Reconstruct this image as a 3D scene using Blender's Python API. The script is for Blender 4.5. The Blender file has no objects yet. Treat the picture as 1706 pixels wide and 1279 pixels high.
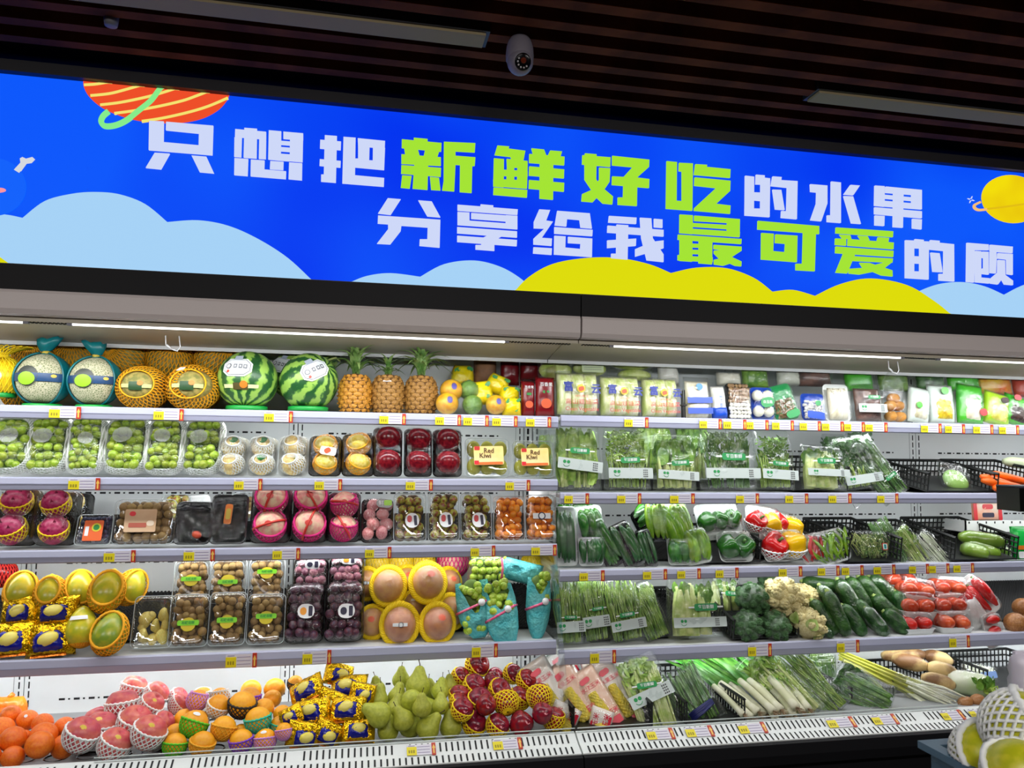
import bpy, math, random
import numpy as np
from math import sin, cos, pi, radians as rad
from mathutils import Vector, Matrix, noise
random.seed(11)
S = bpy.context.scene
C = S.collection

# ---------------------------------------------------------------- camera
CAM = np.array([0., -3., 1.55]); FPX, CX, CY = 1281., 853., 639.5
_ya, _pi, _ro = rad(11.39), rad(4.46), rad(.786)
FW = np.array([sin(_ya)*cos(_pi), cos(_ya)*cos(_pi), sin(_pi)])
_r = np.array([cos(_ya), -sin(_ya), 0.]); _u = np.cross(_r, FW)
RT = cos(_ro)*_r + sin(_ro)*_u; UP = -sin(_ro)*_r + cos(_ro)*_u
cd = bpy.data.cameras.new('camera'); cam = bpy.data.objects.new('camera', cd); C.objects.link(cam)
cd.sensor_width = 36; cd.sensor_fit = 'HORIZONTAL'; cd.lens = FPX/1706*36; cd.clip_start = .02
cd.dof.use_dof = True; cd.dof.focus_distance = 3.0; cd.dof.aperture_fstop = 7.5
m4 = Matrix.Identity(4)
for i in range(3):
    m4[i][0], m4[i][1], m4[i][2], m4[i][3] = RT[i], UP[i], -FW[i], CAM[i]
cam.matrix_world = m4; S.camera = cam

# ---------------------------------------------------------------- world, lamps, exposure
w_ = bpy.data.worlds.new('store_ambient'); S.world = w_; w_.use_nodes = True
w_.node_tree.nodes['Background'].inputs[0].default_value = (.9, .93, 1, 1)
w_.node_tree.nodes['Background'].inputs[1].default_value = .07
S.view_settings.view_transform = 'Standard'; S.view_settings.look = 'None'
S.view_settings.gamma = 1; S.view_settings.use_curve_mapping = False
S.view_settings.exposure = 0.0
S.cycles.transparent_max_bounces = 24; S.cycles.max_bounces = 8
S.cycles.caustics_reflective = False; S.cycles.caustics_refractive = False

def area(name, loc, rot, sx, sy, watts, col=(1, 1, 1)):
    l = bpy.data.lights.new(name, 'AREA'); l.shape = 'RECTANGLE'; l.size = sx; l.size_y = sy
    l.energy = watts; l.color = col
    o = bpy.data.objects.new(name, l); C.objects.link(o); o.location = loc; o.rotation_euler = rot
    return o
# rows of store lamps in the ceiling of the aisle behind the photographer, and the cases' own LED strips
for i, x in enumerate((-2.6, .2, 3.0)):
    area('aisle_lamp_light', (x, -3.6, 2.86), (rad(34), 0, 0), 1.6, .35, 66, (1, .96, .92))
for i, x in enumerate((-.66, 2.35)):
    area('canopy_led_light', (x, -.245, 1.905), (rad(18), 0, 0), 2.8, .05, 15, (.95, .98, 1))
LED_W = 4.6

# ---------------------------------------------------------------- placing helpers (photo pixel + depth plane -> place in the room)
def ray(px, py): return FW + RT*(px-CX)/FPX - UP*(py-CY)/FPX
def P(px, py, Y):
    d = ray(px, py); t = (Y - CAM[1])/d[1]
    return d[0]*t, CAM[2] + d[2]*t
def mpp(px, py, Y): return (Y - CAM[1])/ray(px, py)[1]/FPX
def fit(x0, y0, x1, y1, Y):
    xm = (x0+x1)/2; X, Z = P(xm, y1, Y); m = mpp(xm, (y0+y1)/2, Y)
    return X, Z, (x1-x0)*m, (y1-y0)*m

# ---------------------------------------------------------------- object helpers
def obj(name, me, parent=None, loc=(0, 0, 0), rot=(0, 0, 0), s=(1, 1, 1), kind=None, label=None):
    o = bpy.data.objects.new(name, me); C.objects.link(o)
    o.location = loc; o.rotation_euler = rot
    o.scale = s if hasattr(s, '__len__') else (s, s, s)
    if parent: o.parent = parent
    if kind: o['kind'] = kind
    if label: o['label'] = label
    return o
def tag(o, label, cat, group=None):
    o['label'] = label; o['category'] = cat
    if group: o['group'] = group
    return o
def thing(name, label, cat, group=None, loc=(0, 0, 0), rot=(0, 0, 0)):
    return tag(obj(name, None, None, loc, rot), label, cat, group)
def struct(o): o['kind'] = 'structure'; return o

def mk(name, VF, mat, smooth=True):
    V, F = VF
    me = bpy.data.meshes.new(name)
    me.from_pydata([tuple(v) for v in np.asarray(V, float)], [], [tuple(f) for f in F])
    if mat: me.materials.append(mat)
    if smooth: me.polygons.foreach_set('use_smooth', [True]*len(me.polygons))
    me.update(); return me
_cache = {}
def cm(key, fn):
    if key not in _cache: _cache[key] = fn()
    return _cache[key]

class G:
    def __init__(s): s.V = []; s.F = []; s.n = 0
    def add(s, VF, loc=(0, 0, 0), R=None, sc=1):
        V = np.asarray(VF[0], float)*sc
        if R is not None: V = V @ np.array(R).T
        s.V.append(V + np.array(loc)); s.F += [tuple(i+s.n for i in f) for f in VF[1]]; s.n += len(V); return s
    def vf(s): return (np.concatenate(s.V) if s.V else np.zeros((0, 3))), s.F
def rot3(x=0, y=0, z=0):
    cx, sx, cy, sy, cz, sz = cos(x), sin(x), cos(y), sin(y), cos(z), sin(z)
    return np.array([[cz, -sz, 0], [sz, cz, 0], [0, 0, 1]]) @ np.array([[cy, 0, sy], [0, 1, 0], [-sy, 0, cy]]) @ np.array([[1, 0, 0], [0, cx, -sx], [0, sx, cx]])

# ---------------------------------------------------------------- shape helpers -> (verts, faces)
def box(x0, x1, y0, y1, z0, z1):
    V = [(x, y, z) for z in (z0, z1) for y in (y0, y1) for x in (x0, x1)]
    return np.array(V), [(0, 2, 3, 1), (4, 5, 7, 6), (0, 1, 5, 4), (2, 6, 7, 3), (0, 4, 6, 2), (1, 3, 7, 5)]
def lathe(prof, n=16):
    V = []; F = []; m = len(prof)
    for r, z in prof:
        for k in range(n):
            a = 2*pi*k/n; V.append((r*cos(a), r*sin(a), z))
    for j in range(m-1):
        for k in range(n):
            F.append((j*n+k, j*n+(k+1) % n, (j+1)*n+(k+1) % n, (j+1)*n+k))
    F.append(tuple(range(n-1, -1, -1))); F.append(tuple((m-1)*n+k for k in range(n)))
    return np.array(V), F
def sph(rx=1, ry=None, rz=None, nu=16, nv=10):
    ry = rx if ry is None else ry; rz = rx if rz is None else rz
    pr = [(max(sin(pi*j/nv), .02), -cos(pi*j/nv)) for j in range(nv+1)]
    V, F = lathe(pr, nu); return V*np.array([rx, ry, rz]), F
def tube(pts, R, n=6, cap=True):
    pts = np.asarray(pts, float); m = len(pts)
    R = np.full(m, R) if np.isscalar(R) else np.asarray(R, float)
    T = np.gradient(pts, axis=0); T /= np.linalg.norm(T, axis=1)[:, None]+1e-12
    a = np.array([0, 0, 1.]) if abs(T[0][2]) < .9 else np.array([1., 0, 0])
    N = np.cross(T[0], a); N /= np.linalg.norm(N)
    V = []
    for i in range(m):
        N = N - T[i]*N.dot(T[i]); N /= np.linalg.norm(N)+1e-12; B = np.cross(T[i], N)
        for k in range(n):
            q = 2*pi*k/n; V.append(pts[i] + R[i]*(cos(q)*N + sin(q)*B))
    F = [(i*n+k, i*n+(k+1) % n, (i+1)*n+(k+1) % n, (i+1)*n+k) for i in range(m-1) for k in range(n)]
    if cap: F += [tuple(range(n-1, -1, -1)), tuple((m-1)*n+k for k in range(n))]
    return np.array(V), F
def rr(w, l, r, z, k=3, yc=0):
    r = min(r, w/2-1e-4, l/2-1e-4); o = []
    for cx, cy, a0 in ((w/2-r, l/2-r, 0), (-w/2+r, l/2-r, 90), (-w/2+r, -l/2+r, 180), (w/2-r, -l/2+r, 270)):
        for i in range(k+1):
            a = rad(a0+90*i/k); o.append((cx+r*cos(a), cy+r*sin(a)+yc, z))
    return o
def loft(loops, cap0=True, cap1=True):
    n = len(loops[0]); V = np.concatenate([np.array(l) for l in loops]); m = len(loops)
    F = [(j*n+k, j*n+(k+1) % n, (j+1)*n+(k+1) % n, (j+1)*n+k) for j in range(m-1) for k in range(n)]
    if cap0: F.append(tuple(range(n-1, -1, -1)))
    if cap1: F.append(tuple((m-1)*n+k for k in range(n)))
    return V, F
def st(VF, d, h):
    """lying shape (x, y in +-h/2, z up) -> standing: front faces -Y, foot at z=0, back at y=d"""
    V, F = VF; V = np.asarray(V); return np.stack([V[:, 0], d - V[:, 2], V[:, 1] + h/2], 1), F
def pillow(w, h, d, nx=14, nz=14, seed=0, cr=.25, p=2.2, gather=0, fq=9):
    """a closed bag: puffed front and back meeting in a flat seam; gather pinches the top"""
    V = []; idx = {}; F = []
    for side in (-1, 1):
        for j in range(nz+1):
            for i in range(nx+1):
                edge = i in (0, nx) or j in (0, nz)
                if side == 1 and edge: idx[side, i, j] = idx[-1, i, j]; continue
                u = 2*i/nx-1; v = 2*j/nz-1
                t = ((1-abs(u)**p)*(1-abs(v)**p))**.5 if not edge else 0
                x = u*w/2; z = (v+1)/2*h
                if gather and v > 0: x *= 1-gather*v*v
                q = noise.noise(Vector((x*fq/w+seed*7.3, z*fq/h, side*3+seed)))+.6*abs(noise.noise(Vector((x*2.3*fq/w, z*1.3*fq/h+seed, 5+side))))
                x += w*.02*noise.noise(Vector((z*14, seed, 1))) if edge else 0
                y = side*d/2*t*(1+cr*q) + (d*.12*noise.noise(Vector((x*9, z*9, seed))) if edge else 0)
                idx[side, i, j] = len(V); V.append((x, y, z))
        for j in range(nz):
            for i in range(nx):
                f = (idx[side, i, j], idx[side, i+1, j], idx[side, i+1, j+1], idx[side, i, j+1])
                F.append(f if side == -1 else f[::-1])
    return np.array(V), F
def leaf(base, tip, width, nrm, n=4, curl=.15, prof=None):
    b = np.array(base, float); t = np.array(tip, float); ax = t-b; L = np.linalg.norm(ax)+1e-9
    nrm = np.array(nrm, float); sd = np.cross(ax, nrm); sd /= np.linalg.norm(sd)+1e-9
    nn = np.cross(sd, ax/L); V = []
    for i in range(n+1):
        s = i/n; wd = width*(prof(s) if prof else sin(pi*min(s*.85+.12, 1))**.8)
        c = b+ax*s+nn*curl*L*sin(pi*s)
        V += [c-sd*wd/2+nn*wd*.18, c, c+sd*wd/2+nn*wd*.18]
    F = []
    for i in range(n):
        a = i*3; F += [(a, a+1, a+4, a+3), (a+1, a+2, a+5, a+4)]
    return np.array(V), F
def net(loops, n=18, twist=.6, r=.004, sides=3):
    """two families of crossing strands over a surface given as closed loops"""
    g = G(); L = np.array(loops); K = L.shape[1]; m = len(L)
    for sg in (-1, 1):
        for s in range(n):
            pts = []
            for j in range(m):
                q = (s*K/n + sg*twist*j*K/n) % K; a = int(q); f = q-a
                pts.append(L[j, a % K]*(1-f)+L[j, (a+1) % K]*f)
            g.add(tube(pts, r, sides, False))
    return g.vf()
def latloops(l0, l1, m, K=48, rx=1, ry=1, rz=1):
    return [[(rx*cos(l)*cos(2*pi*k/K), ry*cos(l)*sin(2*pi*k/K), rz*sin(l)) for k in range(K)]
            for l in [rad(l0+(l1-l0)*j/(m-1)) for j in range(m)]]
def patch(rx, ry, rz, lo0, lo1, la0, la1, n=6, m=5, k=1.012):
    """a sticker hugging an ellipsoid; lon 0 faces -Y"""
    V = []; F = []
    for j in range(m+1):
        for i in range(n+1):
            lo = rad(lo0+(lo1-lo0)*i/n); la = rad(la0+(la1-la0)*j/m)
            V.append((rx*k*cos(la)*sin(lo), -ry*k*cos(la)*cos(lo), rz*k*sin(la)))
    for j in range(m):
        for i in range(n): F.append((j*(n+1)+i, j*(n+1)+i+1, (j+1)*(n+1)+i+1, (j+1)*(n+1)+i))
    return np.array(V), F
def disc_patch(r, lon, lat, ang, sq=1., k=1.015, n=16):
    """round sticker on a unit-ish sphere of radius r, around (lon, lat)"""
    R = rot3(0, 0, rad(lon)) @ rot3(-rad(lat), 0, 0); V = [(0, -1, 0)]
    for i in range(n):
        a = 2*pi*i/n; t = rad(ang); V.append((sin(t)*cos(a)*1.0, -math.sqrt(max(0, 1-(sin(t)*cos(a))**2-(sin(t)*sin(a)*sq)**2)), sin(t)*sin(a)*sq))
    V = (np.array(V) @ R.T)*r*k
    return V, [(0, 1+i, 1+(i+1) % n) for i in range(n)]
def prism(pts, y0, y1):
    """polygon in the X-Z plane, given thickness from y0 (front) to y1"""
    n = len(pts); V = [(x, y0, z) for x, z in pts]+[(x, y1, z) for x, z in pts]
    a = sum(pts[i][0]*pts[(i+1) % n][1]-pts[(i+1) % n][0]*pts[i][1] for i in range(n))
    f = tuple(range(n)) if a > 0 else tuple(range(n-1, -1, -1))
    F = [f, tuple(n+i for i in f[::-1])]
    F += [(i, i+n, (i+1) % n+n, (i+1) % n) if a > 0 else (i, (i+1) % n, (i+1) % n+n, i+n) for i in range(n)]
    return np.array(V), F

# ---------------------------------------------------------------- materials
def lin(c):
    return tuple(((v/255)/12.92 if v/255 <= .04045 else ((v/255+.055)/1.055)**2.4) for v in c)+(1,)
_m = {}
def M(name, col, rough=.5, col2=None, scale=12, bump=0, bscale=40, metal=0, spec=.5, emis=0, var=0, sub=0, lohi=(.4, .6), coat=0):
    if name in _m: return _m[name]
    m = bpy.data.materials.new(name); m.use_nodes = True; nt = m.node_tree; N = nt.nodes; L = nt.links
    b = N['Principled BSDF']; b.inputs['Roughness'].default_value = rough; b.inputs['Metallic'].default_value = metal
    b.inputs['Specular IOR Level'].default_value = spec; b.inputs['Coat Weight'].default_value = coat
    b.inputs['Base Color'].default_value = lin(col); out = None
    if col2 or bump: tc = N.new('ShaderNodeTexCoord')
    if col2:
        t = N.new('ShaderNodeTexNoise'); t.inputs['Scale'].default_value = scale; t.inputs['Detail'].default_value = 4
        L.new(tc.outputs['Object'], t.inputs['Vector'])
        r = N.new('ShaderNodeValToRGB'); r.color_ramp.elements[0].position, r.color_ramp.elements[1].position = lohi
        r.color_ramp.elements[0].color = lin(col); r.color_ramp.elements[1].color = lin(col2)
        L.new(t.outputs['Fac'], r.inputs['Fac']); out = r.outputs['Color']
    if var:
        oi = N.new('ShaderNodeObjectInfo'); h = N.new('ShaderNodeHueSaturation')
        mr = N.new('ShaderNodeMapRange'); mr.inputs['To Min'].default_value = 1-var; mr.inputs['To Max'].default_value = 1+var
        L.new(oi.outputs['Random'], mr.inputs['Value']); L.new(mr.outputs['Result'], h.inputs['Value'])
        mh = N.new('ShaderNodeMapRange'); mh.inputs['To Min'].default_value = .5-var*.06; mh.inputs['To Max'].default_value = .5+var*.06
        L.new(oi.outputs['Random'], mh.inputs['Value']); L.new(mh.outputs['Result'], h.inputs['Hue'])
        if out: L.new(out, h.inputs['Color'])
        else: h.inputs['Color'].default_value = lin(col)
        out = h.outputs['Color']
    if out: L.new(out, b.inputs['Base Color'])
    if sub:
        b.inputs['Subsurface Weight'].default_value = sub; b.inputs['Subsurface Radius'].default_value = (.01, .01, .005)
    if emis:
        b.inputs['Emission Strength'].default_value = emis
        if out: L.new(out, b.inputs['Emission Color'])
        else: b.inputs['Emission Color'].default_value = lin(col)
    if bump:
        t2 = N.new('ShaderNodeTexNoise'); t2.inputs['Scale'].default_value = bscale; t2.inputs['Detail'].default_value = 3
        L.new(tc.outputs['Object'], t2.inputs['Vector'])
        bp = N.new('ShaderNodeBump'); bp.inputs['Strength'].default_value = bump; bp.inputs['Distance'].default_value = .01
        L.new(t2.outputs['Fac'], bp.inputs['Height']); L.new(bp.outputs['Normal'], b.inputs['Normal'])
    _m[name] = m; return m
def clear(name, tint=(250, 252, 252), base=.05, edge=.5, rough=.12, bump=.5, bscale=28, milk=0):
    """thin see-through plastic: lets light through, mirrors lamps, brighter at grazing angles"""
    if name in _m: return _m[name]
    m = bpy.data.materials.new(name); m.use_nodes = True; nt = m.node_tree; N = nt.nodes; L = nt.links
    N.remove(N['Principled BSDF']); o = N['Material Output']
    tr = N.new('ShaderNodeBsdfTransparent'); tr.inputs[0].default_value = lin(tint)
    gl = N.new('ShaderNodeBsdfGlossy'); gl.inputs['Roughness'].default_value = rough; gl.inputs['Color'].default_value = (1, 1, 1, 1)
    lw = N.new('ShaderNodeLayerWeight'); lw.inputs['Blend'].default_value = .35
    mr = N.new('ShaderNodeMapRange'); mr.inputs['To Min'].default_value = base; mr.inputs['To Max'].default_value = edge
    L.new(lw.outputs['Facing'], mr.inputs['Value'])
    if bump:
        tc = N.new('ShaderNodeTexCoord'); t = N.new('ShaderNodeTexNoise'); t.inputs['Scale'].default_value = bscale
        t.inputs['Detail'].default_value = 3; t.inputs['Distortion'].default_value = 1.2
        L.new(tc.outputs['Object'], t.inputs['Vector'])
        bp = N.new('ShaderNodeBump'); bp.inputs['Strength'].default_value = bump; bp.inputs['Distance'].default_value = .01
        L.new(t.outputs['Fac'], bp.inputs['Height']); L.new(bp.outputs['Normal'], gl.inputs['Normal']); L.new(bp.outputs['Normal'], lw.inputs['Normal'])
    mx = N.new('ShaderNodeMixShader'); L.new(mr.outputs['Result'], mx.inputs[0]); L.new(tr.outputs[0], mx.inputs[1]); L.new(gl.outputs[0], mx.inputs[2])
    res = mx.outputs[0]
    if milk:
        df = N.new('ShaderNodeBsdfDiffuse'); df.inputs[0].default_value = (.8, .82, .8, 1)
        m2 = N.new('ShaderNodeMixShader'); m2.inputs[0].default_value = milk; L.new(res, m2.inputs[1]); L.new(df.outputs[0], m2.inputs[2]); res = m2.outputs[0]
    L.new(res, o.inputs['Surface']); _m[name] = m; return m

WHITE = M('white_enamel', (206, 208, 208), .5)
PANEL = M('white_panel', (232, 236, 236), .5, (226, 230, 229), 3)
RAIL = M('lavender_rail_plastic', (166, 168, 190), .4)
GREY = M('grey_canopy_enamel', (206, 196, 194), .5)
BEIGE = M('beige_canopy_underside', (176, 168, 150), .5)
DARK = M('black_band', (13, 13, 17), .55, spec=.2)
BLACK = M('black_plastic', (12, 13, 14), .45)
BLACKT = M('black_tray_plastic', (14, 15, 15), .25)
SLOT = M('dark_slot', (14, 15, 18), .7)
FILM = clear('cling_film', base=.028, edge=.34, rough=.07, bump=.4, bscale=55)
BAGF = clear('clear_bag', base=.035, edge=.28, rough=.10, bump=.5, bscale=40, milk=.012)
CLAM = clear('clear_clamshell', base=.03, edge=.5, rough=.05, bump=.1, bscale=20, milk=.01)
ACRYL = clear('clear_acrylic', base=.04, edge=.4, rough=.03, bump=0)
FOAMW = M('white_foam', (232, 234, 232), .8, bump=.15, bscale=120)
FOAMT = M('white_foam_tray', (226, 228, 226), .7, bump=.1, bscale=90)
YEL = M('yellow_price_card', (226, 210, 20), .5)
WCARD = M('white_card', (214, 210, 220), .5)
REDM = M('red_marker', (186, 52, 30), .45)
GOLDM = M('gold_arrow', (232, 190, 90), .45)
WPAPER = M('white_paper', (235, 235, 236), .5)
INK = M('black_ink', (25, 25, 28), .6)
GREENTAG = M('green_tag', (24, 140, 70), .4)
GREYTXT = M('grey_ink', (120, 122, 128), .6)

def text(body, size, mat, parent, loc, rot=(pi/2, 0, 0), bold=0, sx=1, name='lettering'):
    def make():
        c = bpy.data.curves.new('t', 'FONT'); c.body = body; c.size = 1; c.align_x = 'CENTER'; c.align_y = 'CENTER'
        c.offset = bold; c.resolution_u = 2
        o = bpy.data.objects.new('t', c); C.objects.link(o); bpy.context.view_layer.update()
        me = bpy.data.meshes.new_from_object(o.evaluated_get(bpy.context.evaluated_depsgraph_get()))
        bpy.data.objects.remove(o); me.name = name
        me.materials.clear(); me.materials.append(mat); return me
    return obj(name, cm(('text', body, mat.name, bold), make), parent, loc, rot, (size*sx, size, size))

# ================================================================ the room
XL, XR = -2.6, 4.6
struct(obj('floor', mk('floor', box(-7, 9, -8, .8, -.05, 0), M('floor_tile', (70, 66, 64), .25, (84, 80, 76), 2), False)))
CEIL = 2.86
ceiling = struct(obj('ceiling', mk('ceiling', box(-7, 9, -8, .8, CEIL+.02, CEIL+.1), M('dark_ceiling', (16, 12, 12), .8), False)))
struct(obj('wall_back', mk('wall_back', box(-7, 9, .62, .8, 0, CEIL+.02), M('dark_wall', (30, 29, 32), .8), False)))
struct(obj('wall_left', mk('wall_left', box(-7.2, -7, -8, .8, 0, CEIL+.1), M('grey_wall', (120, 116, 112), .8), False)))
struct(obj('wall_right', mk('wall_right', box(9, 9.2, -8, .8, 0, CEIL+.1), M('grey_wall', (120, 116, 112)), False)))
struct(obj('wall_front', mk('wall_front', box(-7, 9, -8.2, -8, 0, CEIL+.1), M('grey_wall', (120, 116, 112)), False)))
WOOD = M('brown_slat_wood', (112, 58, 28), .8, (84, 42, 20), 6, spec=.1)
slat_me = mk('slat', box(-7, 9, -.022, .022, -.03, .03), WOOD, False)
y = -.36
while y > -3.4:
    obj('slat', slat_me, ceiling, (0, y, CEIL-.01)); y -= .115
def on_ceiling(px, py, z):
    d = ray(px, py); t = (z-CAM[2])/d[2]; return CAM[0]+d[0]*t, CAM[1]+d[1]*t
zc = CEIL-.045
OFF = M('unlit_diffuser', (172, 156, 122), .7, spec=.1)
for (ax, ay), (bx_, by), (cx_, cy_), lab in (((220, 0), (803, 78), (807, 57), 'unlit grey strip light set between the ceiling slats before the dome camera'),
                                   ((1345, 168), (1706, 200), (1360, 152), 'unlit grey strip light in the dark slats above the word for fruit')):
    x0, y0 = on_ceiling(ax, ay, zc); x1, y1 = on_ceiling(bx_, by, zc); x2, y2 = on_ceiling(cx_, cy_, zc)
    first = ax < 1000
    xa, xb = (x0-.6, x1) if first else (x0, x1+1.0)
    ym = y1 if first else y0; dd = max(.06, abs(y2-ym))
    t = thing('ceiling_light', lab, 'ceiling light', None, ((xa+xb)/2, ym-dd/2, zc))
    hw = (xb-xa)/2
    obj('housing', mk('housing', box(-hw-.012, hw+.012, -dd/2-.01, dd/2+.01, .004, .05), M('lamp_housing', (40, 40, 42), .5), False), t)
    obj('diffuser', mk('diffuser', box(-hw, hw, -dd/2, dd/2, -.004, .004), OFF, False), t)
# small round detector
x, y = on_ceiling(185, 38, CEIL-.05)
t = thing('smoke_detector', 'small round grey detector on the dark ceiling', 'detector', None, (x, y, CEIL-.05))
obj('housing', mk('housing', lathe([(.012, -.012), (.018, -.01), (.02, 0), (.022, .02)], 16), M('detector_grey', (110, 110, 118), .5)), t)
# dome camera
x, z = P(866, 80, -.72)
t = thing('dome_camera', 'white dome security camera hanging below the ceiling slats', 'security camera', None, (x, -.72, z))
CW = M('camera_white', (134, 128, 140), .45)
obj('base', mk('base', lathe([(.030, .03), (.036, .02), (.042, 0), (.044, -.025), (.043, -.042), (.04, -.047)], 24), CW), t)
ball = obj('eyeball', mk('eyeball', lathe([(.0411*sin(q), -.0411*cos(q)) for q in np.linspace(.05, 2.39, 14)]+[(.027, .0305)], 24), CW), t, (0, -.008, -.050), (rad(114), 0, rad(6)))
obj('face', mk('face', lathe([(.0262, .029), (.0262, .032), (.022, .0335)], 24), M('camera_face', (10, 10, 14), .15)), ball)
obj('lens', mk('lens', lathe([(.009, .033), (.009, .037), (.006, .039), (.003, .038)], 14), M('camera_lens', (110, 40, 20), .1)), ball, (0, .004, 0))
for k in range(6):
    a = rad(150+k*34)
    obj('infrared_lamp', cm('irled', lambda: mk('infrared_lamp', sph(.0032, nu=8, nv=5), M('ir_glass', (220, 215, 215), .2))), ball, (.017*cos(a), .017*sin(a), .034))
obj('cable', mk('cable', tube([(-.004, 0, .02), (-.014, .004, .045), (-.03, .01, .08), (-.045, .012, .12)], .0022, 6), M('camera_cable', (90, 84, 92), .5)), t)

# ================================================================ the banner (backlit lightbox)
BY = -.2
def emi(name, col, k=1.0, col2=None, scale=2, lohi=(.35, .65)):
    m = M(name, (0, 0, 0), .6); nt = m.node_tree; b = nt.nodes['Principled BSDF']
    b.inputs['Emission Strength'].default_value = k; b.inputs['Emission Color'].default_value = lin(col); b.inputs['Specular IOR Level'].default_value = .1
    if col2:
        t = nt.nodes.new('ShaderNodeTexNoise'); t.inputs['Scale'].default_value = scale; t.inputs['Detail'].default_value = 1
        tc = nt.nodes.new('ShaderNodeTexCoord'); nt.links.new(tc.outputs['Object'], t.inputs['Vector'])
        r = nt.nodes.new('ShaderNodeValToRGB'); r.color_ramp.elements[0].color = lin(col); r.color_ramp.elements[1].color = lin(col2)
        r.color_ramp.elements[0].position, r.color_ramp.elements[1].position = lohi
        nt.links.new(t.outputs['Fac'], r.inputs['Fac']); nt.links.new(r.outputs['Color'], b.inputs['Emission Color'])
    return m
E_BLUE = emi('banner_blue', (0, 52, 240), 1, (10, 88, 252), 1.3)
E_WH = emi('banner_white', (206, 216, 248)); E_GR = emi('banner_lime', (164, 228, 52)); E_CL = emi('banner_cloud', (166, 210, 246))
E_YE = emi('banner_yellow', (222, 220, 4)); E_RED = emi('banner_red', (238, 78, 40)); E_LY = emi('banner_pale_yellow', (244, 226, 112))
E_MINT = emi('banner_mint', (134, 236, 140)); E_B2 = emi('banner_round_blue', (16, 98, 252)); E_PK = emi('banner_pink', (250, 150, 160))
E_CREAM = emi('banner_cream', (214, 216, 222)); E_SUN = emi('banner_planet', (244, 222, 10), 1, (232, 196, 10), 6); E_RING = emi('banner_ring', (244, 190, 120)); E_RING2 = emi('banner_ring_shade', (226, 190, 20))
zb0, zb1 = 2.124, 2.772
banner = thing('banner_sign', 'backlit blue banner with white and lime Chinese slogan, clouds and planets', 'sign', None, (1, BY, zb0))
def bpt(px, py): x, z = P(px, py, BY); return x-1, z-zb0
obj('panel', mk('panel', box(XL-1, XR-1, 0, .06, 0, zb1-zb0), E_BLUE, False), banner)
FRM = M('banner_frame', (38, 36, 42), .5)
fg = G(); fg.add(box(XL-1, XR-1, -.03, .07, zb1-zb0, zb1-zb0+.04)); fg.add(box(XL-1, XR-1, -.012, .07, -.02, 0))
obj('frame', mk('frame', fg.vf(), FRM, False), banner)
def art(name, pts, mat, lay, label=None):
    q = [bpt(*p) for p in pts]; q = [(a, min(max(b, .0005), zb1-zb0-.0005)) for a, b in q]
    return obj(name, mk(name, prism(q, -.002*lay, 0), mat, False), banner, label=label)
def sm(pts, n=6):
    out = []; L = len(pts)
    for i in range(L-1):
        p0, p1, p2, p3 = [np.array(pts[max(0, min(L-1, i+k))], float) for k in (-1, 0, 1, 2)]
        for j in range(n):
            t = j/n; out.append(tuple(.5*((2*p1)+(-p0+p2)*t+(2*p0-5*p1+4*p2-p3)*t*t+(-p0+3*p1-3*p2+p3)*t**3)))
    return out+[pts[-1]]
def bumps(segs, close):   # several arcs, each smoothed by itself so the notches stay sharp
    o = []
    for s in segs: o += sm(s)
    return o+close
art('cloud', bumps([[(-120, 400), (-60, 362), (0, 357), (38, 363)], [(38, 363), (75, 335), (120, 323), (160, 320), (200, 324), (242, 340), (279, 370)], [(279, 370), (330, 367), (380, 376), (430, 398), (480, 430), (524, 471)]], [(522, 500), (-120, 490)]), E_CL, 1, 'pale blue cloud')
art('cloud', bumps([[(580, 472), (610, 460), (650, 455), (700, 461)], [(700, 461), (740, 440), (790, 434), (835, 445), (870, 466), (880, 480)]], [(880, 520), (580, 500)]), E_CL, 1, 'pale blue cloud')
art('cloud', bumps([[(1500, 500), (1540, 481), (1570, 472), (1605, 470), (1640, 477), (1672, 491)], [(1672, 491), (1710, 473), (1760, 466), (1830, 480), (1900, 520), (1950, 570)]], [(1940, 590), (1500, 560)]), E_CL, 1, 'pale blue cloud')
art('cloud', bumps([[(854, 489), (880, 462), (920, 440), (975, 430), (1030, 430), (1080, 440), (1117, 455)], [(1117, 455), (1160, 446), (1210, 447), (1255, 463), (1286, 486)], [(1286, 486), (1320, 483), (1357, 493)], [(1357, 493), (1400, 473), (1450, 464), (1510, 475), (1556, 502), (1588, 528)]], [(1586, 560), (854, 520)]), E_YE, 2, 'yellow cloud')
art('cloud', [(-60, 400), (0, 428), (15, 445), (15, 470), (-60, 470)], E_YE, 2, 'yellow cloud')
ell = lambda cx, cy, rx, ry, rot=0, a0=0, a1=360, n=40: [(cx+rx*cos(rad(a0+(a1-a0)*k/n))*cos(rad(rot))-ry*sin(rad(a0+(a1-a0)*k/n))*sin(rad(rot)), cy+rx*cos(rad(a0+(a1-a0)*k/n))*sin(rad(rot))+ry*sin(rad(a0+(a1-a0)*k/n))*cos(rad(rot))) for k in range(n)]
q7 = lambda L: [(x/4.265, 110+y/4.265) for x, y in L]
def stroke(pts, wd):
    a = np.array(pts, float); T = np.gradient(a, axis=0); T /= np.linalg.norm(T, axis=1)[:, None]; Nn = np.stack([-T[:, 1], T[:, 0]], 1)
    return [tuple(p) for p in a+Nn*wd/2]+[tuple(p) for p in (a-Nn*wd/2)[::-1]]
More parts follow.
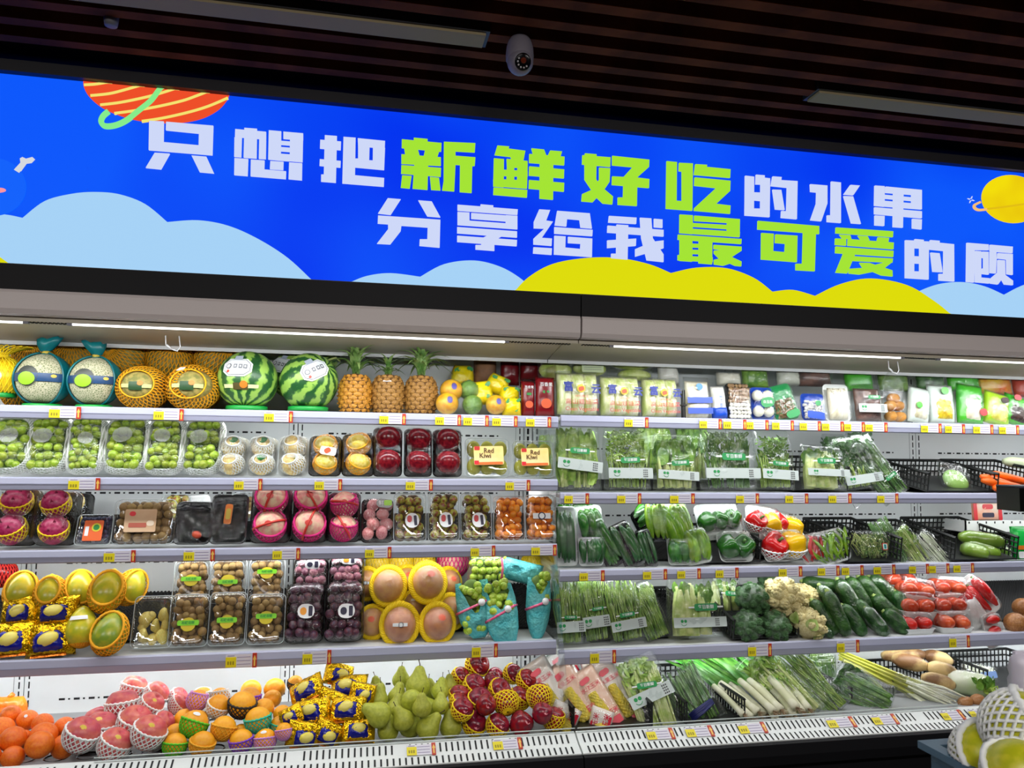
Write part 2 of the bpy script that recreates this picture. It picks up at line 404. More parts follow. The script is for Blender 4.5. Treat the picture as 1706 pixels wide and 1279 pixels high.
# red striped planet cut off by the frame
art('planet', q7(sm([(596, 80), (598, 150), (640, 225), (730, 300), (840, 350), (960, 385), (1080, 402), (1200, 408), (1330, 400), (1450, 370), (1550, 315), (1610, 250), (1630, 200), (1630, 130)])), E_RED, 2, 'red planet')
for i, L in enumerate(([(600, 138), (690, 132), (800, 112)], [(646, 214), (780, 200), (900, 170), (1030, 132)], [(715, 280), (860, 262), (1040, 225), (1150, 195), (1275, 155)], [(815, 340), (950, 322), (1130, 290), (1300, 250), (1400, 215), (1490, 180)], [(1010, 396), (1150, 375), (1330, 335), (1480, 290), (1622, 230)])):
    art('stripe', stroke(q7(sm(L)), 4.2), E_LY, 3, 'pale yellow stripe')
art('planet_ring', stroke(q7(sm([(1155, 140), (1080, 245), (990, 320), (900, 390), (820, 425), (750, 430), (722, 400), (735, 360), (775, 325)])), 8.6), E_MINT, 4, 'mint green ring')
art('round_face', ell(-10, 312, 54, 48), E_B2, 2, 'bright blue disc'); art('mouth', ell(0, 317.5, 11, 4), E_PK, 3)
art('antenna', q7([(104, 740), (150, 690), (146, 660), (165, 650), (190, 662), (235, 650), (250, 664), (225, 690), (190, 694), (140, 762)]), E_CREAM, 3)
q6 = lambda L: [(1480+x/4.92, 280+y/4.92) for x, y in L]
art('planet', q6(ell(1010, 255, 250, 196, 8)), E_SUN, 2, 'yellow planet')
art('planet_ring', stroke(q6(sm([(810, 338), (740, 345), (705, 330), (702, 305), (750, 280)])), 3.6), E_RING, 3)
art('planet_ring', stroke(q6(sm([(800, 338), (950, 320), (1120, 295), (1300, 262)])), 3), E_RING2, 4)
for a in range(4):
    dx, dy = cos(rad(20+90*a)), sin(rad(20+90*a)); art('star', q6([(672+9*dx-3*dy, 260+9*dy+3*dx), (672+30*dx, 260+30*dy), (672+9*dx+3*dy, 260+9*dy-3*dx)]), E_WH, 3)
# the slogan, one raised character each: (origin x, y, scale, colour, strokes)
CH = [
 (230, 190, 3.967, 0, [[(78,52),(174,56),(172,192),(404,213),(406,134),(188,112),(190,58),(500,84),(494,277),(75,243)],[(115,262),(213,268),(155,370),(56,360)],[(357,280),(455,288),(505,397),(410,388)]]),
 (230, 190, 3.967, 0, [[(705,98),(788,104),(785,298),(700,292)],[(645,106),(848,124),(848,172),(643,156)],[(640,160),(688,162),(684,290),(638,287)],[(803,174),(848,177),(846,302),(800,300)],[(866,114),(948,121),(944,312),(862,304)],[(1006,128),(1092,134),(1088,322),(1004,315)],[(962,123),(1092,134),(1092,178),(962,168)],[(944,183),(1006,188),(1006,212),(944,207)],[(944,224),(1006,229),(1006,255),(944,250)],[(944,268),(1006,273),(1006,316),(944,312)],[(640,297),(730,303),(726,414),(638,407)],[(748,307),(838,313),(836,372),(980,384),(978,434),(746,415)],[(876,316),(963,322),(961,374),(873,368)],[(1000,325),(1086,331),(1084,442),(996,434)]]),
 (230, 190, 3.967, 0, [[(1235,146),(1315,152),(1308,458),(1210,450),(1211,405),(1228,405)],[(1205,176),(1342,188),(1340,243),(1203,232)],[(1202,304),(1340,316),(1338,358),(1200,346)],[(1358,157),(1438,163),(1434,410),(1626,428),(1624,484),(1350,462)],[(1452,166),(1632,184),(1630,232),(1454,216)],[(1454,214),(1530,222),(1526,360),(1436,352),(1436,300),(1454,300)],[(1552,224),(1632,230),(1626,372),(1550,366)],[(1434,305),(1628,318),(1626,374),(1432,356)]]),
 (650, 215, 3.877, 1, [[(75,72),(330,96),(328,150),(74,126)],[(152,62),(240,70),(240,100),(152,92)],[(90,124),(176,130),(190,182),(96,172)],[(224,138),(316,146),(302,192),(214,184)],[(72,168),(326,188),(326,242),(72,228)],[(156,222),(244,230),(240,396),(144,388)],[(72,238),(327,256),(325,312),(70,292)],[(76,304),(138,308),(126,388),(68,382)],[(256,314),(314,320),(323,400),(264,396)],[(346,88),(548,97),(544,155),(420,148),(420,178),(548,188),(544,242),(528,242),(524,416),(448,410),(450,236),(420,234),(412,406),(334,400),(344,340)]]),
 (650, 215, 3.877, 1, [[(690,112),(766,118),(762,132),(870,146),(858,206),(780,200),(776,184),(672,172)],[(668,194),(732,200),(730,380),(664,374)],[(750,198),(884,212),(884,256),(752,250)],[(730,268),(884,276),(884,312),(730,306)],[(752,248),(798,250),(798,312),(752,312)],[(820,250),(884,256),(880,388),(816,384)],[(664,328),(882,336),(880,388),(664,372)],[(750,304),(798,306),(798,334),(750,334)],[(666,382),(882,398),(880,446),(664,428)],[(910,130),(990,138),(1004,174),(920,168)],[(1030,144),(1106,150),(1096,186),(1014,178)],[(896,166),(1122,184),(1120,238),(895,222)],[(896,246),(1120,266),(1118,322),(894,304)],[(894,334),(1120,352),(1118,408),(892,388)],[(964,176),(1050,184),(1048,460),(962,452)]]),
 (650, 215, 3.877, 1, [[(1238,174),(1418,188),(1416,248),(1236,232)],[(1254,162),(1328,168),(1328,192),(1254,188)],[(1252,190),(1328,196),(1326,330),(1350,370),(1434,440),(1430,490),(1370,484),(1330,446),(1252,330)],[(1346,254),(1416,258),(1412,346),(1378,396),(1305,476),(1232,470),(1236,424),(1290,400),(1346,330)],[(1430,178),(1668,203),(1666,250),(1590,318),(1668,328),(1666,384),(1590,378),(1588,500),(1466,492),(1466,446),(1500,446),(1502,370),(1428,364),(1430,310),(1502,314),(1560,250),(1430,238)]]),
 (1080, 250, 3.554, 1, [[(104,70),(164,76),(162,304),(194,306),(194,130),(176,128),(178,80),(258,84),(255,362),(100,350)],[(274,88),(342,92),(340,104),(480,118),(478,168),(266,150)],[(270,166),(480,186),(478,246),(396,322),(480,332),(478,380),(266,362),(268,346),(396,228),(268,214)]]),
 (1080, 250, 3.554, 0, [[(568,156),(620,162),(618,392),(566,388)],[(632,150),(682,154),(682,168),(714,172),(712,208),(630,206)],[(660,170),(714,172),(711,400),(658,396)],[(616,254),(662,256),(660,304),(616,300)],[(566,348),(712,352),(710,400),(566,390)],[(730,160),(782,164),(780,182),(876,188),(872,412),(780,404),(782,364),(812,366),(816,226),(720,216)],[(730,238),(780,240),(800,358),(746,354)]]),
 (1080, 250, 3.554, 0, [[(952,206),(1052,214),(1052,320),(1016,424),(954,418),(988,320),(990,254),(954,250)],[(1076,190),(1132,196),(1132,434),(1052,428),(1052,390),(1074,390)],[(1190,210),(1244,214),(1206,270),(1150,266)],[(1150,276),(1204,278),(1250,440),(1196,436)]]),
 (1080, 250, 3.554, 0, [[(1334,214),(1390,218),(1390,338),(1332,332)],[(1398,220),(1610,240),(1610,272),(1398,256)],[(1445,236),(1502,240),(1498,462),(1442,458)],[(1552,244),(1610,248),(1610,354),(1552,348)],[(1388,268),(1554,284),(1554,304),(1388,290)],[(1388,304),(1610,324),(1610,354),(1332,332),(1332,316)],[(1332,342),(1610,366),(1610,406),(1332,382)],[(1334,390),(1390,394),(1388,452),(1334,448)],[(1556,410),(1610,414),(1608,472),(1556,466)]]),
 (610, 320, 3.345, 0, [[(120,38),(192,44),(136,130),(66,122)],[(290,50),(364,56),(412,144),(340,138)],[(66,134),(412,158),(408,312),(296,302),(298,266),(340,266),(342,200),(196,190),(192,220),(134,294),(60,290),(122,210),(122,182),(64,178)]]),
 (610, 320, 3.345, 0, [[(508,74),(842,100),(840,130),(508,106)],[(636,72),(706,78),(706,94),(636,90)],[(508,114),(574,118),(574,162),(508,158)],[(584,120),(840,138),(840,172),(774,166),(584,152)],[(508,158),(840,182),(840,210),(508,186)],[(776,132),(840,136),(840,206),(776,200)],[(506,198),(838,222),(838,256),(506,232)],[(690,236),(770,240),(720,268),(640,262)],[(506,246),(838,270),(836,304),(506,280)],[(640,284),(712,290),(712,330),(608,322),(608,298),(640,298)]]),
 (610, 320, 3.345, 0, [[(962,100),(1022,104),(1000,162),(1038,168),(976,258),(1032,262),(1030,302),(930,294),(930,262),(990,206),(932,204),(932,168)],[(930,310),(1032,316),(1030,352),(928,344)],[(1062,108),(1242,122),(1254,206),(1192,200),(1186,158),(1116,152),(1112,194),(1048,188)],[(1046,198),(1258,214),(1256,248),(1046,234)],[(1046,246),(1108,250),(1106,312),(1190,320),(1192,290),(1122,286),(1122,252),(1256,262),(1254,364),(1044,350)]]),
 (610, 320, 3.345, 0, [[(1350,136),(1502,146),(1500,180),(1346,172)],[(1342,190),(1652,214),(1652,250),(1340,228)],[(1392,184),(1456,188),(1452,378),(1362,370),(1362,346),(1390,346)],[(1340,272),(1500,262),(1498,302),(1340,314)],[(1522,146),(1584,150),(1592,260),(1652,350),(1652,392),(1560,382),(1530,260)],[(1600,152),(1646,156),(1646,202),(1600,198)],[(1590,280),(1652,272),(1652,316),(1496,362),(1496,320)]]),
 (1110, 345, 4.374, 1, [[(92,58),(186,64),(184,200),(90,192)],[(198,66),(528,92),(526,124),(198,104)],[(184,120),(440,134),(440,164),(184,146)],[(184,162),(528,184),(526,222),(90,192)],[(438,88),(528,92),(526,220),(436,212)],[(80,204),(540,236),(538,272),(78,240)],[(92,236),(182,242),(182,400),(92,394)],[(232,246),(328,252),(326,420),(230,412)],[(180,270),(234,272),(234,298),(180,296)],[(180,314),(234,316),(234,346),(180,344)],[(180,362),(330,370),(330,404),(78,390),(78,352)],[(340,278),(540,292),(540,322),(470,368),(540,400),(538,434),(496,430),(460,414),(410,430),(342,420),(342,386),(380,378),(342,340),(342,320),(400,316),(340,308)]]),
 (1110, 345, 4.374, 1, [[(660,104),(1104,142),(1104,200),(1080,198),(1072,470),(936,462),(936,416),(984,416),(990,190),(658,166)],[(686,192),(774,198),(770,324),(856,332),(860,270),(786,264),(788,202),(946,212),(942,404),(684,384)]]),
 (1110, 345, 4.374, 1, [[(1228,152),(1642,180),(1640,222),(1226,194)],[(1254,204),(1330,208),(1338,236),(1274,230)],[(1388,212),(1456,216),(1470,244),(1408,240)],[(1534,222),(1612,228),(1606,262),(1526,254)],[(1224,232),(1300,236),(1300,284),(1222,278)],[(1316,236),(1646,262),(1644,310),(1570,304),(1314,284)],[(1226,290),(1644,322),(1642,366),(1224,338)],[(1290,300),(1372,304),(1364,350),(1308,486),(1226,480),(1278,352)],[(1346,360),(1640,378),(1636,408),(1336,394)],[(1400,408),(1470,410),(1636,464),(1638,508),(1560,500),(1420,440)],[(1600,400),(1636,404),(1560,462),(1400,494),(1322,486),(1324,452),(1420,446)]]),
 (1480, 280, 4.92, 0, [[(128,595),(198,598),(198,906),(128,902)],[(206,586),(276,592),(276,604),(318,606),(316,664),(206,660)],[(246,610),(318,608),(316,916),(246,910)],[(194,726),(248,728),(248,786),(194,784)],[(128,848),(316,852),(316,916),(128,904)],[(332,594),(406,600),(406,616),(524,628),(526,932),(404,924),(404,870),(442,870),(444,682),(324,670)],[(336,696),(406,702),(430,856),(354,852)]]),
 (1480, 280, 4.92, 0, [[(632,616),(806,630),(808,676),(692,674),(688,940),(628,934)],[(700,682),(746,686),(746,900),(814,906),(814,948),(702,938)],[(756,688),(806,690),(808,876),(756,870),(756,826),(770,824),(770,740),(756,738)],[(822,632),(1004,648),(1002,700),(884,690),(822,682)],[(822,686),(870,692),(872,750),(866,866),(822,862)],[(886,700),(1004,708),(1004,878),(960,872),(958,752),(884,744)],[(886,756),(940,760),(944,880),(1006,926),(1006,962),(940,956),(916,912),(884,956),(826,948),(826,908),(884,860)]]),
]
for ox, oy, s, c, strokes in CH:
    g = G()
    for p in strokes: g.add(prism([bpt(ox+x/s, oy+y/s) for x, y in p], -.011, -.003))
    obj('character', mk('character', g.vf(), (E_WH, E_GR)[c], False), banner, label=('white character', 'lime green character')[c])

# ================================================================ the two refrigerated cases
SEAM = .80; BW = .47
SH = dict(l1=1.662, l2=1.411, l3=1.157, l4=.784, r1=1.668, r2=1.359, r3=1.054, r4=.742)
BASEZ = .525
HOLEM = M('black_mat', (18, 18, 18), .6)
def mesh_mat(x0, x1, y0, y1, z0, z1, step=.014, r=.0035):
    """woven open mat, sloping up towards the back"""
    g = G(); L = math.hypot(y1-y0, z1-z0); n = int((x1-x0+L)/step)
    f = lambda x, s: (x, y0+(y1-y0)*s, z0+(z1-z0)*s)
    for sg in (1, -1):
        for i in range(n):
            a = x0-(L if sg == 1 else 0)+i*step; p = []
            for s in (0, 1):
                p.append((a+sg*s*L, s))
            (xa, sa), (xb, sb) = p
            if max(xa, xb) < x0 or min(xa, xb) > x1: continue
            def clip(xa, sa, xb, sb):
                for lim, lo in ((x0, True), (x1, False)):
                    ina = xa >= lim if lo else xa <= lim; inb = xb >= lim if lo else xb <= lim
                    if not ina and not inb: return None
                    if ina != inb:
                        t = (lim-xa)/(xb-xa); q = (lim, sa+(sb-sa)*t)
                        if ina: xb, sb = q
                        else: xa, sa = q
                return xa, sa, xb, sb
            c = clip(xa, sa, xb, sb)
            if c: g.add(tube([f(c[0], c[1]), f(c[2], c[3])], r, 4, False))
    return g.vf()
def make_case(key, x0, x1, label):
    cx = (x0+x1)/2; t = thing('refrigerated_case', label, 'display case', 'open refrigerated produce cases', (cx, 0, 0)); a, b = x0-cx, x1-cx
    def put(name, vf, m, parent=t, **k): return obj(name, mk(name, vf, m, k.pop('smooth', False)), parent, **k)
    # body behind and below
    put('rear_body', box(a, b, BW+.03, BW+.13, .02, 2.09), M('case_back', (60, 62, 66), .6))
    put('plinth', box(a, b, -.335, BW+.03, .02, .40), DARK)
    put('bumper', loft([[(x, -.35, .40), (x, -.372, .405), (x, -.378, .44), (x, -.372, .478), (x, -.355, .482), (x, -.34, .47), (x, -.34, .40)] for x in (a, b)]), DARK)
    if key == 'r':
        lx, lz = P(1190, 1262, -.35); lk = put('lock', lathe([(.012, 0), (.012, .006), (.006, .01)], 14), M('chrome', (210, 210, 214), .2, metal=1), smooth=True); lk.location = (lx-cx, -.335, .385); lk.rotation_euler = (pi/2, 0, 0)
        put('lock_flap', box(lx-cx-.02, lx-cx+.02, -.345, -.334, .362, .372), M('chrome', (210, 210, 214)))
    # back wall: one panel per bay with rows of dash slots
    up = [-1.268, -.248, .757, 1.80, 2.818, 3.84]; mods = [u for u in up if x0-.3 < u < x1+.2]
    eds = [x0]+[u for u in mods if x0+.1 < u < x1-.02]+[x1]
    for e0, e1 in zip(eds[:-1], eds[1:]):
        pn = put('back_panel', box(e0-cx+.002, e1-cx-.002, BW, BW+.03, .44, 1.97), PANEL)
        g = G(); zs = [.50, .585, .66] if False else []
        rows = (SH['l2'], SH['l3'], SH['l4']) if key == 'l' else (SH['r2'], SH['r3'], SH['r4'])
        zr = [rows[0]+.17, rows[1]+.165, rows[2]+.255, .60, .50]
        for z in zr:
            x = e0-cx+.13
            while x < e1-cx-.13:
                g.add(box(x, x+.022, BW-.0012, BW+.001, z, z+.008)); g.add(box(x+.034, x+.041, BW-.0012, BW+.001, z+.001, z+.007)); x += .055
        for xx in ((e0-cx+.018), (e1-cx-.018)):
            z = .48
            while z < 1.9: g.add(box(xx-.0025, xx+.0025, BW-.0012, BW+.001, z, z+.026)); z += .036
        obj('slot_rows', mk('slot_rows', g.vf(), SLOT, False), pn, kind='stuff')
        put('seam_bead', box(e1-cx-.038, e1-cx-.036, BW-.001, BW+.001, .45, 1.93), M('seam_grey', (150, 152, 152), .6), pn)
    # shelves with their price rails, front lips and lamps
    for i in (1, 2, 3, 4):
        z = SH[key+str(i)]; sa, sb = a+.004, b-.004
        sf = put('shelf', box(sa, sb, .006, BW, z-.022, z-.006), WHITE)
        hh = .046 if i < 4 else .056
        rl = [[(x, .006, z), (x, -.003, z+.001), (x, -.008, z-.004), (x, -.012, z-hh*.5), (x, -.008, z-hh+.004), (x, -.002, z-hh), (x, .006, z-hh)] for x in (sa, sb)]
        obj('price_rail', mk('price_rail', loft(rl), RAIL, False), sf)
        obj('rail_groove_shade', mk('rail_groove_shade', box(sa, sb, -.0128, -.011, z-hh*.5-.0012, z-hh*.5+.0012), M('rail_shadow', (140, 142, 165), .5), False), sf)  # thin strip in darker rail colour, shade line of a groove painted on
        obj('shelf_lamp', mk('shelf_lamp', box(sa+.05, sb-.05, .03, .045, z-.032, z-.022), M('led_tube', (255, 255, 255), .5, emis=2.5), False), sf)
        for s in (a+.01, b-.016): obj('bracket', mk('bracket', prism([(.02, z-.022), (BW, z-.022), (BW, z-.13), (.30, z-.06)], 0, .004), WHITE, False), sf, (s, 0, 0), (0, 0, pi/2)) if False else None
        area('shelf_led_light', (cx, .13, z-.045), (rad(30), 0, 0), b-a-.1, .03, LED_W*(1.05 if i < 4 else 1.7), (.95, .98, 1))
        if i > 2 or (i == 2 and key == 'r'):
            rise = {2: .03, 3: .08, 4: .14}[i]
            put('mesh_riser', mesh_mat(a+.03, b-.03, .20, BW-.02, z+.004, z+rise), HOLEM, kind='stuff')
            put('riser_board', loft([[(x, .21, z-.004), (x, BW-.004, z+rise-.012), (x, BW-.004, z-.005)] for x in (a+.03, b-.03)]), M('mat_backing', (52, 54, 56), .7))
    # canopy
    zf0, zf1, zl = 1.94, 2.022, 1.925
    put('fascia', loft([[(x, -.30, zf1), (x, -.306, zf1-.01), (x, -.306, zf0+.02), (x, -.298, zf0+.004), (x, -.285, zf0), (x, -.27, zf0), (x, -.27, zf1)] for x in (a+.0015, b-.0015)]), GREY)
    put('top_band', box(a, b, -.30, BW+.03, zf1, 2.104), DARK)
    put('canopy_underside', loft([[(x, -.27, zl), (x, -.06, zl+.032), (x, .2, 1.914), (x, .2, 1.924), (x, -.06, zl+.045), (x, -.27, zl+.015)] for x in (a, b)]), BEIGE)
    g = G(); x = a+.02
    while x < b-.02: g.add(box(x, x+.006, -.255, -.228, zl-.002, zl+.001)); x += .012
    obj('air_grille', mk('air_grille', g.vf(), SLOT, False), t, kind='stuff')
    put('air_curtain_lip', box(a, b, .2, .215, 1.900, 1.926), WHITE)
    put('inner_roof', box(a, b, .215, BW, 1.96, 1.975), M('inner_roof_grey', (150, 152, 150), .6))
    segs = [(a+.02, -1.06-cx), (-.90-cx, .51-cx)] if key == 'l' else [(.98-cx, 2.24-cx), (2.44-cx, 3.7-cx)]
    segs = [(-2.15-cx, -1.06-cx), (-.93-cx, .53-cx)] if key == 'l' else [(.93-cx, 2.17-cx), (2.34-cx, 3.7-cx)]
    for s0, s1 in segs:
        l = put('led_strip', box(s0, s1, -.266, -.256, zl-.007, zl-.001), M('led_tube', (255, 255, 255)))
        for s in (s0, s1): obj('end_cap', mk('end_cap', box(s-.008, s+.008, -.268, -.254, zl-.008, zl), M('cap_grey', (120, 120, 130), .5), False), l)
    # base deck, lip and slotted front grille
    put('deck', loft([[(x, -.255, .495), (x, BW, .45), (x, BW, .42), (x, -.255, .42)] for x in (a, b)]), M('deck_steel', (150, 152, 154), .4))
    if key == 'l':
        for i in range(14):
            for j in range(5):
                y = -.1+j*.11; put('deck_hole', lathe([(.038, 0), (.038, .002), (.034, .004), (.033, .001)], 14), BLACKT).location = (a+1.0+i*.10-.15+(.05 if j % 2 else 0), y, .4905-.065*(y+.255)/1.0+.004)
    gr = put('front_grille', loft([[(x, -.252, BASEZ), (x, -.258, BASEZ), (x, -.305, .502), (x, -.355, .486), (x, -.355, .478), (x, -.252, .47)] for x in (a+.001, b-.001)]), M('grille_white', (224, 228, 226), .4))
    g = G()
    def slot(xa, xb, s0, s1, A, B):
        p = lambda x, s: (x, A[0]+(B[0]-A[0])*s, A[1]+(B[1]-A[1])*s+.0008)
        g.add((np.array([p(xa, s0), p(xb, s0), p(xb, s1), p(xa, s1)])-np.array([0, .0006, 0]), [(3, 2, 1, 0)]))
    x = a+.02; n = 0
    while x < b-.02:
        n += 1
        if n % 17 not in (0, 16): slot(x, x+.006, .22, .95, (-.258, BASEZ), (-.305, .502))
        slot(x+.004, x+.010, .30, .95, (-.305, .502), (-.355, .486)); x += .0205
    obj('grille_slots', mk('grille_slots', g.vf(), SLOT, False), gr, kind='stuff')
    return t
case_l = make_case('l', XL, SEAM-.002, 'open refrigerated case filled with fruit, ending at the clear divider')
case_r = make_case('r', SEAM+.002, XR, 'open refrigerated case filled with vegetables, beyond the clear divider')
# clear divider between the two cases, one panel
g = thing('case_divider', 'clear acrylic divider panel between fruit case and vegetable case', 'divider', None, (SEAM, 0, .53))
obj('sheet', mk('sheet', prism([(-.19, 0), (BW-.01, 0), (BW-.01, 1.35), (.06, 1.35), (.03, .6)], -.0015, .0015), ACRYL, False), g, rot=(0, 0, pi/2))
# clear front guards standing on the base lip
def guard(pa, pb, label):
    xa, za = P(pa, 1200, -.262); xb, _ = P(pb, 1200, -.262)
    t = thing('front_guard', label, 'guard', 'clear guards on the base lip', ((xa+xb)/2, -.262, BASEZ))
    h = (xb-xa)/2
    obj('sheet', mk('sheet', box(-h, h, -.0015, .0015, -.028, .012), ACRYL, False), t)
    obj('edge', mk('edge', box(-h, h, -.002, .002, .012, .0145), M('acrylic_edge', (205, 214, 212), .2), False), t)
guard(962, 1596, 'clear acrylic guard strip along the vegetable case base')
guard(160, 958, 'clear acrylic guard strip along the fruit case base')

# ================================================================ builders for goods
R_ = random.uniform
def net_mat(n, c): return M('foam_net_'+n, c, .75)
NW = net_mat('white', (236, 238, 236)); NY = net_mat('yellow', (246, 214, 20)); NO = net_mat('orange', (242, 170, 24)); NP = net_mat('pink', (222, 40, 130))
NGR = net_mat('green', (90, 200, 40)); NTE = net_mat('teal', (50, 190, 160)); NPU = net_mat('purple', (130, 70, 200)); NLI = net_mat('lilac', (214, 150, 214)); NBK = net_mat('black', (44, 40, 38)); NRED = net_mat('red', (226, 50, 40)); NHO = net_mat('honey', (236, 168, 10))
NGOLD = net_mat('gold', (236, 170, 40))

# fruit bodies, unit size, standing on their axis
def apple_prof(): return [(.02, -.80), (.25, -.92), (.45, -.95), (.70, -.80), (.90, -.45), (1, -.02), (.98, .30), (.84, .62), (.60, .82), (.38, .86), (.20, .78), (.06, .62), (.01, .60)]
def pear_prof(): return [(.02, -.98), (.35, -1), (.70, -.86), (.93, -.55), (1, -.2), (.93, .15), (.75, .45), (.55, .75), (.44, 1.02), (.34, 1.24), (.18, 1.36), (.02, 1.37)]
def mango_prof(): return [(.02, -1.3), (.38, -1.22), (.68, -.95), (.92, -.5), (1, 0), (.93, .5), (.70, .95), (.40, 1.22), (.02, 1.32)]
def papaya_prof(): return [(.02, -1.25), (.42, -1.17), (.78, -.9), (.98, -.45), (1, -.05), (.88, .45), (.64, .9), (.36, 1.25), (.02, 1.42)]
FM = dict(
 apple=lambda m: mk('fruit_body', lathe(apple_prof(), 18), m), pear=lambda m: mk('fruit_body', lathe(pear_prof(), 16), m),
 mango=lambda m: mk('fruit_body', lathe(mango_prof(), 16), m), papaya=lambda m: mk('fruit_body', lathe(papaya_prof(), 18), m),
 ball=lambda m: mk('fruit_body', sph(1, 1, .96, 18, 12), m))
def fbody(shape, mat): return cm(('fb', shape, mat.name), lambda: FM[shape](mat))
def fnet(mat, l0, l1, n=18, tw=.5, r=.035, rx=1, rz=1, rim=.06, m=10):
    def make():
        g = G(); g.add(net(latloops(l0, l1, m, 48, rx*1.03, rx*1.03, rz*1.03), n, tw, r))
        if rim:
            L = latloops(l1, l1+1, 2, 40, rx*1.03, rx*1.03, rz*1.03)[0]; L = L+[L[0]]
            g.add(tube([(x*(1+.02*(k % 2)), y*(1+.02*(k % 2)), z+.03*(1 if k % 2 else -1)) for k, (x, y, z) in enumerate(L)], rim, 5, False))
        return mk('foam_net', g.vf(), mat)
    return cm(('fn', mat.name, l0, l1, n, tw, r, rx, rz, rim), make)
STEM = M('brown_stem', (70, 52, 28), .8)
PILE = []
def fruit(name, label, cat, group, px, py, rpx, Y, shape, mat, nt=None, tilt=(0, 0, 0), cover=(-80, 20), rz=1, sticker=None, stem=False, nk={}, s=(1, 1, 1)):
    X, Z = P(px, py, Y); r = rpx*mpp(px, py, Y)
    t = thing(name, label, cat, group, (X, Y, Z), tilt); PILE.append((t, r*(1.04 if shape != 'pear' else 1.08), nt is not None))
    b = obj('fruit_body', fbody(shape, mat), t, s=(r*s[0], r*s[1], r*s[2]))
    if nt: obj('foam_net', fnet(nt, cover[0], cover[1], rz=rz, **nk), t, s=(r*s[0], r*s[1], r*s[2]), rot=(0, 0, R_(0, 6)))
    if stem: obj('stem', cm(('stem', shape), lambda: mk('stem', tube([(0, 0, 1.30), (.04, 0, 1.5), (.14, 0, 1.7), (.18, 0, 1.85)] if shape == 'pear' else [(0, 0, .6), (.03, 0, .85), (.1, 0, 1.0)], [.05, .035, .035, .055][:4 if shape == 'pear' else 3], 6), STEM)), t, s=r, rot=(0, 0, R_(0, 6)))
    if sticker:
        m, lon, lat, ang, sq = sticker
        obj('sticker', cm(('stk', m.name, lon, lat, ang, sq, shape), lambda: mk('sticker', disc_patch(1, lon, lat, ang, sq, k=1.02), m)), t, s=(r*s[0], r*s[1], r*s[2]))
    return t, r

def pack(name, label, cat, group, b, Y, lean=14, d=.06, sh=None, roll=0, yaw=0):
    """flat package facing the aisle; b = photo box (x0,y0,x1,y1)"""
    X, Z, w, h = fit(*b, Y)
    w *= .965
    if sh: Z = SH[sh]-.002+d*sin(rad(lean))
    t = thing(name, label, cat, group, (X, Y, Z), (-rad(lean), rad(roll), rad(yaw)))
    return t, w, h/cos(rad(lean))
def tray(t, w, h, d, mat, dt=.02, name='tray'):
    r = min(w, h)*.16
    V = loft([rr(w*.84, h*.86, r, 0), rr(w*.97, h*.97, r, dt), rr(w, h, r, dt+.002), rr(w, h, r, dt), rr(w*.94, h*.95, r, dt), rr(w*.82, h*.84, r, .004)])
    return obj(name, mk(name, st(V, d, h), mat), t)
def wrap(t, w, h, d, z0=.018, mat=None, name='film', seed=0):
    r = min(w, h)*.2; L = []
    for k, (s, z) in enumerate(((1.0, z0), (.985, z0+(d-z0)*.45), (.93, z0+(d-z0)*.8), (.80, d), (.5, d*1.04), (.2, d*1.05))):
        lp = rr(w*s, h*s, r*s, z, 4)
        L.append([(x, y, zz+(.004*noise.noise(Vector((x*40, y*40, seed+k))) if k else 0)) for x, y, zz in lp])
    return obj(name, mk(name, st(loft(L, False, True), d, h), mat or FILM), t)
def clamshell(t, w, h, d, split=.55):
    r = min(w, h)*.13
    lo = loft([rr(w*.84, h*.86, r, 0), rr(w*.90, h*.92, r, d*split), rr(w, h, r, d*split), rr(w, h, r, d*split+.002)], True, False)
    li = loft([rr(w, h, r, d*split+.003), rr(w*.93, h*.95, r, d*split+.003), rr(w*.89, h*.91, r, d*.93), rr(w*.84, h*.87, r, d), rr(w*.80, h*.83, r, d), rr(w*.79, h*.82, r, d-.003)], False, True)
    obj('box_base', mk('box_base', st(lo, d, h), CLAM), t); l = obj('lid', mk('lid', st(li, d, h), CLAM), t)
    rim = rr(w*.99, h*.99, r, d*split+.003, 4); rim = rim+[rim[0]]
    obj('rim', mk('rim', st(tube(rim, .0016, 5, False), d, h), M('clear_rim', (190, 198, 200), .15)), l)
    return l
def balls(t, w, h, d, r, mesh, name, dz, under=None, jit=.12, sq=None, n_max=60, ztop=None, zc=1.16):
    """a packed face of fruit, each its own part, over a bed of the same"""
    zc = max(zc*h/2, 0); row = 0; y = -h/2+r*1.02; n = 0; bed = G(); zt = ztop if ztop is not None else d-r*1.02
    nr = max(2, int(round((h-2*r)/(r*1.74)))+1); dy = (h-2.04*r)/(nr-1)
    while row < nr:
        nx = max(2, int(round((w-2*r)/(r*1.98)))+1)
        for i in range(nx):
            x = -(w/2-r)+(w-2*r)*(i+(.28 if row % 2 else 0))/(nx-1+.28)
            jx, jy, jz = R_(-jit, jit)*r, R_(-jit, jit)*r, R_(-.5, .25)*r*(1+jit)
            if n < n_max:
                s = r*R_(.92, 1.06); q = sq or (1, 1, 1)
                obj(name, mesh, t, (x+jx, d-(zt+jz), y+jy+zc), (R_(0, 6), R_(0, 6), R_(0, 6)), (s*q[0], s*q[1], s*q[2])); n += 1
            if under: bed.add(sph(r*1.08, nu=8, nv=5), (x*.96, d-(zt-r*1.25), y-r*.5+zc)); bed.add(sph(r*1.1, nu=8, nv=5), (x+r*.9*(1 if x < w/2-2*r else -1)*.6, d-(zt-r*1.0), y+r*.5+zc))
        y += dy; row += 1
    if under and bed.n: obj('lower_layer', mk('lower_layer', bed.vf(), under), t, kind='stuff')
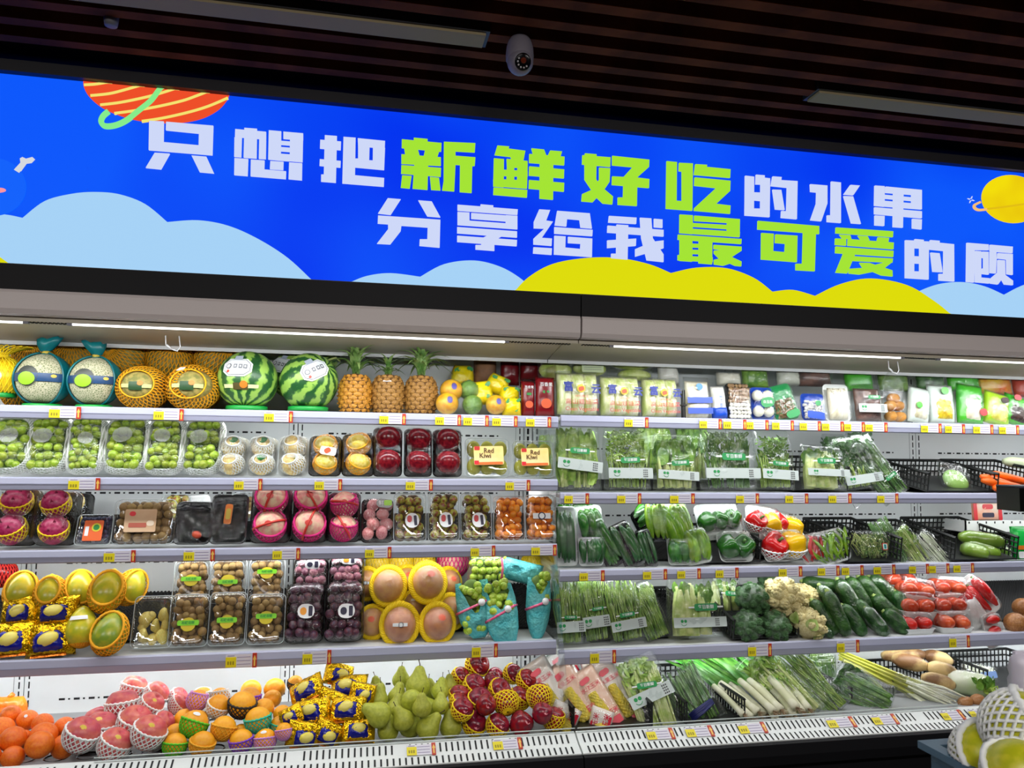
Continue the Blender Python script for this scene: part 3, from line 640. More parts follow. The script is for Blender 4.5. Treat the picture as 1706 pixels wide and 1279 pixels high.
def flat(t, x, z, w, h, y, mat, name='label', rot=0, rnd=.2, th=.001, label=None):
    """a thin printed card whose front is at y (facing the aisle)"""
    L = rr(w, h, min(w, h)*rnd, 0, 3); p = [(a*cos(rot)-b*sin(rot), a*sin(rot)+b*cos(rot)) for a, b, _ in L]
    return obj(name, mk(name, prism(p, 0, th), mat, False), t, (x, y, z), label=label)
def sub_flat(par, x, z, w, h, y, mat, name, rot=0, rnd=.2): return flat(par, x, z, w, h, y, mat, name, rot, rnd, .0006)

# price tags
PTM = {}
def price_tag(px0, px1, key, label, group):
    if key[0] in 'lr':
        z = SH[key]; hh = .046 if key[1] != '4' else .056; y = -.0135; tilt = 0; zc = z-hh*.5; hgt = .036
        x0, x1 = P(px0, CY+100, -.013)[0], P(px1, CY+100, -.013)[0]
        d = ray((px0+px1)/2, 700)
    t = thing('price_tag', label, 'price tag', group, ((x0+x1)/2, y, zc)); w = x1-x0
    hg = hgt if key[1] != '4' else .044
    obj('price_panel', mk('price_panel', box(-w*.5, -w*.16, -.0016, .0006, -hg*.5, hg*.30), YEL, False), t)
    cardo = obj('text_panel', mk('text_panel', box(-w*.5, w*.36, -.0008, .0006, -hg*.5, hg*.5), WCARD, False), t)
    g = G()
    for k in range(3): g.add(box(-w*.14, w*.30, -.0011, -.0007, hg*(.28-.28*k)-.0012, hg*(.28-.28*k)+.0012))
    g.add(box(-w*.44, -w*.22, -.0011, -.0007, hg*.36, hg*.42))
    obj('print_lines', mk('print_lines', g.vf(), M('violet_ink', (150, 140, 170), .6), False), cardo, kind='stuff')
    mkr = obj('arrow_marker', mk('arrow_marker', box(w*.36, w*.5, -.0025, .0006, -hg*.55, hg*.55), REDM, False), t)
    g2 = prism([(w*.43, hg*.40), (w*.485, hg*.05), (w*.452, hg*.05), (w*.452, -hg*.42), (w*.408, -hg*.42), (w*.408, hg*.05), (w*.375, hg*.05)], -.0032, -.0024)
    obj('arrow', mk('arrow', g2, GOLDM, False), mkr)
def rail_x(px, key):   # photo x on that rail -> world x (solve on the rail's own height)
    z = SH[key]-.023; lo, hi = 400, 1200
    for _ in range(30):
        mid = (lo+hi)/2
        if P(px, mid, -.013)[1] > z: lo = mid
        else: hi = mid
    return P(px, mid, -.013)[0]

# vegetables
def stalks(w, h, d, n, r, z0=.02, z1=.6, fan=.15, seed=0, sway=.05, sides=5, taper=.7):
    g = G(); rd = random.Random(seed)
    for i in range(n):
        x = (rd.random()-.5)*w*.82; y = (rd.random()-.5)*d*.7; a = z0*h+rd.random()*.03*h; b = h*(z1+rd.uniform(-.12, .1))
        x2 = x*(1+fan)+rd.uniform(-1, 1)*sway*w; y2 = y*(1+fan)
        xm = (x+x2)/2+rd.uniform(-1, 1)*sway*w
        q = r*rd.uniform(.7, 1.25)
        g.add(tube([(x, y, a), ((x+xm)/2, y, a+(b-a)*.35), (xm, (y+y2)/2, a+(b-a)*.65), (x2, y2, b)], [q*.9, q, q*.9, q*taper], sides))
    return g.vf()
def leaves(w, h, d, n, ln, wd, z0=.45, z1=.95, seed=0, up=.7, seg=4, curl=.12):
    g = G(); rd = random.Random(seed+5)
    for i in range(n):
        b = np.array([(rd.random()-.5)*w*.8, (rd.random()-.5)*d*.75, h*rd.uniform(z0, z1)])
        dr = np.array([rd.uniform(-1, 1)*(1-up)*1.2, rd.uniform(-1, 1)*(1-up), up+rd.uniform(-.4, .3)]); dr /= np.linalg.norm(dr)
        L = ln*rd.uniform(.6, 1.15); tp = b+dr*L
        tp[0] = np.clip(tp[0], -w*.47, w*.47); tp[2] = min(tp[2], h*.98); tp[1] = np.clip(tp[1], -d*.45, d*.45)
        g.add(leaf(b, tp, wd*rd.uniform(.6, 1.2), (rd.uniform(-.6, .6), -1, rd.uniform(-.3, .5)), seg, rd.uniform(-curl, curl)))
    return g.vf()
def lm(name, c1, c2, sc=30): return M(name, c1, .5, c2, sc, bump=.2, bscale=60, var=.0)
LEAF = dict(
 dark=lm('leaf_dark', (34, 76, 26), (66, 118, 40)), mid=lm('leaf_mid', (78, 128, 34), (126, 168, 58)), light=lm('leaf_light', (120, 164, 48), (170, 200, 84)),
 pale=lm('leaf_pale', (150, 180, 84), (190, 206, 130)), fern=lm('leaf_fern', (80, 118, 48), (124, 156, 72)))
STLK = dict(green=lm('stalk_green', (118, 150, 46), (160, 184, 76)), pale=lm('stalk_pale', (164, 184, 90), (206, 212, 140)), white=lm('stalk_white', (214, 220, 190), (238, 238, 224)), dark=lm('stalk_dark', (58, 104, 34), (96, 138, 52)), bean=lm('bean_green', (104, 142, 48), (154, 180, 82)))
def smile_band(t, w, z, y, hb, rot=0):
    b = flat(t, 0, z, w*.96, hb, y, M('frosted_band', (188, 198, 194), .35), 'paper_band', rot, .05)
    c, s_ = cos(rot), sin(rot)
    q = lambda a, bb: (a*c-bb*s_, a*s_+bb*c)
    e = hb*.16
    for sx in (-1, 1):
        x, zz = q(-w*.30+sx*e*1.15, hb*.14); sub_flat(b, x, zz, e*2, e*2, -.0008, GREENTAG, 'green_dot', 0, .5)
    arc = [( -w*.30+hb*.3*cos(rad(a)), -hb*.02+hb*.28*sin(rad(a)), 0) for a in range(200, 341, 20)]
    obj('smile_line', mk('smile_line', tube([(q(x, zz)[0], -.001, q(x, zz)[1]) for x, zz, _ in arc], hb*.025, 4), GREENTAG), b)
    g = G()
    for i in range(4):
        for j in range(3):
            x, zz = q(w*.28+j*hb*.17, hb*(.28-.2*i)); g.add(box(x-hb*.05, x+hb*.05, -.0012, -.0004, zz-hb*.05, zz+hb*.05))
    obj('print_marks', mk('print_marks', g.vf(), INK, False), b, kind='stuff')
def green_tag(t, x, z, w, y, rot=0):
    hb = w*.28
    g = flat(t, x, z, w, hb, y, GREENTAG, 'brand_tag', rot, .35)
    o = text('每日新鲜', hb*.62, WPAPER, g, (0, -.0014, 0), (pi/2, -rot, 0), .012)
    for sx in (-1, 1): sub_flat(g, sx*w*.62*cos(rot), sx*w*.62*sin(rot), w*.26, hb*.22, .0004, WPAPER, 'tape_tail', rot, .1)
def veg_bag(label, group, b, Y, kind, sh=None, lean=12, d=.09, roll=0, band=True, tagx=None, tagz=.58, seed=0, name='bagged_greens', cat='vegetables', bandz=.30, bandrot=0, gather=.12, bagmat=None):
    t, w, h = pack(name, label, cat, group, b, Y, lean, d, sh, roll)
    p = obj('clear_bag', mk('clear_bag', pillow(w*1.04, h*1.03, d, 16, 18, seed, .35, 3.2, gather), bagmat or BAGF), t, (0, d/2, 0))
    W, H, D = w*.9, h*.93, d*.8; off = (0, d/2, h*.02)
    st_, lf = None, None
    if kind == 'cos':      # broad lettuce leaves
        lf = (leaves(W, H, D, 90, H*.55, W*.26, .05, .6, seed, .88, 5, .1), LEAF['light']); st_ = (stalks(W, H, D, 26, W*.035, .02, .6, .2, seed), STLK['pale'])
    elif kind == 'frisee':
        lf = (leaves(W, H, D, 520, H*.12, W*.045, .42, .95, seed, .3, 3, .3), LEAF['light']); st_ = (stalks(W, H, D, 70, W*.014, .02, .62, .2, seed), STLK['green'])
    elif kind == 'bok':
        lf = (leaves(W, H, D, 70, H*.45, W*.3, .42, .7, seed, .85, 5, .12), LEAF['mid']); st_ = (stalks(W, H, D, 30, W*.05, .02, .55, .1, seed, taper=.5), STLK['pale'])
    elif kind == 'crown':
        lf = (leaves(W, H, D, 520, H*.13, W*.035, .30, .96, seed, .7, 3, .2), LEAF['fern']); st_ = (stalks(W, H, D, 60, W*.013, .02, .8, .2, seed), STLK['dark'])
    elif kind == 'water':
        lf = (leaves(W, H, D, 420, H*.1, W*.07, .32, .92, seed, .3, 3, .2), LEAF['mid']); st_ = (stalks(W, H, D, 60, W*.014, .02, .6, .2, seed), STLK['green'])
    elif kind == 'spinach':
        lf = (leaves(W, H, D, 200, H*.22, W*.15, .30, .92, seed, .5, 4, .2), LEAF['dark']); st_ = (stalks(W, H, D, 40, W*.016, .02, .5, .3, seed), STLK['green'])
    elif kind == 'okra':
        st_ = (stalks(W, H, D, 16, W*.10, .02, .85, -.1, seed, .02, 8, .35), STLK['pale']); lf = (leaves(W, H, D, 24, H*.3, W*.16, .5, .8, seed, .85), LEAF['mid'])
    elif kind == 'bean':
        st_ = (stalks(W, H, D, 90, W*.022, .0, .95, .05, seed, .16, 5, .7), STLK['bean'])
    elif kind == 'sprout':
        lf = (leaves(W, H, D, 700, H*.07, W*.04, .04, .92, seed, .1, 3, .3), LEAF['fern']); st_ = (stalks(W, H, D, 60, W*.01, .02, .9, .2, seed, .3), STLK['pale'])
    elif kind == 'leek':
        st_ = (stalks(W, H, D, 60, W*.03, .02, 1.0, .25, seed, .04, 5, .6), STLK['dark'])
    elif kind == 'celery':
        st_ = (stalks(W, H, D, 40, W*.035, .02, .8, .1, seed, .04, 6, .7), STLK['pale']); lf = (leaves(W, H, D, 260, H*.14, W*.10, .45, .95, seed, .5, 3, .2), LEAF['light'])
    elif kind == 'white':
        st_ = (stalks(W, H, D, 60, W*.02, .02, .93, .1, seed, .05, 5, .6), STLK['white'])
    if st_: obj('stalks', mk('stalks', *st_), t, off, kind='stuff')
    if lf: obj('leaves', mk('leaves', *lf), t, off, kind='stuff')
    if band: smile_band(t, w, h*bandz, -.004, h*.16 if h > .15 else h*.2, bandrot)
    if tagx is not None: green_tag(t, tagx*w, h*tagz, w*.42, -.006, rad(R_(-6, 4)))
    return t
def cuke(name, label, group, cat, x0, y0, x1, y1, Y, rpx, mat, Y2=None, wrapm=None, bend=0, tip=.55, nseg=10, end=None):
    """long vegetable lying from photo point 0 (at Y) to point 1 (at Y2)"""
    Y2 = Y if Y2 is None else Y2; a = np.array([P(x0, y0, Y)[0], Y, P(x0, y0, Y)[1]]); b = np.array([P(x1, y1, Y2)[0], Y2, P(x1, y1, Y2)[1]])
    r = rpx*mpp((x0+x1)/2, (y0+y1)/2, Y); c = (a+b)/2; ax = b-a; sd = np.cross(ax, (0, 1, 0)); sd /= np.linalg.norm(sd)+1e-9
    t = thing(name, label, cat, group, tuple(c))
    pts = [a-c+ax*s+sd*bend*np.linalg.norm(ax)*sin(pi*s) for s in np.linspace(0, 1, nseg)]
    pr = [r*(.45 if i == 0 else .86 if i == 1 else 1 if i < nseg-3 else (.96, .82, tip)[i-nseg+3]) for i in range(nseg)]
    obj('body', mk('body', tube(pts, pr, 12), mat), t)
    if end: obj('stem_end', mk('stem_end', tube([pts[0]-ax*.06, pts[0]-ax*.02, pts[0]+ax*.01], [r*.22, r*.26, r*.4], 7), end), t)
    if wrapm: obj('film', mk('film', tube([pts[0]-ax*.03]+pts+[pts[-1]+ax*.06], [r*.3]+[q*1.07 for q in pr]+[r*.4], 12), wrapm), t)
    return t
def florets(n, r, seed, sq=.8, lobes=26):
    g = G(); rd = random.Random(seed); g.add(sph(r*.86, r*.86, r*sq*.86, 16, 10), (0, 0, 0))
    for i in range(lobes):
        z = 1-1.5*(i+.5)/lobes; a = i*2.39996; q = math.sqrt(max(0, 1-z*z)); R = r*rd.uniform(.24, .34)
        c = np.array([q*cos(a)*r*.8, q*sin(a)*r*.8, z*r*sq*.8]); g.add(sph(R, nu=10, nv=7), c)
        for k in range(n):
            u, v = rd.random()*2*pi, rd.uniform(-.2, 1); qq = math.sqrt(max(0, 1-v*v)); dn = np.array([qq*cos(u), qq*sin(u), v])
            R3 = np.array([q*cos(a), q*sin(a), z]); dn = dn*.8+R3; dn /= np.linalg.norm(dn)
            g.add(sph(R*rd.uniform(.22, .34), nu=6, nv=4), c+dn*R*.95)
    return g.vf()
BASK = M('black_basket', (16, 18, 17), .4)
def basket(label, group, x0, x1, y0, y1, z, h, slant=0, step=.022, back=True, front=False, tilt=0, yaw=0):
    """open lattice crate; world extents, real depth"""
    cx, cy = (x0+x1)/2, (y0+y1)/2; t = thing('produce_basket', label, 'basket', group, (cx, cy, z), (rad(tilt), 0, rad(yaw)))
    w, d = (x1-x0)/2, (y1-y0)/2
    def panel(p0, p1, hh):
        g = G(); p0 = np.array(p0, float); p1 = np.array(p1, float); L = np.linalg.norm(p1-p0); n = max(2, int(L/step)); rt = .004
        f = lambda s, zz: p0+(p1-p0)*s+np.array([0, 0, zz])
        for k in range(n+1): g.add(tube([f(k/n, 0), f(k/n, hh)], rt, 4))
        for zz in np.arange(0, hh+.001, max(.02, hh/max(1, int(hh/.024)))): g.add(tube([f(0, zz), f(1, zz)], rt if zz < hh-.01 else rt*1.7, 4))
        return g.vf()
    S4 = [((-w, -d, 0), (-w, d, 0)), ((w, -d, 0), (w, d, 0))]
    if back: S4.append(((-w, d, 0), (w, d, 0)))
    if front: S4.append(((-w, -d, 0), (w, -d, 0)))
    for p0, p1 in S4: obj('side_lattice', mk('side_lattice', panel(p0, p1, h), BASK, False), t)
    obj('bottom', mk('bottom', box(-w, w, -d, d, -.002, .004), BASK, False), t)
    return t

# ================================================================ fruit case, top shelf
def stripes_mat():
    m = M('watermelon_rind', (120, 170, 70), .35); nt = m.node_tree; N = nt.nodes; L = nt.links
    tc = N.new('ShaderNodeTexCoord'); nz = N.new('ShaderNodeTexNoise'); nz.inputs['Scale'].default_value = 4.5; nz.inputs['Detail'].default_value = 5
    L.new(tc.outputs['Object'], nz.inputs['Vector'])
    gr = N.new('ShaderNodeTexGradient'); gr.gradient_type = 'RADIAL'; L.new(tc.outputs['Object'], gr.inputs['Vector'])
    a = N.new('ShaderNodeMath'); a.operation = 'MULTIPLY_ADD'; a.inputs[1].default_value = 11*2*pi; L.new(gr.outputs['Fac'], a.inputs[0])
    b = N.new('ShaderNodeMath'); b.operation = 'MULTIPLY'; b.inputs[1].default_value = 7.0; L.new(nz.outputs['Fac'], b.inputs[0]); L.new(b.outputs[0], a.inputs[2])
    s = N.new('ShaderNodeMath'); s.operation = 'SINE'; L.new(a.outputs[0], s.inputs[0])
    r = N.new('ShaderNodeValToRGB'); e = r.color_ramp.elements; e[0].position = .30; e[0].color = lin((150, 190, 84)); e[1].position = .78; e[1].color = lin((34, 84, 40)); q2 = e.new(.52); q2.color = lin((96, 146, 60))
    q = N.new('ShaderNodeMath'); q.operation = 'MULTIPLY_ADD'; q.inputs[1].default_value = .5; q.inputs[2].default_value = .5; L.new(s.outputs[0], q.inputs[0]); L.new(q.outputs[0], r.inputs[0])
    L.new(r.outputs[0], N['Principled BSDF'].inputs['Base Color']); return m
WM = stripes_mat()
def cantaloupe_mat():
    m = M('netted_melon_rind', (178, 172, 140), .7, bump=0); nt = m.node_tree; N = nt.nodes; L = nt.links
    tc = N.new('ShaderNodeTexCoord'); v = N.new('ShaderNodeTexVoronoi'); v.feature = 'DISTANCE_TO_EDGE'; v.inputs['Scale'].default_value = 130; L.new(tc.outputs['Object'], v.inputs['Vector'])
    r = N.new('ShaderNodeValToRGB'); e = r.color_ramp.elements; e[0].color = lin((208, 202, 172)); e[1].color = lin((134, 142, 104)); e[0].position = .03; e[1].position = .22
    L.new(v.outputs['Distance'], r.inputs[0]); L.new(r.outputs[0], N['Principled BSDF'].inputs['Base Color']); return m
CANT = cantaloupe_mat(); HAMI = M('hami_rind', (120, 120, 62), .6, (164, 150, 84), 6); TEAL = M('teal_cloth', (0, 118, 122), .35, (0, 92, 104), 5); GRING = M('green_ring', (20, 150, 60), .35)
NAVY = M('navy_sash', (24, 66, 110), .4); LIME = M('lime_sticker', (150, 206, 40), .4); GOLD = M('gold_print', (206, 178, 60), .4)
YMEL = M('yellow_melon', (240, 206, 20), .45, (224, 184, 14), 4)
def ring(t, r, z=0): obj('ring_stand', mk('ring_stand', lathe([(r*.62, 0), (r*.68, 0), (r*.68, .016), (r*.62, .018), (r*.57, .016), (r*.57, 0)], 28), GRING), t, (0, 0, z))
def on_shelf(px, rpx, Y, key, zr=1.0):
    """centre px, radius px -> X, radius in metres, resting on that shelf"""
    m = mpp(px, 650, Y); z = SH[key]; lo, hi = 300, 1300
    for _ in range(30):
        mid = (lo+hi)/2
        if P(px, mid, Y)[1] > z+rpx*m: lo = mid
        else: hi = mid
    return P(px, mid, Y)[0], rpx*m
for px, rp, k in ((73, 43, 0), (159, 41, 1)):
    X, r = on_shelf(px, rp, .13, 'l1'); z0 = SH['l1']-.006
    t = thing('netted_melon', ('round netted melon in a teal cloth wrap whose knot leans right', 'round netted melon in a teal cloth wrap whose knot leans left')[k], 'melon', 'netted melons in teal wraps', (X, .13, z0))
    ring(t, r); zc = r*1.02+.012
    obj('fruit_body', mk('fruit_body', sph(r*.97, r*.97, r*.98, 28, 18), CANT), t, (0, 0, zc))
    # wrap: open to the front
    V, F = patch(r, r, r, 58, 302, -86, 86, 28, 14, 1.02); cl = obj('cloth_wrap', mk('cloth_wrap', (V, F), TEAL), t, (0, 0, zc))
    hem = [(r*1.03*sin(rad(58*s))*cos(rad(la)), -r*1.03*cos(rad(58))*cos(rad(la)), r*1.03*sin(rad(la))) for s in (1,) for la in range(-80, 81, 10)]
    hem2 = [(-x, y, z) for x, y, z in hem]
    for hm in (hem, hem2): obj('hem', mk('hem', tube(hm, .004, 5), TEAL), cl)
    sg = 1 if k == 0 else -1; g = G(); n = 22
    loops = []
    for z, rx, ry, ox in ((.86, .30, .30, 0), (1.0, .12, .12, .01), (1.06, .09, .09, .02), (1.18, .24, .17, .04), (1.40, .38, .24, .09), (1.60, .44, .2, .15)):
        loops.append([(r*(ox*sg+rx*cos(2*pi*i/n)*(1+.12*(i % 2))), r*ry*sin(2*pi*i/n)*(1+.25*(i % 2)), r*(z+((.05*cos(2*pi*i/n)*sg+.05*sin(5*2*pi*i/n)) if z > 1.1 else 0))) for i in range(n)])
    kn = obj('knot', mk('knot', loft(loops, False, True), TEAL), t, (0, 0, zc)); obj('tie', mk('tie', lathe([(r*.13, -.006), (r*.15, 0), (r*.13, .006)], 16), GOLD), kn, (r*.03*sg, 0, r*1.03))
    sa = obj('sash', mk('sash', patch(r, r, r, -58, 58, -8, 10, 16, 4, 1.012), NAVY), t, (0, 0, zc))
    obj('dark_oval', mk('dark_oval', disc_patch(r, -16+k*6, 4, 24, .95, 1.016), M('dark_oval', (52, 58, 50), .4)), t, (0, 0, zc))
    obj('sticker', mk('sticker', disc_patch(r, -16+k*6, -2, 19, .75, 1.026), LIME), t, (0, 0, zc)); obj('gold_mark', mk('gold_mark', disc_patch(r, 38, 4, 6, .6, 1.024), GOLD), t, (0, 0, zc))
# yellow melon in yellow net cut by the frame
t, r = fruit('netted_melon', 'yellow melon in a yellow net gathered at its top', 'melon', None, 2, 628, 34, .13, 'ball', YMEL, NY, (0, 0, 0), (-86, 74), nk=dict(n=26, r=.028))
ring(t, r, -r); obj('net_tail', mk('net_tail', net([[(r*q*cos(2*pi*k/24)+r*o, r*q*sin(2*pi*k/24), r*z) for k in range(24)] for z, q, o in ((.98, .22, 0), (1.12, .2, .06), (1.3, .4, .2), (1.45, .62, .4), (1.5, .8, .5))], 16, .5, r*.035), NY), t)
obj('sticker', mk('sticker', disc_patch(r, 6, 0, 17, 1, 1.03), WPAPER), t)
# hami melons in orange nets, front pair
for k, (px, rp) in enumerate(((239, 40), (322, 42))):
    X, r = on_shelf(px, rp, .13, 'l1'); z0 = SH['l1']
    t = thing('hami_melon', ('oval hami melon in orange net, no price sticker, beside the teal wraps', 'oval hami melon in orange net with white price sticker, beside a watermelon')[k], 'melon', 'hami melons in orange nets', (X, .13, z0+r*.88))
    S3 = (r*1.0, r*1.25, r*.86)
    obj('fruit_body', fbody('ball', HAMI), t, s=(r*.97, r*1.22, r*.86))
    obj('foam_net', cm('haminet', lambda: mk('foam_net', (lambda g: g.vf())(G().add(net(latloops(-86, 52, 16, 60, 1.04, 1.04, 1.04), 34, .45, .026), R=rot3(rad(82), 0, 0))), NHO)), t, s=(r, r*1.22, r*.88), rot=(0, 0, R_(-.3, .3)))
    L = latloops(52, 53, 2, 40, 1.05, 1.05, 1.05)[0]; L = L+[L[0]]
    obj('net_rim', cm('hamirim', lambda: mk('net_rim', (lambda g: g.vf())(G().add(tube(L, .035, 6, False), R=rot3(rad(82), 0, 0))), NHO)), t, s=(r, r*1.22, r*.88))
    obj('label_strip', mk('label_strip', patch(r, r*1.22, r*.86, -34, 34, -4, 6, 10, 2, 1.03), M('pale_green_label', (190, 200, 130), .5)), t)
    obj('label_badge', mk('label_badge', patch(r, r*1.22, r*.86, -14, 14, -10, 12, 6, 4, 1.045), M('dark_green_label', (30, 70, 30), .5)), t); obj('badge_dot', mk('badge_dot', disc_patch(1, 10, 8, 6, 1, 1.06), M('orange_dot', (220, 120, 30), .5)), t, s=(r, r*1.22, r*.86))
    if k: obj('price_sticker', mk('price_sticker', patch(r, r*1.22, r*.88, -38, -14, 40, 54, 4, 3, 1.07), WPAPER), t)
for i, (px, py, rp, Y) in enumerate(((60, 588, 34, .34), (130, 590, 34, .36), (208, 592, 36, .34), (285, 597, 38, .35), (365, 600, 38, .34), (40, 650, 34, .35), (245, 650, 34, .36), (330, 650, 36, .36))):
    fruit('hami_melon', 'hami melon in an orange net piled behind the front row', 'melon', 'hami melons piled at the back', px, py, rp, Y, 'ball', HAMI, NHO, (rad(70+R_(-20, 10)), 0, R_(-.6, .6)), (-86, 78), nk=dict(n=34, r=.026, rim=0, m=14))
# watermelons
PLATE = M('melon_plate', (226, 230, 232), .35)
for px, py, rp, Y, nm, lab, st_, rot in ((413, 634, 49, .14, 'w1', 'pale striped watermelon with eight-sided plate label and a badge strip', 1, (rad(-24), rad(12), rad(20))),
                            (515, 636, 48, .14, 'w2', 'darker striped watermelon with tilted plate label beside the pineapples', 2, (rad(40), rad(50), 0)),
                            (490, 625, 40, .33, 'w3', 'dark watermelon standing behind the tilted-label watermelon', 3, (0, rad(60), .4)), (530, 590, 36, .36, 'w4', 'dark green watermelon lying on top at the back of the shelf', 0, (.4, rad(70), 2))):
    X, Z = P(px, py, Y); r = rp*mpp(px, py, Y); t = thing('watermelon', lab, 'watermelon', 'watermelons on the top shelf', (X, Y, Z))
    if Y < .2: ring(t, r, -r-.002)
    obj('fruit_body', cm('wmb', lambda: mk('fruit_body', sph(1, 1, 1, 32, 20), WM)), t, s=r, rot=rot)
    if st_:
        lon, lat, tw = {1: (-14, 22, 0), 2: (14, 20, -.5), 3: (-30, 20, .2)}[st_]
        R = rot3(0, 0, rad(lon)) @ rot3(-rad(lat), 0, 0) @ rot3(0, tw, 0)
        def plate(w, h, k, m):
            V = []; pts = [(-w, -h*.45), (-w*.6, -h), (w*.6, -h), (w, -h*.45), (w, h*.45), (w*.6, h), (-w*.6, h), (-w, h*.45)]
            V = [(0, -1, 0)]+[(a, -math.sqrt(1-a*a-b*b), b) for a, b in pts]; V = (np.array(V) @ R.T)*r*k
            return mk('plate', (V, [(0, 1+i, 1+(i+1) % 8) for i in range(8)]), m, False)
        pl = obj('plate_label', plate(.45, .30, 1.06, PLATE), t); obj('plate_line', plate(.40, .26, 1.064, M('plate_line', (70, 74, 80), .5)), pl); obj('plate_face', plate(.385, .245, 1.068, PLATE), pl)
        V = np.array([(-.15, -1, .26), (.12, -1, .26), (.12, -1, .48), (-.15, -1, .48)]); V = V/np.linalg.norm(V, axis=1)[:, None]
        obj('plate_tab', mk('plate_tab', ((V @ R.T)*r*1.05, [(0, 1, 2, 3)]), M('plate_tab', (170, 180, 196), .4), False), pl)
        def mark(pts, m, k=1.072): V = np.array([(a, -math.sqrt(1-a*a-b*b), b) for a, b in pts]); obj('plate_print', mk('plate_print', ((V @ R.T)*r*k, [tuple(range(len(pts)))]), m, False), pl)
        mark([(-.26+.09*cos(a*pi/5), .02+.09*sin(a*pi/5)) for a in range(10)], GREYTXT); mark([(-.26+.06*cos(a*pi/5), .02+.06*sin(a*pi/5)) for a in range(10)], PLATE, 1.076)
        for q in (-.10, .06, .2): mark([(q, -.06), (q+.11, -.06), (q+.11, .08), (q, .08)], GREYTXT); mark([(q+.03, -.02), (q+.08, -.02), (q+.08, .04), (q+.03, .04)], PLATE, 1.076)
        mark([(-.26+.05*cos(a*pi/4), -.15+.05*sin(a*pi/4)) for a in range(8)], M('melon_red', (200, 70, 50), .5))
    if st_ == 1:
        obj('badge_strip', mk('badge_strip', patch(r, r, r, -40, 28, -18, -11, 10, 2, 1.015), M('pale_strip', (214, 220, 160), .5)), t); obj('badge', mk('badge', patch(r, r, r, -20, 8, -21, -8, 6, 3, 1.022), M('brown_badge', (80, 70, 30), .5)), t)
        obj('badge_dot', mk('badge_dot', disc_patch(r, 0, -11, 7, 1, 1.03), M('orange_dot', (220, 120, 30))), t)
t = thing('loose_stalk', 'pale green curled stalk sticking out behind the watermelon', 'stalk', None, (P(555, 600, .26)[0], .26, P(555, 600, .26)[1]))
obj('stalk', mk('stalk', tube([(-.03, 0, -.10), (-.03, 0, -.03), (-.02, 0, .0), (.01, 0, .012), (.03, 0, -.005)], [.008, .007, .006, .005, .003], 7), STLK['pale']), t)
# pineapples
PEYE = M('pineapple_skin', (206, 148, 36), .55, (150, 92, 30), 26, var=.12); PEYE2 = M('pineapple_skin_brown', (170, 124, 52), .6, (120, 82, 34), 26); PBASE = M('pineapple_gap', (96, 62, 22), .8)
def eyes(): 
    g = G()
    for row in range(11):
        z = -1.15+row*.225; q = math.sqrt(max(.12, 1-(abs(z)/1.42)**2.6))
        for k in range(11):
            a = 2*pi*(k+.5*(row % 2))/11; R = rot3(0, 0, a); s = .21*max(.65, q)
            V = np.array([(0, 0, 0), (0, 1, 0), (0, 0, 1), (0, -1, 0), (0, 0, -1)], float)
            pts = [(.10, 0, -.02)]+[(.02, s*1.35*cos(b), s*.95*sin(b)) for b in np.arange(6)*pi/3]+[(.17, 0, -.06)]
            VV = np.array(pts); VV[:, 0] += q*.98; VV[:, 2] += z
            g.add((VV, [(0, 1+i, 1+(i+1) % 6) for i in range(6)]+[(0, 7, 1+4)] ), R=R)
    return g.vf()
for k, (px, rp, h, mt, cs) in enumerate(((592, 27, 62, PEYE, 30), (646, 27, 64, PEYE2, 14), (701, 27, 66, PEYE2, 42))):
    X, r = on_shelf(px, rp, .13, 'l1'); t = thing('pineapple', ('bright yellow pineapple with tall leafy crown beside the watermelon', 'brownish pineapple with a white sticker and short crown', 'brownish pineapple with wide drooping crown and no sticker')[k], 'pineapple', 'pineapples on the top shelf', (X, .13, SH['l1']+r*1.16))
    bd = obj('fruit_body', cm('pbody', lambda: mk('fruit_body', lathe([(.3, -1.22), (.7, -1.15), (.92, -.8), (1, -.2), (1, .3), (.9, .85), (.62, 1.2), (.2, 1.3)], 18), PBASE)), t, s=r)
    obj('eyes', cm(('peyes', mt.name), lambda: mk('eyes', eyes(), mt, False)), t, s=r, rot=(0, 0, k*.3), kind='stuff')
    rd = random.Random(k+3)
    for i in range(cs):
        a = i*2.4; f = i/cs; L = r*(2.2+.6*f if k != 1 else 1.1+.6*f); el = 14+66*f+rd.uniform(-8, 8)
        V, F = leaf((0, 0, 0), (cos(a)*cos(rad(el))*L, sin(a)*cos(rad(el))*L*.8, sin(rad(el))*L), r*.46, (-cos(a), -sin(a), .8), 6, .16+.12*(1-f), lambda s: (1-s)**.7*.9+.05)
        V[:, 2] -= (np.linalg.norm(V[:, :2], axis=1)/r)**2*r*.13
        obj('leaf', mk('leaf', (V, F), cm('pleaf', lambda: M('pineapple_leaf', (86, 128, 56), .45, (150, 178, 104), 30))), t, (0, 0, r*1.22))
    if k == 1: obj('sticker', mk('sticker', patch(r, r, r, -22, 10, 40, 62, 5, 4, 1.24), WPAPER), t)
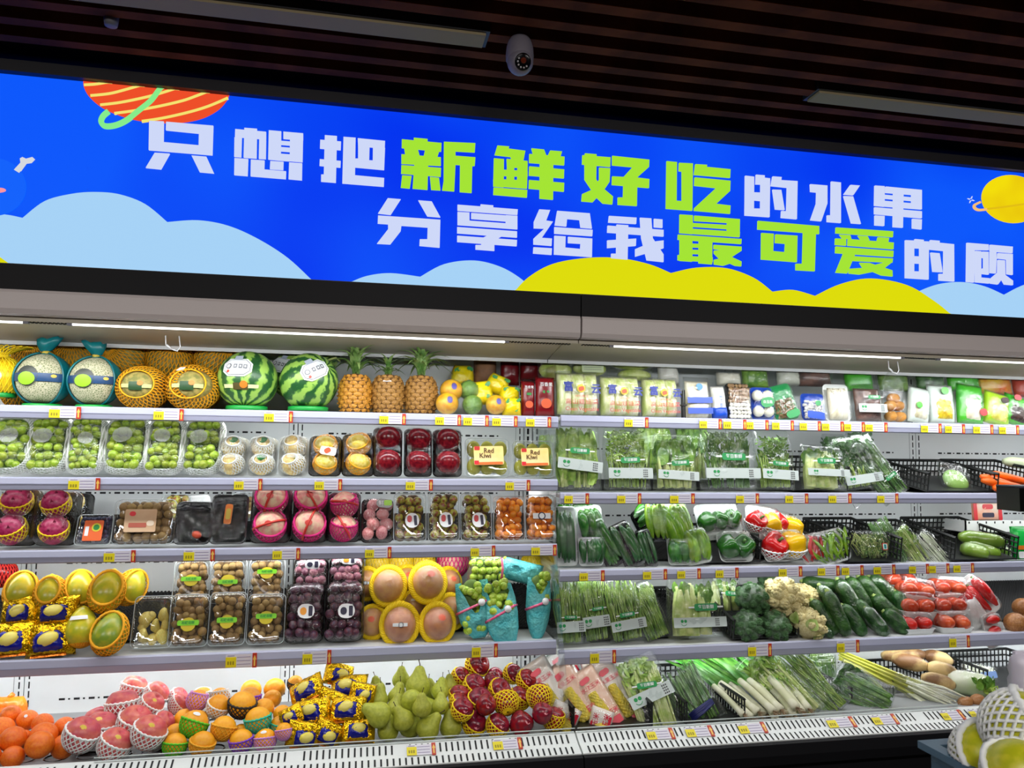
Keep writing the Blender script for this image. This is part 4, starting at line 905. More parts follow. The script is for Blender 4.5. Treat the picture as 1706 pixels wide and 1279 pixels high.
# mangoes, wrapped greens and printed lemon bags near the divider
MANGO = M('mango_skin', (240, 190, 30), .35, (228, 150, 20), 3)
for i, (px, py) in enumerate(((752, 650), (745, 672), (826, 674))):
    t, r = fruit('mango', ('yellow mango with violet sticker, upper of two beside the pineapple', 'yellow mango with violet sticker, lower of two beside the pineapple', 'yellow mango with dark sticker before the lemon print bags')[i], 'mango', 'wrapped mangoes on the top shelf', px, py, 19 if i < 2 else 17, .06+.05*(i == 0), 'ball', MANGO, sticker=(M('violet_sticker', (60, 40, 150), .4), 8, 18, 14, 1.3))
    obj('film', cm('mfilm', lambda: mk('film', sph(1.06, 1.06, 1.03, 18, 12), FILM)), t, s=r)
GUAVA = M('guava_skin', (84, 124, 50), .45, (120, 160, 70), 5)
for i, (px, py) in enumerate(((781, 650), (787, 674))):
    t, r = fruit('guava', 'dark green guava in cling film between mango and lemon print bags', 'guava', 'film wrapped guavas', px, py, 17, .08+.04*(i == 0), 'ball', GUAVA); obj('film', cm('mfilm', None), t, s=r)
LBAG = M('yellow_print_bag', (238, 220, 20), .3, (226, 196, 10), 8, bump=.4, bscale=30); LGRN = M('bag_leaf_green', (30, 130, 50), .4)
for i, (b, Y, roll, lab) in enumerate((((786, 632, 826, 672), .10, -8, 'yellow bag with green leaf print, squat one against the guavas'), ((806, 620, 846, 655), .16, 20, 'yellow bag with green leaf print, top one with gathered end'), ((832, 640, 868, 672), .12, 6, 'yellow bag with green leaf print, upper one beside the red packets'), ((838, 660, 872, 690), .04, 0, 'yellow bag with green leaf print, lower one beside the red packets'), ((752, 605, 792, 645), .3, 0, 'yellow bag at the very back behind the mangoes'))):
    t, w, h = pack('fruit_bag', lab, 'bag', 'yellow leaf print bags', b, Y, 8, .06, None, roll)
    bg = obj('bag', mk('bag', pillow(w, h, .065, 10, 10, i+2, .4, 2.4, .3), LBAG), t, (0, .03, 0))
    for x, z in ((-.25, .75), (.2, .3), (.3, .8)): flat(t, x*w, z*h, w*.28, h*.16, .002, LGRN, 'leaf_print', R_(-1, 1), .5)
REDP = M('dark_red_packet', (112, 14, 22), .25); 
for i, b in enumerate(((869, 628, 894, 689), (893, 624, 927, 691))):
    t, w, h = pack('fruit_packet', ('dark red packet with orange picture, narrower one beside the yellow bags', 'dark red packet with orange picture, right beside the clear divider')[i], 'packet', 'dark red packets', b, .05+.02*(1-i), 4, .04, 'l1')
    obj('bag', mk('bag', pillow(w, h, .045, 8, 12, i, .25, 4), REDP), t, (0, .02, 0)); flat(t, 0, h*.33, w*.55, w*.5, -.006, M('orange_print', (206, 84, 40), .4), 'picture', 0, .5); flat(t, 0, h*.62, w*.34, h*.07, -.004, LGRN, 'brand_mark', 0, .4); text('百香果', w*.22, WPAPER, t, (0, -.005, h*.80))
DIMB = M('brown_fruit_bag', (140, 96, 60), .6, (90, 60, 40), 8)
for i, (b, m_, lab) in enumerate((((790, 585, 830, 640), DIMB, 'brown bag of fruit at the back of the top shelf'), ((835, 590, 868, 640), REDP, 'dark red packet at the back above the yellow bags'), ((868, 588, 905, 632), REDP, 'dark red packet at the back beside the divider'))):
    t, w, h = pack('fruit_bag', lab, 'bag', 'dim bags at the back', b, .33, 5, .06); obj('bag', mk('bag', pillow(w, h, .06, 8, 8, i, .4, 2.4), m_), t, (0, .03, 0)); obj('seam', mk('seam', box(-w*.4, w*.4, .028, .032, h*.98, h*1.05), m_, False), t)

# ================================================================ fruit case, second shelf
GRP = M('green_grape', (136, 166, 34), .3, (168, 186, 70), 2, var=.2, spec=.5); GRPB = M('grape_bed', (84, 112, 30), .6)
GM = cm('grape', lambda: mk('grape', sph(1, 1, 1.08, 14, 9), GRP))
def grape_tray(b, Y, lab, sh, i):
    t, w, h = pack('grape_tray', lab, 'grapes', 'green grape trays in white foam net', b, Y, 16, .075, sh, R_(-2, 2)); d = .075
    r = w*.36
    shell = [rr(w*.70, h*.84, r*.8, 0, 5, -h*.03), rr(w*.86, h*.93, r, d*.3, 5, -h*.02), rr(w*.98, h*.995, r, d*.42, 5), rr(w*.985, h*.99, r, d*.55, 5), rr(w*.90, h*.94, r*.9, d*.80, 5), rr(w*.80, h*.88, r*.8, d*.92, 5), rr(w*.76, h*.85, r*.75, d*.86, 5), rr(w*.72, h*.80, r*.7, d*.1, 5)]
    obj('foam_tray', mk('foam_tray', st(loft(shell), d, h), M('foam_shell', (186, 196, 176), .8)), t)
    K = [rr(w*s*1.012, h*s2*1.01, r*.9, z, 5) for s, s2, z in ((.92, .95, .25*d), (.985, 1.0, .42*d), (.99, .995, .56*d), (.905, .945, .81*d), (.80, .88, .935*d))]
    obj('foam_net', mk('foam_net', st(net(K, 40, 1.0, .0024), d, h), NW), t)
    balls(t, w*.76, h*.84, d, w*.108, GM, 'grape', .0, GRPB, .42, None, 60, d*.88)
    wrap(t, w*.84, h*.90, d*1.16, d*.86, FILM, 'film', i)
    flat(t, w*R_(-.12, .08), h*R_(.55, .68), w*.42, w*.34, -.016, clear('label_clear_white', base=.06, edge=.3, rough=.2, bump=0, milk=.22), 'label', R_(-.3, .3), .5)
labs = ['green grape tray cut off beside the tall grape tray', 'green grape tray with round white label showing dark print', 'narrow green grape tray with long crinkled film glare', 'wide green grape tray with square shoulders', 'green grape tray with darker grapes before the last tray', 'green grape tray next to the white foam pears']
for i, b in enumerate(((-32, 700, 42, 796), (30, 700, 105, 797), (103, 699, 164, 797), (163, 700, 241, 797), (234, 702, 300, 797), (296, 702, 366, 797))): grape_tray(b, .03+.015*(i % 2), labs[i], 'l2', i)
PEARF = M('pale_pear', (226, 206, 140), .5, (214, 180, 110), 5); LEAFC = M('green_leaf_cap', (30, 150, 50), .4, (20, 110, 40), 20)
def two_pack(b, Y, sh, name, lab, cat, group, mat, nt, traym, shape='ball', cover=(-85, 30), tilt=70, rp=.5, rib=None, cap=None, band=None, d=.085, s=(1, 1, 1), roll=0, rz2=0, nk={}):
    t, w, h = pack(name, lab, cat, group, b, Y, 14, d, sh, roll); tray(t, w, h, d, traym, .022)
    r = min(w*.46, h*.26)
    for j, z in enumerate((.27, .73)):
        f = obj('fruit', fbody(shape, mat), t, (0, d-.012-r*.95, h*z), (rad(R_(-10, 10)), R_(-.1, .1), R_(0, 6)), (r*s[0], r*s[1], r*s[2]))
        o_ = (0, d-.012-r*.95, h*z)
        if nt: obj('foam_net', fnet(nt, cover[0], cover[1], **nk), t, o_, (rad(tilt), R_(-.2, .2), R_(-.3, .3)), (r*1.02*s[0], r*1.02*s[1], r*1.02*s[2]))
        if rib: obj('ribbon', mk('ribbon', tube([(r*1.06*sin(q)*cos(rib[1]+j*.9+i_), o_[1]-r*1.06*cos(q), o_[2]+r*1.06*sin(q)*sin(rib[1]+j*.9+i_)) for i_ in (0,) for q in np.linspace(-1.3, 1.3, 12)], .0045, 5), rib[0]), t); 
        if rib: obj('ribbon_bow', mk('ribbon_bow', disc_patch(r, 0, 0, 12, .8, 1.09), rib[0]), t, o_)
        if cap: obj('leaf_cap', mk('leaf_cap', disc_patch(r, R_(-8, 8), 40, 24, 1.25, 1.07), cap), t, o_)
    wrap(t, w*1.0, h*1.0, d*1.05+.012, .02, FILM, 'film', b[0])
    return t, w, h, r
for i, b in enumerate(((357, 733, 407, 797), (408, 733, 458, 797), (460, 731, 511, 797))):
    t, w, h, r = two_pack(b, .03, 'l2', 'pear_pack', ('white foam pear pack beside the green grapes', 'white foam pear pack between two like it', 'white foam pear pack beside the yellow mangoes')[i], 'pears', 'white foam pear packs', PEARF, NW, FOAMT, cap=LEAFC, cover=(-85, 58), nk=dict(n=24), s=(1.2, 1, 1.12))
    flat(t, 0, h*.42, w*.34, h*.10, -.014, clear('label_clear_white'), 'label')
YMG = M('pale_yellow_mango', (222, 196, 60), .4, (236, 214, 120), 4)
for i, b in enumerate(((511, 729, 568, 797), (567, 727, 625, 798))):
    t, w, h, r = two_pack(b, .03, 'l2', 'mango_pack', ('yellow mangoes in orange nets with printed white label', 'yellow mangoes in orange nets without label, beside red apples')[i], 'mangoes', 'yellow mango packs', YMG, NO, BLACKT, cover=(-85, 26), tilt=60, s=(1.05, 1, .9))
    if i == 0: flat(t, w*.1, h*.52, w*.48, h*.2, -.016, WPAPER, 'label', -.15, .3); flat(t, w*.08, h*.53, w*.2, h*.12, -.0175, M('orange_print', (206, 84, 40)), 'label_print', .5, .4)
REDA = M('dark_red_apple', (92, 10, 24), .2, (128, 22, 32), 4)
for i, b in enumerate(((620, 714, 672, 797), (673, 716, 723, 797), (722, 717, 774, 797))):
    two_pack(b, .03, 'l2', 'apple_pack', ('two red apples on a black tray, brightest of the red packs', 'two red apples on a black tray, middle red pack set low', 'two red apples on a black tray, beside the kiwi boxes')[i], 'apples', 'red apple packs', REDA, None, BLACKT, 'apple', s=(1, 1, .95))
    t = bpy.context.scene.collection.objects[-1] if False else None
KIWI = M('kiwi_net_yellow', (206, 200, 60), .6, (180, 178, 50), 40, bump=.6, bscale=90)
for i, (b, Y, lab) in enumerate((((775, 732, 854, 797), .03, 'kiwi box with printed yellow label, beside the red apples'), ((855, 736, 929, 797), .03, 'kiwi box with printed yellow label, at the divider'), ((786, 722, 838, 770), .2, 'kiwi box standing behind the two front kiwi boxes'))):
    t, w, h = pack('kiwi_box', lab, 'kiwi fruit', 'clear kiwi boxes', b, Y, 10, .075, 'l2'); d = .075
    km = cm('kiwi', lambda: mk('kiwi', sph(1, 1, 1.2, 14, 10), KIWI)); r = w*.155
    for x in (-1, 0, 1):
        for z in (.27, .72): obj('kiwi', km, t, (x*w*.3, d*.55, h*z), (0, 0, R_(0, 6)), (r, r, r))
    clamshell(t, w, h, d)
    lb = flat(t, 0, h*.52, w*.66, h*.48, -.003, M('kiwi_label', (238, 206, 120), .4, (240, 222, 160), 8), 'label', .03, .08)
    sub_flat(lb, 0, -h*.20, w*.62, h*.07, -.001, M('kiwi_orange', (222, 112, 40), .5), 'print_stripe', .03, .2); sub_flat(lb, -w*.26, h*.18, w*.12, h*.1, -.001, M('kiwi_red', (190, 30, 20), .5), 'print_corner', 0, .2); sub_flat(lb, -w*.27, -h*.18, w*.1, h*.09, -.0016, M('kiwi_red2', (220, 20, 40), .5), 'print_square', 0, .1)
    TX = M('kiwi_text', (96, 62, 20), .6); text('Red', h*.17, TX, lb, (0, -.002, h*.12), bold=.02); text('Kiwi', h*.17, TX, lb, (-w*.08, -.002, -h*.01), bold=.02)
t, r = fruit('apple', 'brown red apple behind the red apple packs', 'apple', None, 743, 716, 13, .22, 'apple', REDA); t.location.z = SH['l2']+r*.9

# ================================================================ fruit case, third shelf
DRAG = M('dragon_fruit_skin', (146, 18, 70), .35, (172, 46, 92), 5, var=.1); DSC = M('dragon_scale', (150, 120, 70), .5)
def dragon(t, x, y, z, r):
    f = obj('fruit', cm('dragon', lambda: mk('fruit', sph(1, 1, 1.15, 18, 12), DRAG)), t, (x, y, z), (R_(-.2, .2), R_(-.2, .2), R_(0, 6)), (r, r, r*.95))
    def sc():
        g = G(); rd = random.Random(4)
        for i in range(22):
            zz = -.8+1.6*i/22; a = i*2.4; q = math.sqrt(1-zz*zz)
            b = np.array([q*cos(a), q*sin(a), zz*1.15]); g.add(leaf(b*.99, b*1.10+np.array([0, 0, .22]), .22, (cos(a), sin(a), 0), 3, .1, lambda s: 1-s*.9))
        return mk('scales', g.vf(), M('dragon_scale_pink', (136, 30, 66), .45))
    obj('scales', cm('dscales', sc), f, kind='stuff')
    obj('foam_net', fnet(NY, -85, 18, 20), t, (x, y, z), (rad(50), R_(-.4, .4), 0), r*1.0)
for i, (b, Y, lab) in enumerate((((-24, 826, 46, 920), .03, 'dragon fruit pack cut off beside the other front dragon fruit pack'), ((44, 830, 114, 919), .03, 'front dragon fruit pack beside the blueberries'), ((20, 822, 74, 880), .15, 'dragon fruit pack behind the two front packs, no loose film'), ((76, 818, 140, 880), .17, 'dragon fruit pack behind with loose film end'))):
    t, w, h = pack('dragon_fruit_pack', lab, 'dragon fruit', 'dragon fruit packs', b, Y, 14, .09, 'l3' if Y < .1 else None); d = .09
    tray(t, w, h, d, BLACKT); r = min(w*.42, h*.25)
    for z in (.26, .74): dragon(t, R_(-.04, .04)*w, d-.015-r, h*z, r)
    wrap(t, w, h, d*1.15, .02, FILM, 'film', i)
BLUEB = M('blueberry', (34, 38, 66), .5, (60, 64, 96), 6, var=.2); bm_ = cm('blueb', lambda: mk('blueberry', sph(1, 1, .9, 10, 7), BLUEB))
t, w, h = pack('blueberry_box', 'clear box of blueberries with square orange label', 'blueberries', None, (120, 868, 179, 917), .03, 22, .05, 'l3'); d = .05
balls(t, w*.86, h*.86, d, .0085, bm_, 'blueberry', 0, None, .3, None, 80, d*.62); obj('lower_layer', mk('lower_layer', st(loft([rr(w*.8, h*.8, .01, .004), rr(w*.84, h*.84, .01, d*.5)]), d, h), BLUEB), t); clamshell(t, w, h, d)
lb = flat(t, w*.02, h*.42, w*.52, h*.66, -.002, M('orange_label', (226, 96, 30), .45), 'label', 0, .06); sub_flat(lb, w*.08, h*.1, w*.26, w*.26, -.001, M('label_yellow', (214, 200, 40), .5), 'label_disc', 0, .5); sub_flat(lb, w*.08, h*.1, w*.17, w*.17, -.0016, LGRN, 'label_tree', 0, .5); sub_flat(lb, -w*.17, h*-.02, w*.10, h*.3, -.001, WPAPER, 'barcode', 0, .05)
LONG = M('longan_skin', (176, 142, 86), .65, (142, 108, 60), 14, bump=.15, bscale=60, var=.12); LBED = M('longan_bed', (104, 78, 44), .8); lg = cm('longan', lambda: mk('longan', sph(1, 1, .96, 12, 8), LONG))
GINK = M('nut_tan', (164, 130, 76), .6, (140, 108, 60), 8, var=.12); gk = cm('ginkgo', lambda: mk('nut', sph(1, 1, 1.15, 12, 8), GINK))
t, w, h = pack('nut_box', 'wide clear box of round tan fruit with tan printed label', 'fruit box', None, (181, 842, 284, 916), .03, 14, .07, 'l3'); d = .07
balls(t, w*.88, h*.84, d, .0165, gk, 'nut', 0, LBED, .25, None, 60, d*.66); clamshell(t, w, h, d)
lb = flat(t, -w*.03, h*.50, w*.50, h*.50, -.003, M('tan_label', (196, 154, 112), .45, (210, 176, 140), 6), 'label', 0, .06); sub_flat(lb, -w*.13, h*.15, w*.1, w*.08, -.001, M('kiwi_red2', (220, 20, 40)), 'label_mark', 0, .5); sub_flat(lb, -w*.04, -h*.10, w*.28, h*.10, -.001, M('label_red_print', (176, 86, 66), .5), 'label_print', 0, .2); sub_flat(lb, w*.16, -h*.06, w*.12, h*.12, -.001, M('cream_print', (226, 206, 180), .5), 'label_fruit', 0, .5)
STRAW = M('berry_red', (196, 40, 36), .35, (214, 80, 40), 10)
for i, (b, lab) in enumerate((((286, 846, 348, 916), 'black film wrapped tray with one red chilli-like berry'), ((346, 832, 408, 913), 'black film wrapped tray with long orange sticker'))):
    t, w, h = pack('black_tray', lab, 'tray', 'nearly empty black trays', b, .03, 18, .045, 'l3'); d = .045
    tray(t, w, h, d, BLACKT, .03); wrap(t, w, h, d, .03, FILM, 'film', i)
    if i == 0: obj('fruit', mk('fruit', sph(.018, .014, .014, 14, 10), STRAW), t, (w*.1, d-.02, h*.24), (0, .4, 0))
    else: flat(t, -w*.02, h*.58, w*.2, h*.40, -.003, M('orange_sticker', (224, 120, 30), .4), 'sticker', -.05, .3); flat(t, -w*.02, h*.58, w*.13, h*.22, -.0045, GOLD, 'sticker_print', -.05, .4)
t, w, h = pack('foam_tray', 'empty white foam tray leaning behind the black trays', 'tray', None, (294, 826, 351, 872), .22, 10, .025, None, -6); tray(t, w, h, .025, FOAMT, .02); obj('ribs', mk('ribs', (lambda g: g.vf())(G().add(box(-w*.3, -w*.29, .014, .018, h*.15, h*.85)).add(box(-w*.1, -w*.09, .014, .018, h*.15, h*.85)).add(box(w*.1, w*.11, .014, .018, h*.15, h*.85)).add(box(w*.29, w*.3, .014, .018, h*.15, h*.85))), FOAMT, False), t, kind='stuff')
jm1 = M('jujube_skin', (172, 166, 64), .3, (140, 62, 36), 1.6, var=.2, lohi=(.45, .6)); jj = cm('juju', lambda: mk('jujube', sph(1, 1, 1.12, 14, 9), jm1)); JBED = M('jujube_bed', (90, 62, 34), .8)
STKR = M('sticker_red', (196, 44, 50), .4); STKB = M('sticker_dark', (40, 36, 60), .5)
def jujube_box(b, Y, lab, sh, face=True):
    t, w, h = pack('jujube_box', lab, 'jujubes', 'clear jujube boxes', b, Y, 13, .065, sh); d = .065
    balls(t, w*.86, h*.86, d, w*.135, jj, 'jujube', 0, JBED, .25, None, 30, d*.62); clamshell(t, w, h, d)
    if face:
        lb = flat(t, w*.05, h*.42, w*.42, h*.30, -.002, WPAPER, 'sticker', .1, .45); sub_flat(lb, -w*.08, h*.03, w*.14, h*.14, -.001, STKR, 'sticker_print', 0, .5); sub_flat(lb, w*.10, 0, w*.09, h*.2, -.001, STKB, 'sticker_lettering', .1, .2)
jujube_box((264, 822, 312, 868), .2, 'small clear jujube box behind the white foam tray', None, False)
for i, b in enumerate(((655, 827, 712, 907), (713, 826, 768, 907), (768, 828, 823, 907))): jujube_box(b, .03, ('jujube box beside the pink fruit tray, greenest of three', 'jujube box between two like it', 'jujube box beside the kumquats, reddest at the top')[i], 'l3')
t, w, h = pack('nut_box', 'clear box of pale round nuts behind the peach packs', 'fruit box', None, (385, 820, 432, 866), .18, 12, .06); balls(t, w*.86, h*.8, .06, .012, gk, 'nut', 0, None, .2, None, 30, .04); clamshell(t, w, h, .06)
PEACH = M('pale_peach', (232, 206, 170), .5, (226, 150, 140), 2.4); RIB = M('red_ribbon', (206, 56, 44), .4)
for i, b in enumerate(((411, 817, 482, 914), (483, 814, 544, 912), (543, 828, 600, 911))):
    two_pack(b, .03, 'l3', 'peach_pack', ('two peaches in bright pink nets beside the black trays', 'two peaches in bright pink nets, palest and tallest pack', 'two peaches in bright pink nets, rosy pack beside the pink fruit tray')[i], 'peaches', 'peach packs in pink nets', PEACH, NP, BLACKT, cover=(-85, 24), tilt=72 if i < 2 else 30, rib=(RIB, .3+i*.9), nk=dict(n=26, r=.04, rim=.075))
ROSE = M('rose_fruit', (206, 116, 122), .4, (226, 160, 158), 4, var=.1)
t, w, h = pack('fruit_tray', 'pale pink fruit on a black tray with lime sticker', 'fruit tray', None, (600, 837, 656, 909), .03, 13, .06, 'l3'); d = .06; tray(t, w, h, d, BLACKT); balls(t, w*.9, h*.92, d, w*.19, cm('rose', lambda: mk('fruit', sph(1, 1, 1.2, 14, 9), ROSE)), 'fruit', 0, None, .1, None, 20, d*.6); wrap(t, w, h, d*1.1, .02)
lb = flat(t, w*.2, h*.86, w*.5, h*.2, -.012, BLACKT, 'sticker', -.1, .5); sub_flat(lb, w*.11, h*.01, w*.24, h*.12, -.001, LIME, 'sticker_lime', 0, .2); text('鲜', h*.12, WPAPER, lb, (-w*.1, -.002, 0))
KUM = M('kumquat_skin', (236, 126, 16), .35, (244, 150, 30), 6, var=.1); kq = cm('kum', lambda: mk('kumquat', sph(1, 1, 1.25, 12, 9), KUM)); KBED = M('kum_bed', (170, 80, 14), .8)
for i, b in enumerate(((823, 831, 879, 905), (877, 829, 931, 904))):
    t, w, h = pack('kumquat_box', ('clear kumquat box without sticker', 'clear kumquat box with black and white round sticker')[i], 'kumquats', 'clear kumquat boxes', b, .03, 12, .065, 'l3'); d = .065
    balls(t, w*.86, h*.86, d, w*.112, kq, 'kumquat', 0, KBED, .35, None, 40, d*.64); clamshell(t, w, h, d)
    if i:
        lb = flat(t, 0, h*.52, w*.58, h*.12, -.002, WPAPER, 'sticker', 0, .1); sub_flat(lb, 0, 0, h*.17, h*.17, -.001, STKB, 'sticker_ring', 0, .5); sub_flat(lb, 0, 0, h*.12, h*.12, -.0016, WPAPER, 'sticker_disc', 0, .5)
t, w, h = pack('white_bag', 'white plastic bag end behind the kumquat box', 'bag', None, (880, 812, 920, 850), .2, 5, .05); obj('bag', mk('bag', pillow(w, h, .05, 8, 8, 3, .4), WPAPER), t); obj('knot', mk('knot', tube([(0, 0, h*.95), (w*.1, 0, h*1.1)], .008, 6), WPAPER), t)

# ================================================================ fruit case, fourth shelf
PAP = M('papaya_skin', (170, 172, 40), .28, (206, 186, 40), 1.8, var=.12, lohi=(.35, .65)); PAPG = M('papaya_green', (120, 146, 44), .28, (160, 164, 44), 2)
for i, (px, py, rp, Y, g_, cov, tx, tz) in enumerate(((35, 985, 25, .14, 0, 40, 62, .2), (84, 990, 24, .12, 0, 55, 62, .1), (132, 982, 24, .16, 0, 36, 62, .5), (178, 985, 27, .09, 0, 45, 66, .1), (218, 978, 23, .17, 0, 38, 60, .7), (137, 1045, 25, .05, 0, 0, 60, 0), (183, 1055, 27, .02, 1, 40, 64, -.2))):
    lab = ('papaya in an orange net leaning against the shelf end', 'papaya in an orange net behind the gold packets', 'papaya in an orange net with long net tail at its top', 'large glossy papaya in an orange net, topmost over the green one', 'papaya in an orange net leaning on the black mat', 'bare standing papaya with white sticker between two nets', 'greenish papaya in an orange net beside the jackfruit box')[i]
    t, r = fruit('papaya', lab, 'papaya', 'papayas in orange nets', px, py, rp, Y, 'papaya', PAPG if g_ else PAP, None, (rad(-16), rad({0: 6, 3: 12, 4: 20, 6: 14}.get(i, -4)), 0))
    if cov:
        g = G(); g.add(net(latloops(-86, cov-8, 12, 48, 1.05, 1.05, 1.05), 26, .5, .035)); L = latloops(cov-8, 90, 2, 48, 1.06, 1.06, 1.06)[0]; L = L+[L[0]]
        g.add(tube([(x*(1+.02*(k % 2)), y, z+.03*(k % 2)) for k, (x, y, z) in enumerate(L)], .075, 6, False))
        R = rot3(rad(76), 0, tz)
        obj('foam_net', mk('foam_net', (lambda q: q.vf())(G().add(g.vf(), R=R)), NO), t, s=(r, r, r*1.26))
    else: obj('price_sticker', mk('price_sticker', patch(r, r, r*1.3, -35, 35, 20, 32, 8, 3, 1.03), WPAPER), t); obj('foam_net', mk('foam_net', net(latloops(-88, -50, 6, 40, 1.04, 1.04, 1.3), 26, .5, .04), NO), t, s=r)
FOIL = M('gold_foil', (222, 176, 20), .22, metal=.85, bump=.9, bscale=45); BLUEL = M('blue_wrapper', (22, 28, 170), .25, (14, 20, 130), 6, bump=.35, bscale=40); LEMP = M('lemon_print', (222, 206, 50), .35, (232, 216, 110), 20); ORF = M('orange_foil', (226, 120, 20), .25, metal=.6, bump=.6, bscale=40)
def lemon_pack(lab, group, X, Y, Z, w, h, rot, seed):
    t = thing('lemon_packet', lab, 'packet', group, (X, Y, Z), rot); d = w*.5; t['size'] = w*.42
    obj('wrapper', mk('wrapper', (lambda V: (V[0]-np.array([0, 0, h/2]), V[1]))(pillow(w*1.2, h*1.15, d*1.1, 18, 16, seed, .6, 2.4, 0, 16)), FOIL), t)
    bl = obj('blue_panel', mk('blue_panel', (lambda V: (V[0]-np.array([0, 0, h*.40]), V[1]))(pillow(w*.84, h*.78, d*1.62, 10, 10, seed+.5, .22, 2.8)), BLUEL), t)
    obj('lemon_print', mk('lemon_print', (lambda V: (V[0]*np.array([1, 1, 1]), V[1]))(sph(w*.26, d*.30, h*.23, 14, 8)), LEMP), bl, (w*.02, -d*.68, h*.04), (0, R_(-.5, .1), 0))
    obj('orange_edge', mk('orange_edge', box(-w*.42, w*.42, -d*.30, -d*.18, -h*.52, -h*.46), ORF, False), t)
for i, (b, Y) in enumerate((((0, 1002, 52, 1046), .06), ((56, 1002, 120, 1046), .06), ((-18, 1046, 45, 1098), .02), ((44, 1046, 114, 1098), .02))):
    X, Z, w, h = fit(*b, Y); lemon_pack(('gold and blue lemon packet, upper one against the shelf end', 'gold and blue lemon packet, upper one against the papayas', 'gold and blue lemon packet, lower one cut by the shelf end', 'gold and blue lemon packet, lower one beside the bare papaya')[i], 'gold lemon packets on the fourth shelf', X, Y+.03, Z+h/2, w*.92, h*.95, (rad(-18), rad(-4), 0), i)
t = fruit('red_net_fruit', 'red net wrapped fruit behind the papayas', 'fruit', None, 4, 955, 22, .26, 'ball', REDA, NRED, (0, 0, 0), (-86, 84), nk=dict(n=26))
JACK = M('jackfruit_flesh', (228, 210, 120), .45, (216, 192, 90), 6, var=.1)
t, w, h = pack('jackfruit_box', 'clear box of pale yellow jackfruit pieces', 'fruit box', None, (213, 1003, 281, 1085), .03, 16, .07, 'l4'); d = .07
jk = cm('jack', lambda: mk('jackfruit_piece', (lambda VF: (VF[0]*(1+.12*np.sin(VF[0][:, [1]]*4+VF[0][:, [2]]*3)), VF[1]))(sph(1, .75, 1.25, 12, 8)), JACK))
for x, z, s in ((-.2, .55, 1.1), (.22, .62, 1), (.05, .42, .95), (-.22, .24, 1.1), (.24, .22, 1), (.02, .18, .8), (.28, .42, .8), (-.05, .62, .6), (-.28, .4, .7)): obj('jackfruit_piece', jk, t, (x*w, d*.5, z*h), (R_(-.5, .5), R_(-.7, .7), R_(0, 6)), w*.16*s)
clamshell(t, w, h, d)
LST = M('sticker_lime_green', (120, 200, 30), .45); LST2 = M('sticker_mustard', (200, 180, 30), .45)
for i, b in enumerate(((283, 935, 344, 1005), (345, 934, 406, 1004), (410, 933, 471, 1003), (275, 1005, 341, 1088), (342, 1005, 404, 1089), (407, 1004, 471, 1083))):
    lo = i > 2; t, w, h = pack('longan_box', ('clear longan box of the upper row beside the black mat', 'clear longan box of the upper row with sticker upside down', 'clear longan box of the upper row beside the grapes', 'clear longan box of the lower row beside the jackfruit', 'clear longan box in the middle of the lower row', 'clear longan box of the lower row beside the dark grapes')[i], 'longans', 'clear longan boxes', b, .03 if lo else .11, 14, .075, 'l4' if lo else None); d = .075
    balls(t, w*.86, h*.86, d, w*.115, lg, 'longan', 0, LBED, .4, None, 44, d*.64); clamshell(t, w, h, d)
    zz = (.52, .5, .66, .42, .44, .52)[i]; fl = -1 if i == 1 else 1
    lb = flat(t, w*.02, h*zz, w*.38, h*.26, -.002, LST2, 'sticker', 0, .5); sub_flat(lb, 0, h*.03*fl, w*.54, h*.10, -.001, LST, 'sticker_banner', 0, .3); text('石硖龙眼', h*.06, LGRN, lb, (0, -.0022, h*.03*fl), bold=.02)
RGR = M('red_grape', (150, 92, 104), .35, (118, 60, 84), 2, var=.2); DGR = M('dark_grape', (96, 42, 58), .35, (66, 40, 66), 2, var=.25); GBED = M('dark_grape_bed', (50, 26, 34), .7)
rg = cm('rgrape', lambda: mk('grape', sph(1, 1, 1.05, 12, 8), RGR)); dg = cm('dgrape', lambda: mk('grape', sph(1, 1, 1.05, 12, 8), DGR))
for i, b in enumerate(((485, 930, 546, 990), (546, 928, 607, 985), (470, 990, 538, 1084), (538, 984, 606, 1078))):
    lo = i > 1; t, w, h = pack('grape_tray', ('pale red grape tray of the upper row beside the longans', 'pale red grape tray of the upper row beside the yellow rings', 'dark red grape tray of the lower row with orange hair sticker', 'dark red grape tray of the lower row with leaf sticker')[i], 'grapes', 'red grape trays in black trays', b, .03 if lo else .11, 14, .075, 'l4' if lo else None); d = .075
    tray(t, w, h, d, BLACKT); balls(t, w*.9, h*.90, d, w*.118, dg if lo else rg, 'grape', 0, GBED, .38, None, 50, d*.66); wrap(t, w, h, d*1.12, .02, FILM, 'film', i)
    z = (.78, .86, .52, .50)[i]; lb = flat(t, w*.05, h*z, w*.42, h*.24, -.013, WPAPER, 'sticker', -.06, .45); sub_flat(lb, -w*.07, 0, w*.16, h*.13, -.001, (STKB, M('sticker_orange', (230, 150, 40), .4), M('sticker_orange', (230, 150, 40)), STKB)[i], 'sticker_print', 0, .5); sub_flat(lb, w*.11, 0, w*.1, h*.17, -.001, STKB, 'sticker_lettering', 0, .2)
POM = M('pomelo_skin', (216, 160, 96), .3, (206, 142, 96), 2.2, var=.08); POMR = M('pomelo_skin_warm', (206, 138, 96), .3, (190, 120, 86), 2.2)
RNG = M('foam_ring_yellow', (240, 206, 4), .65); OST = M('orange_red_sticker', (234, 84, 24), .4)
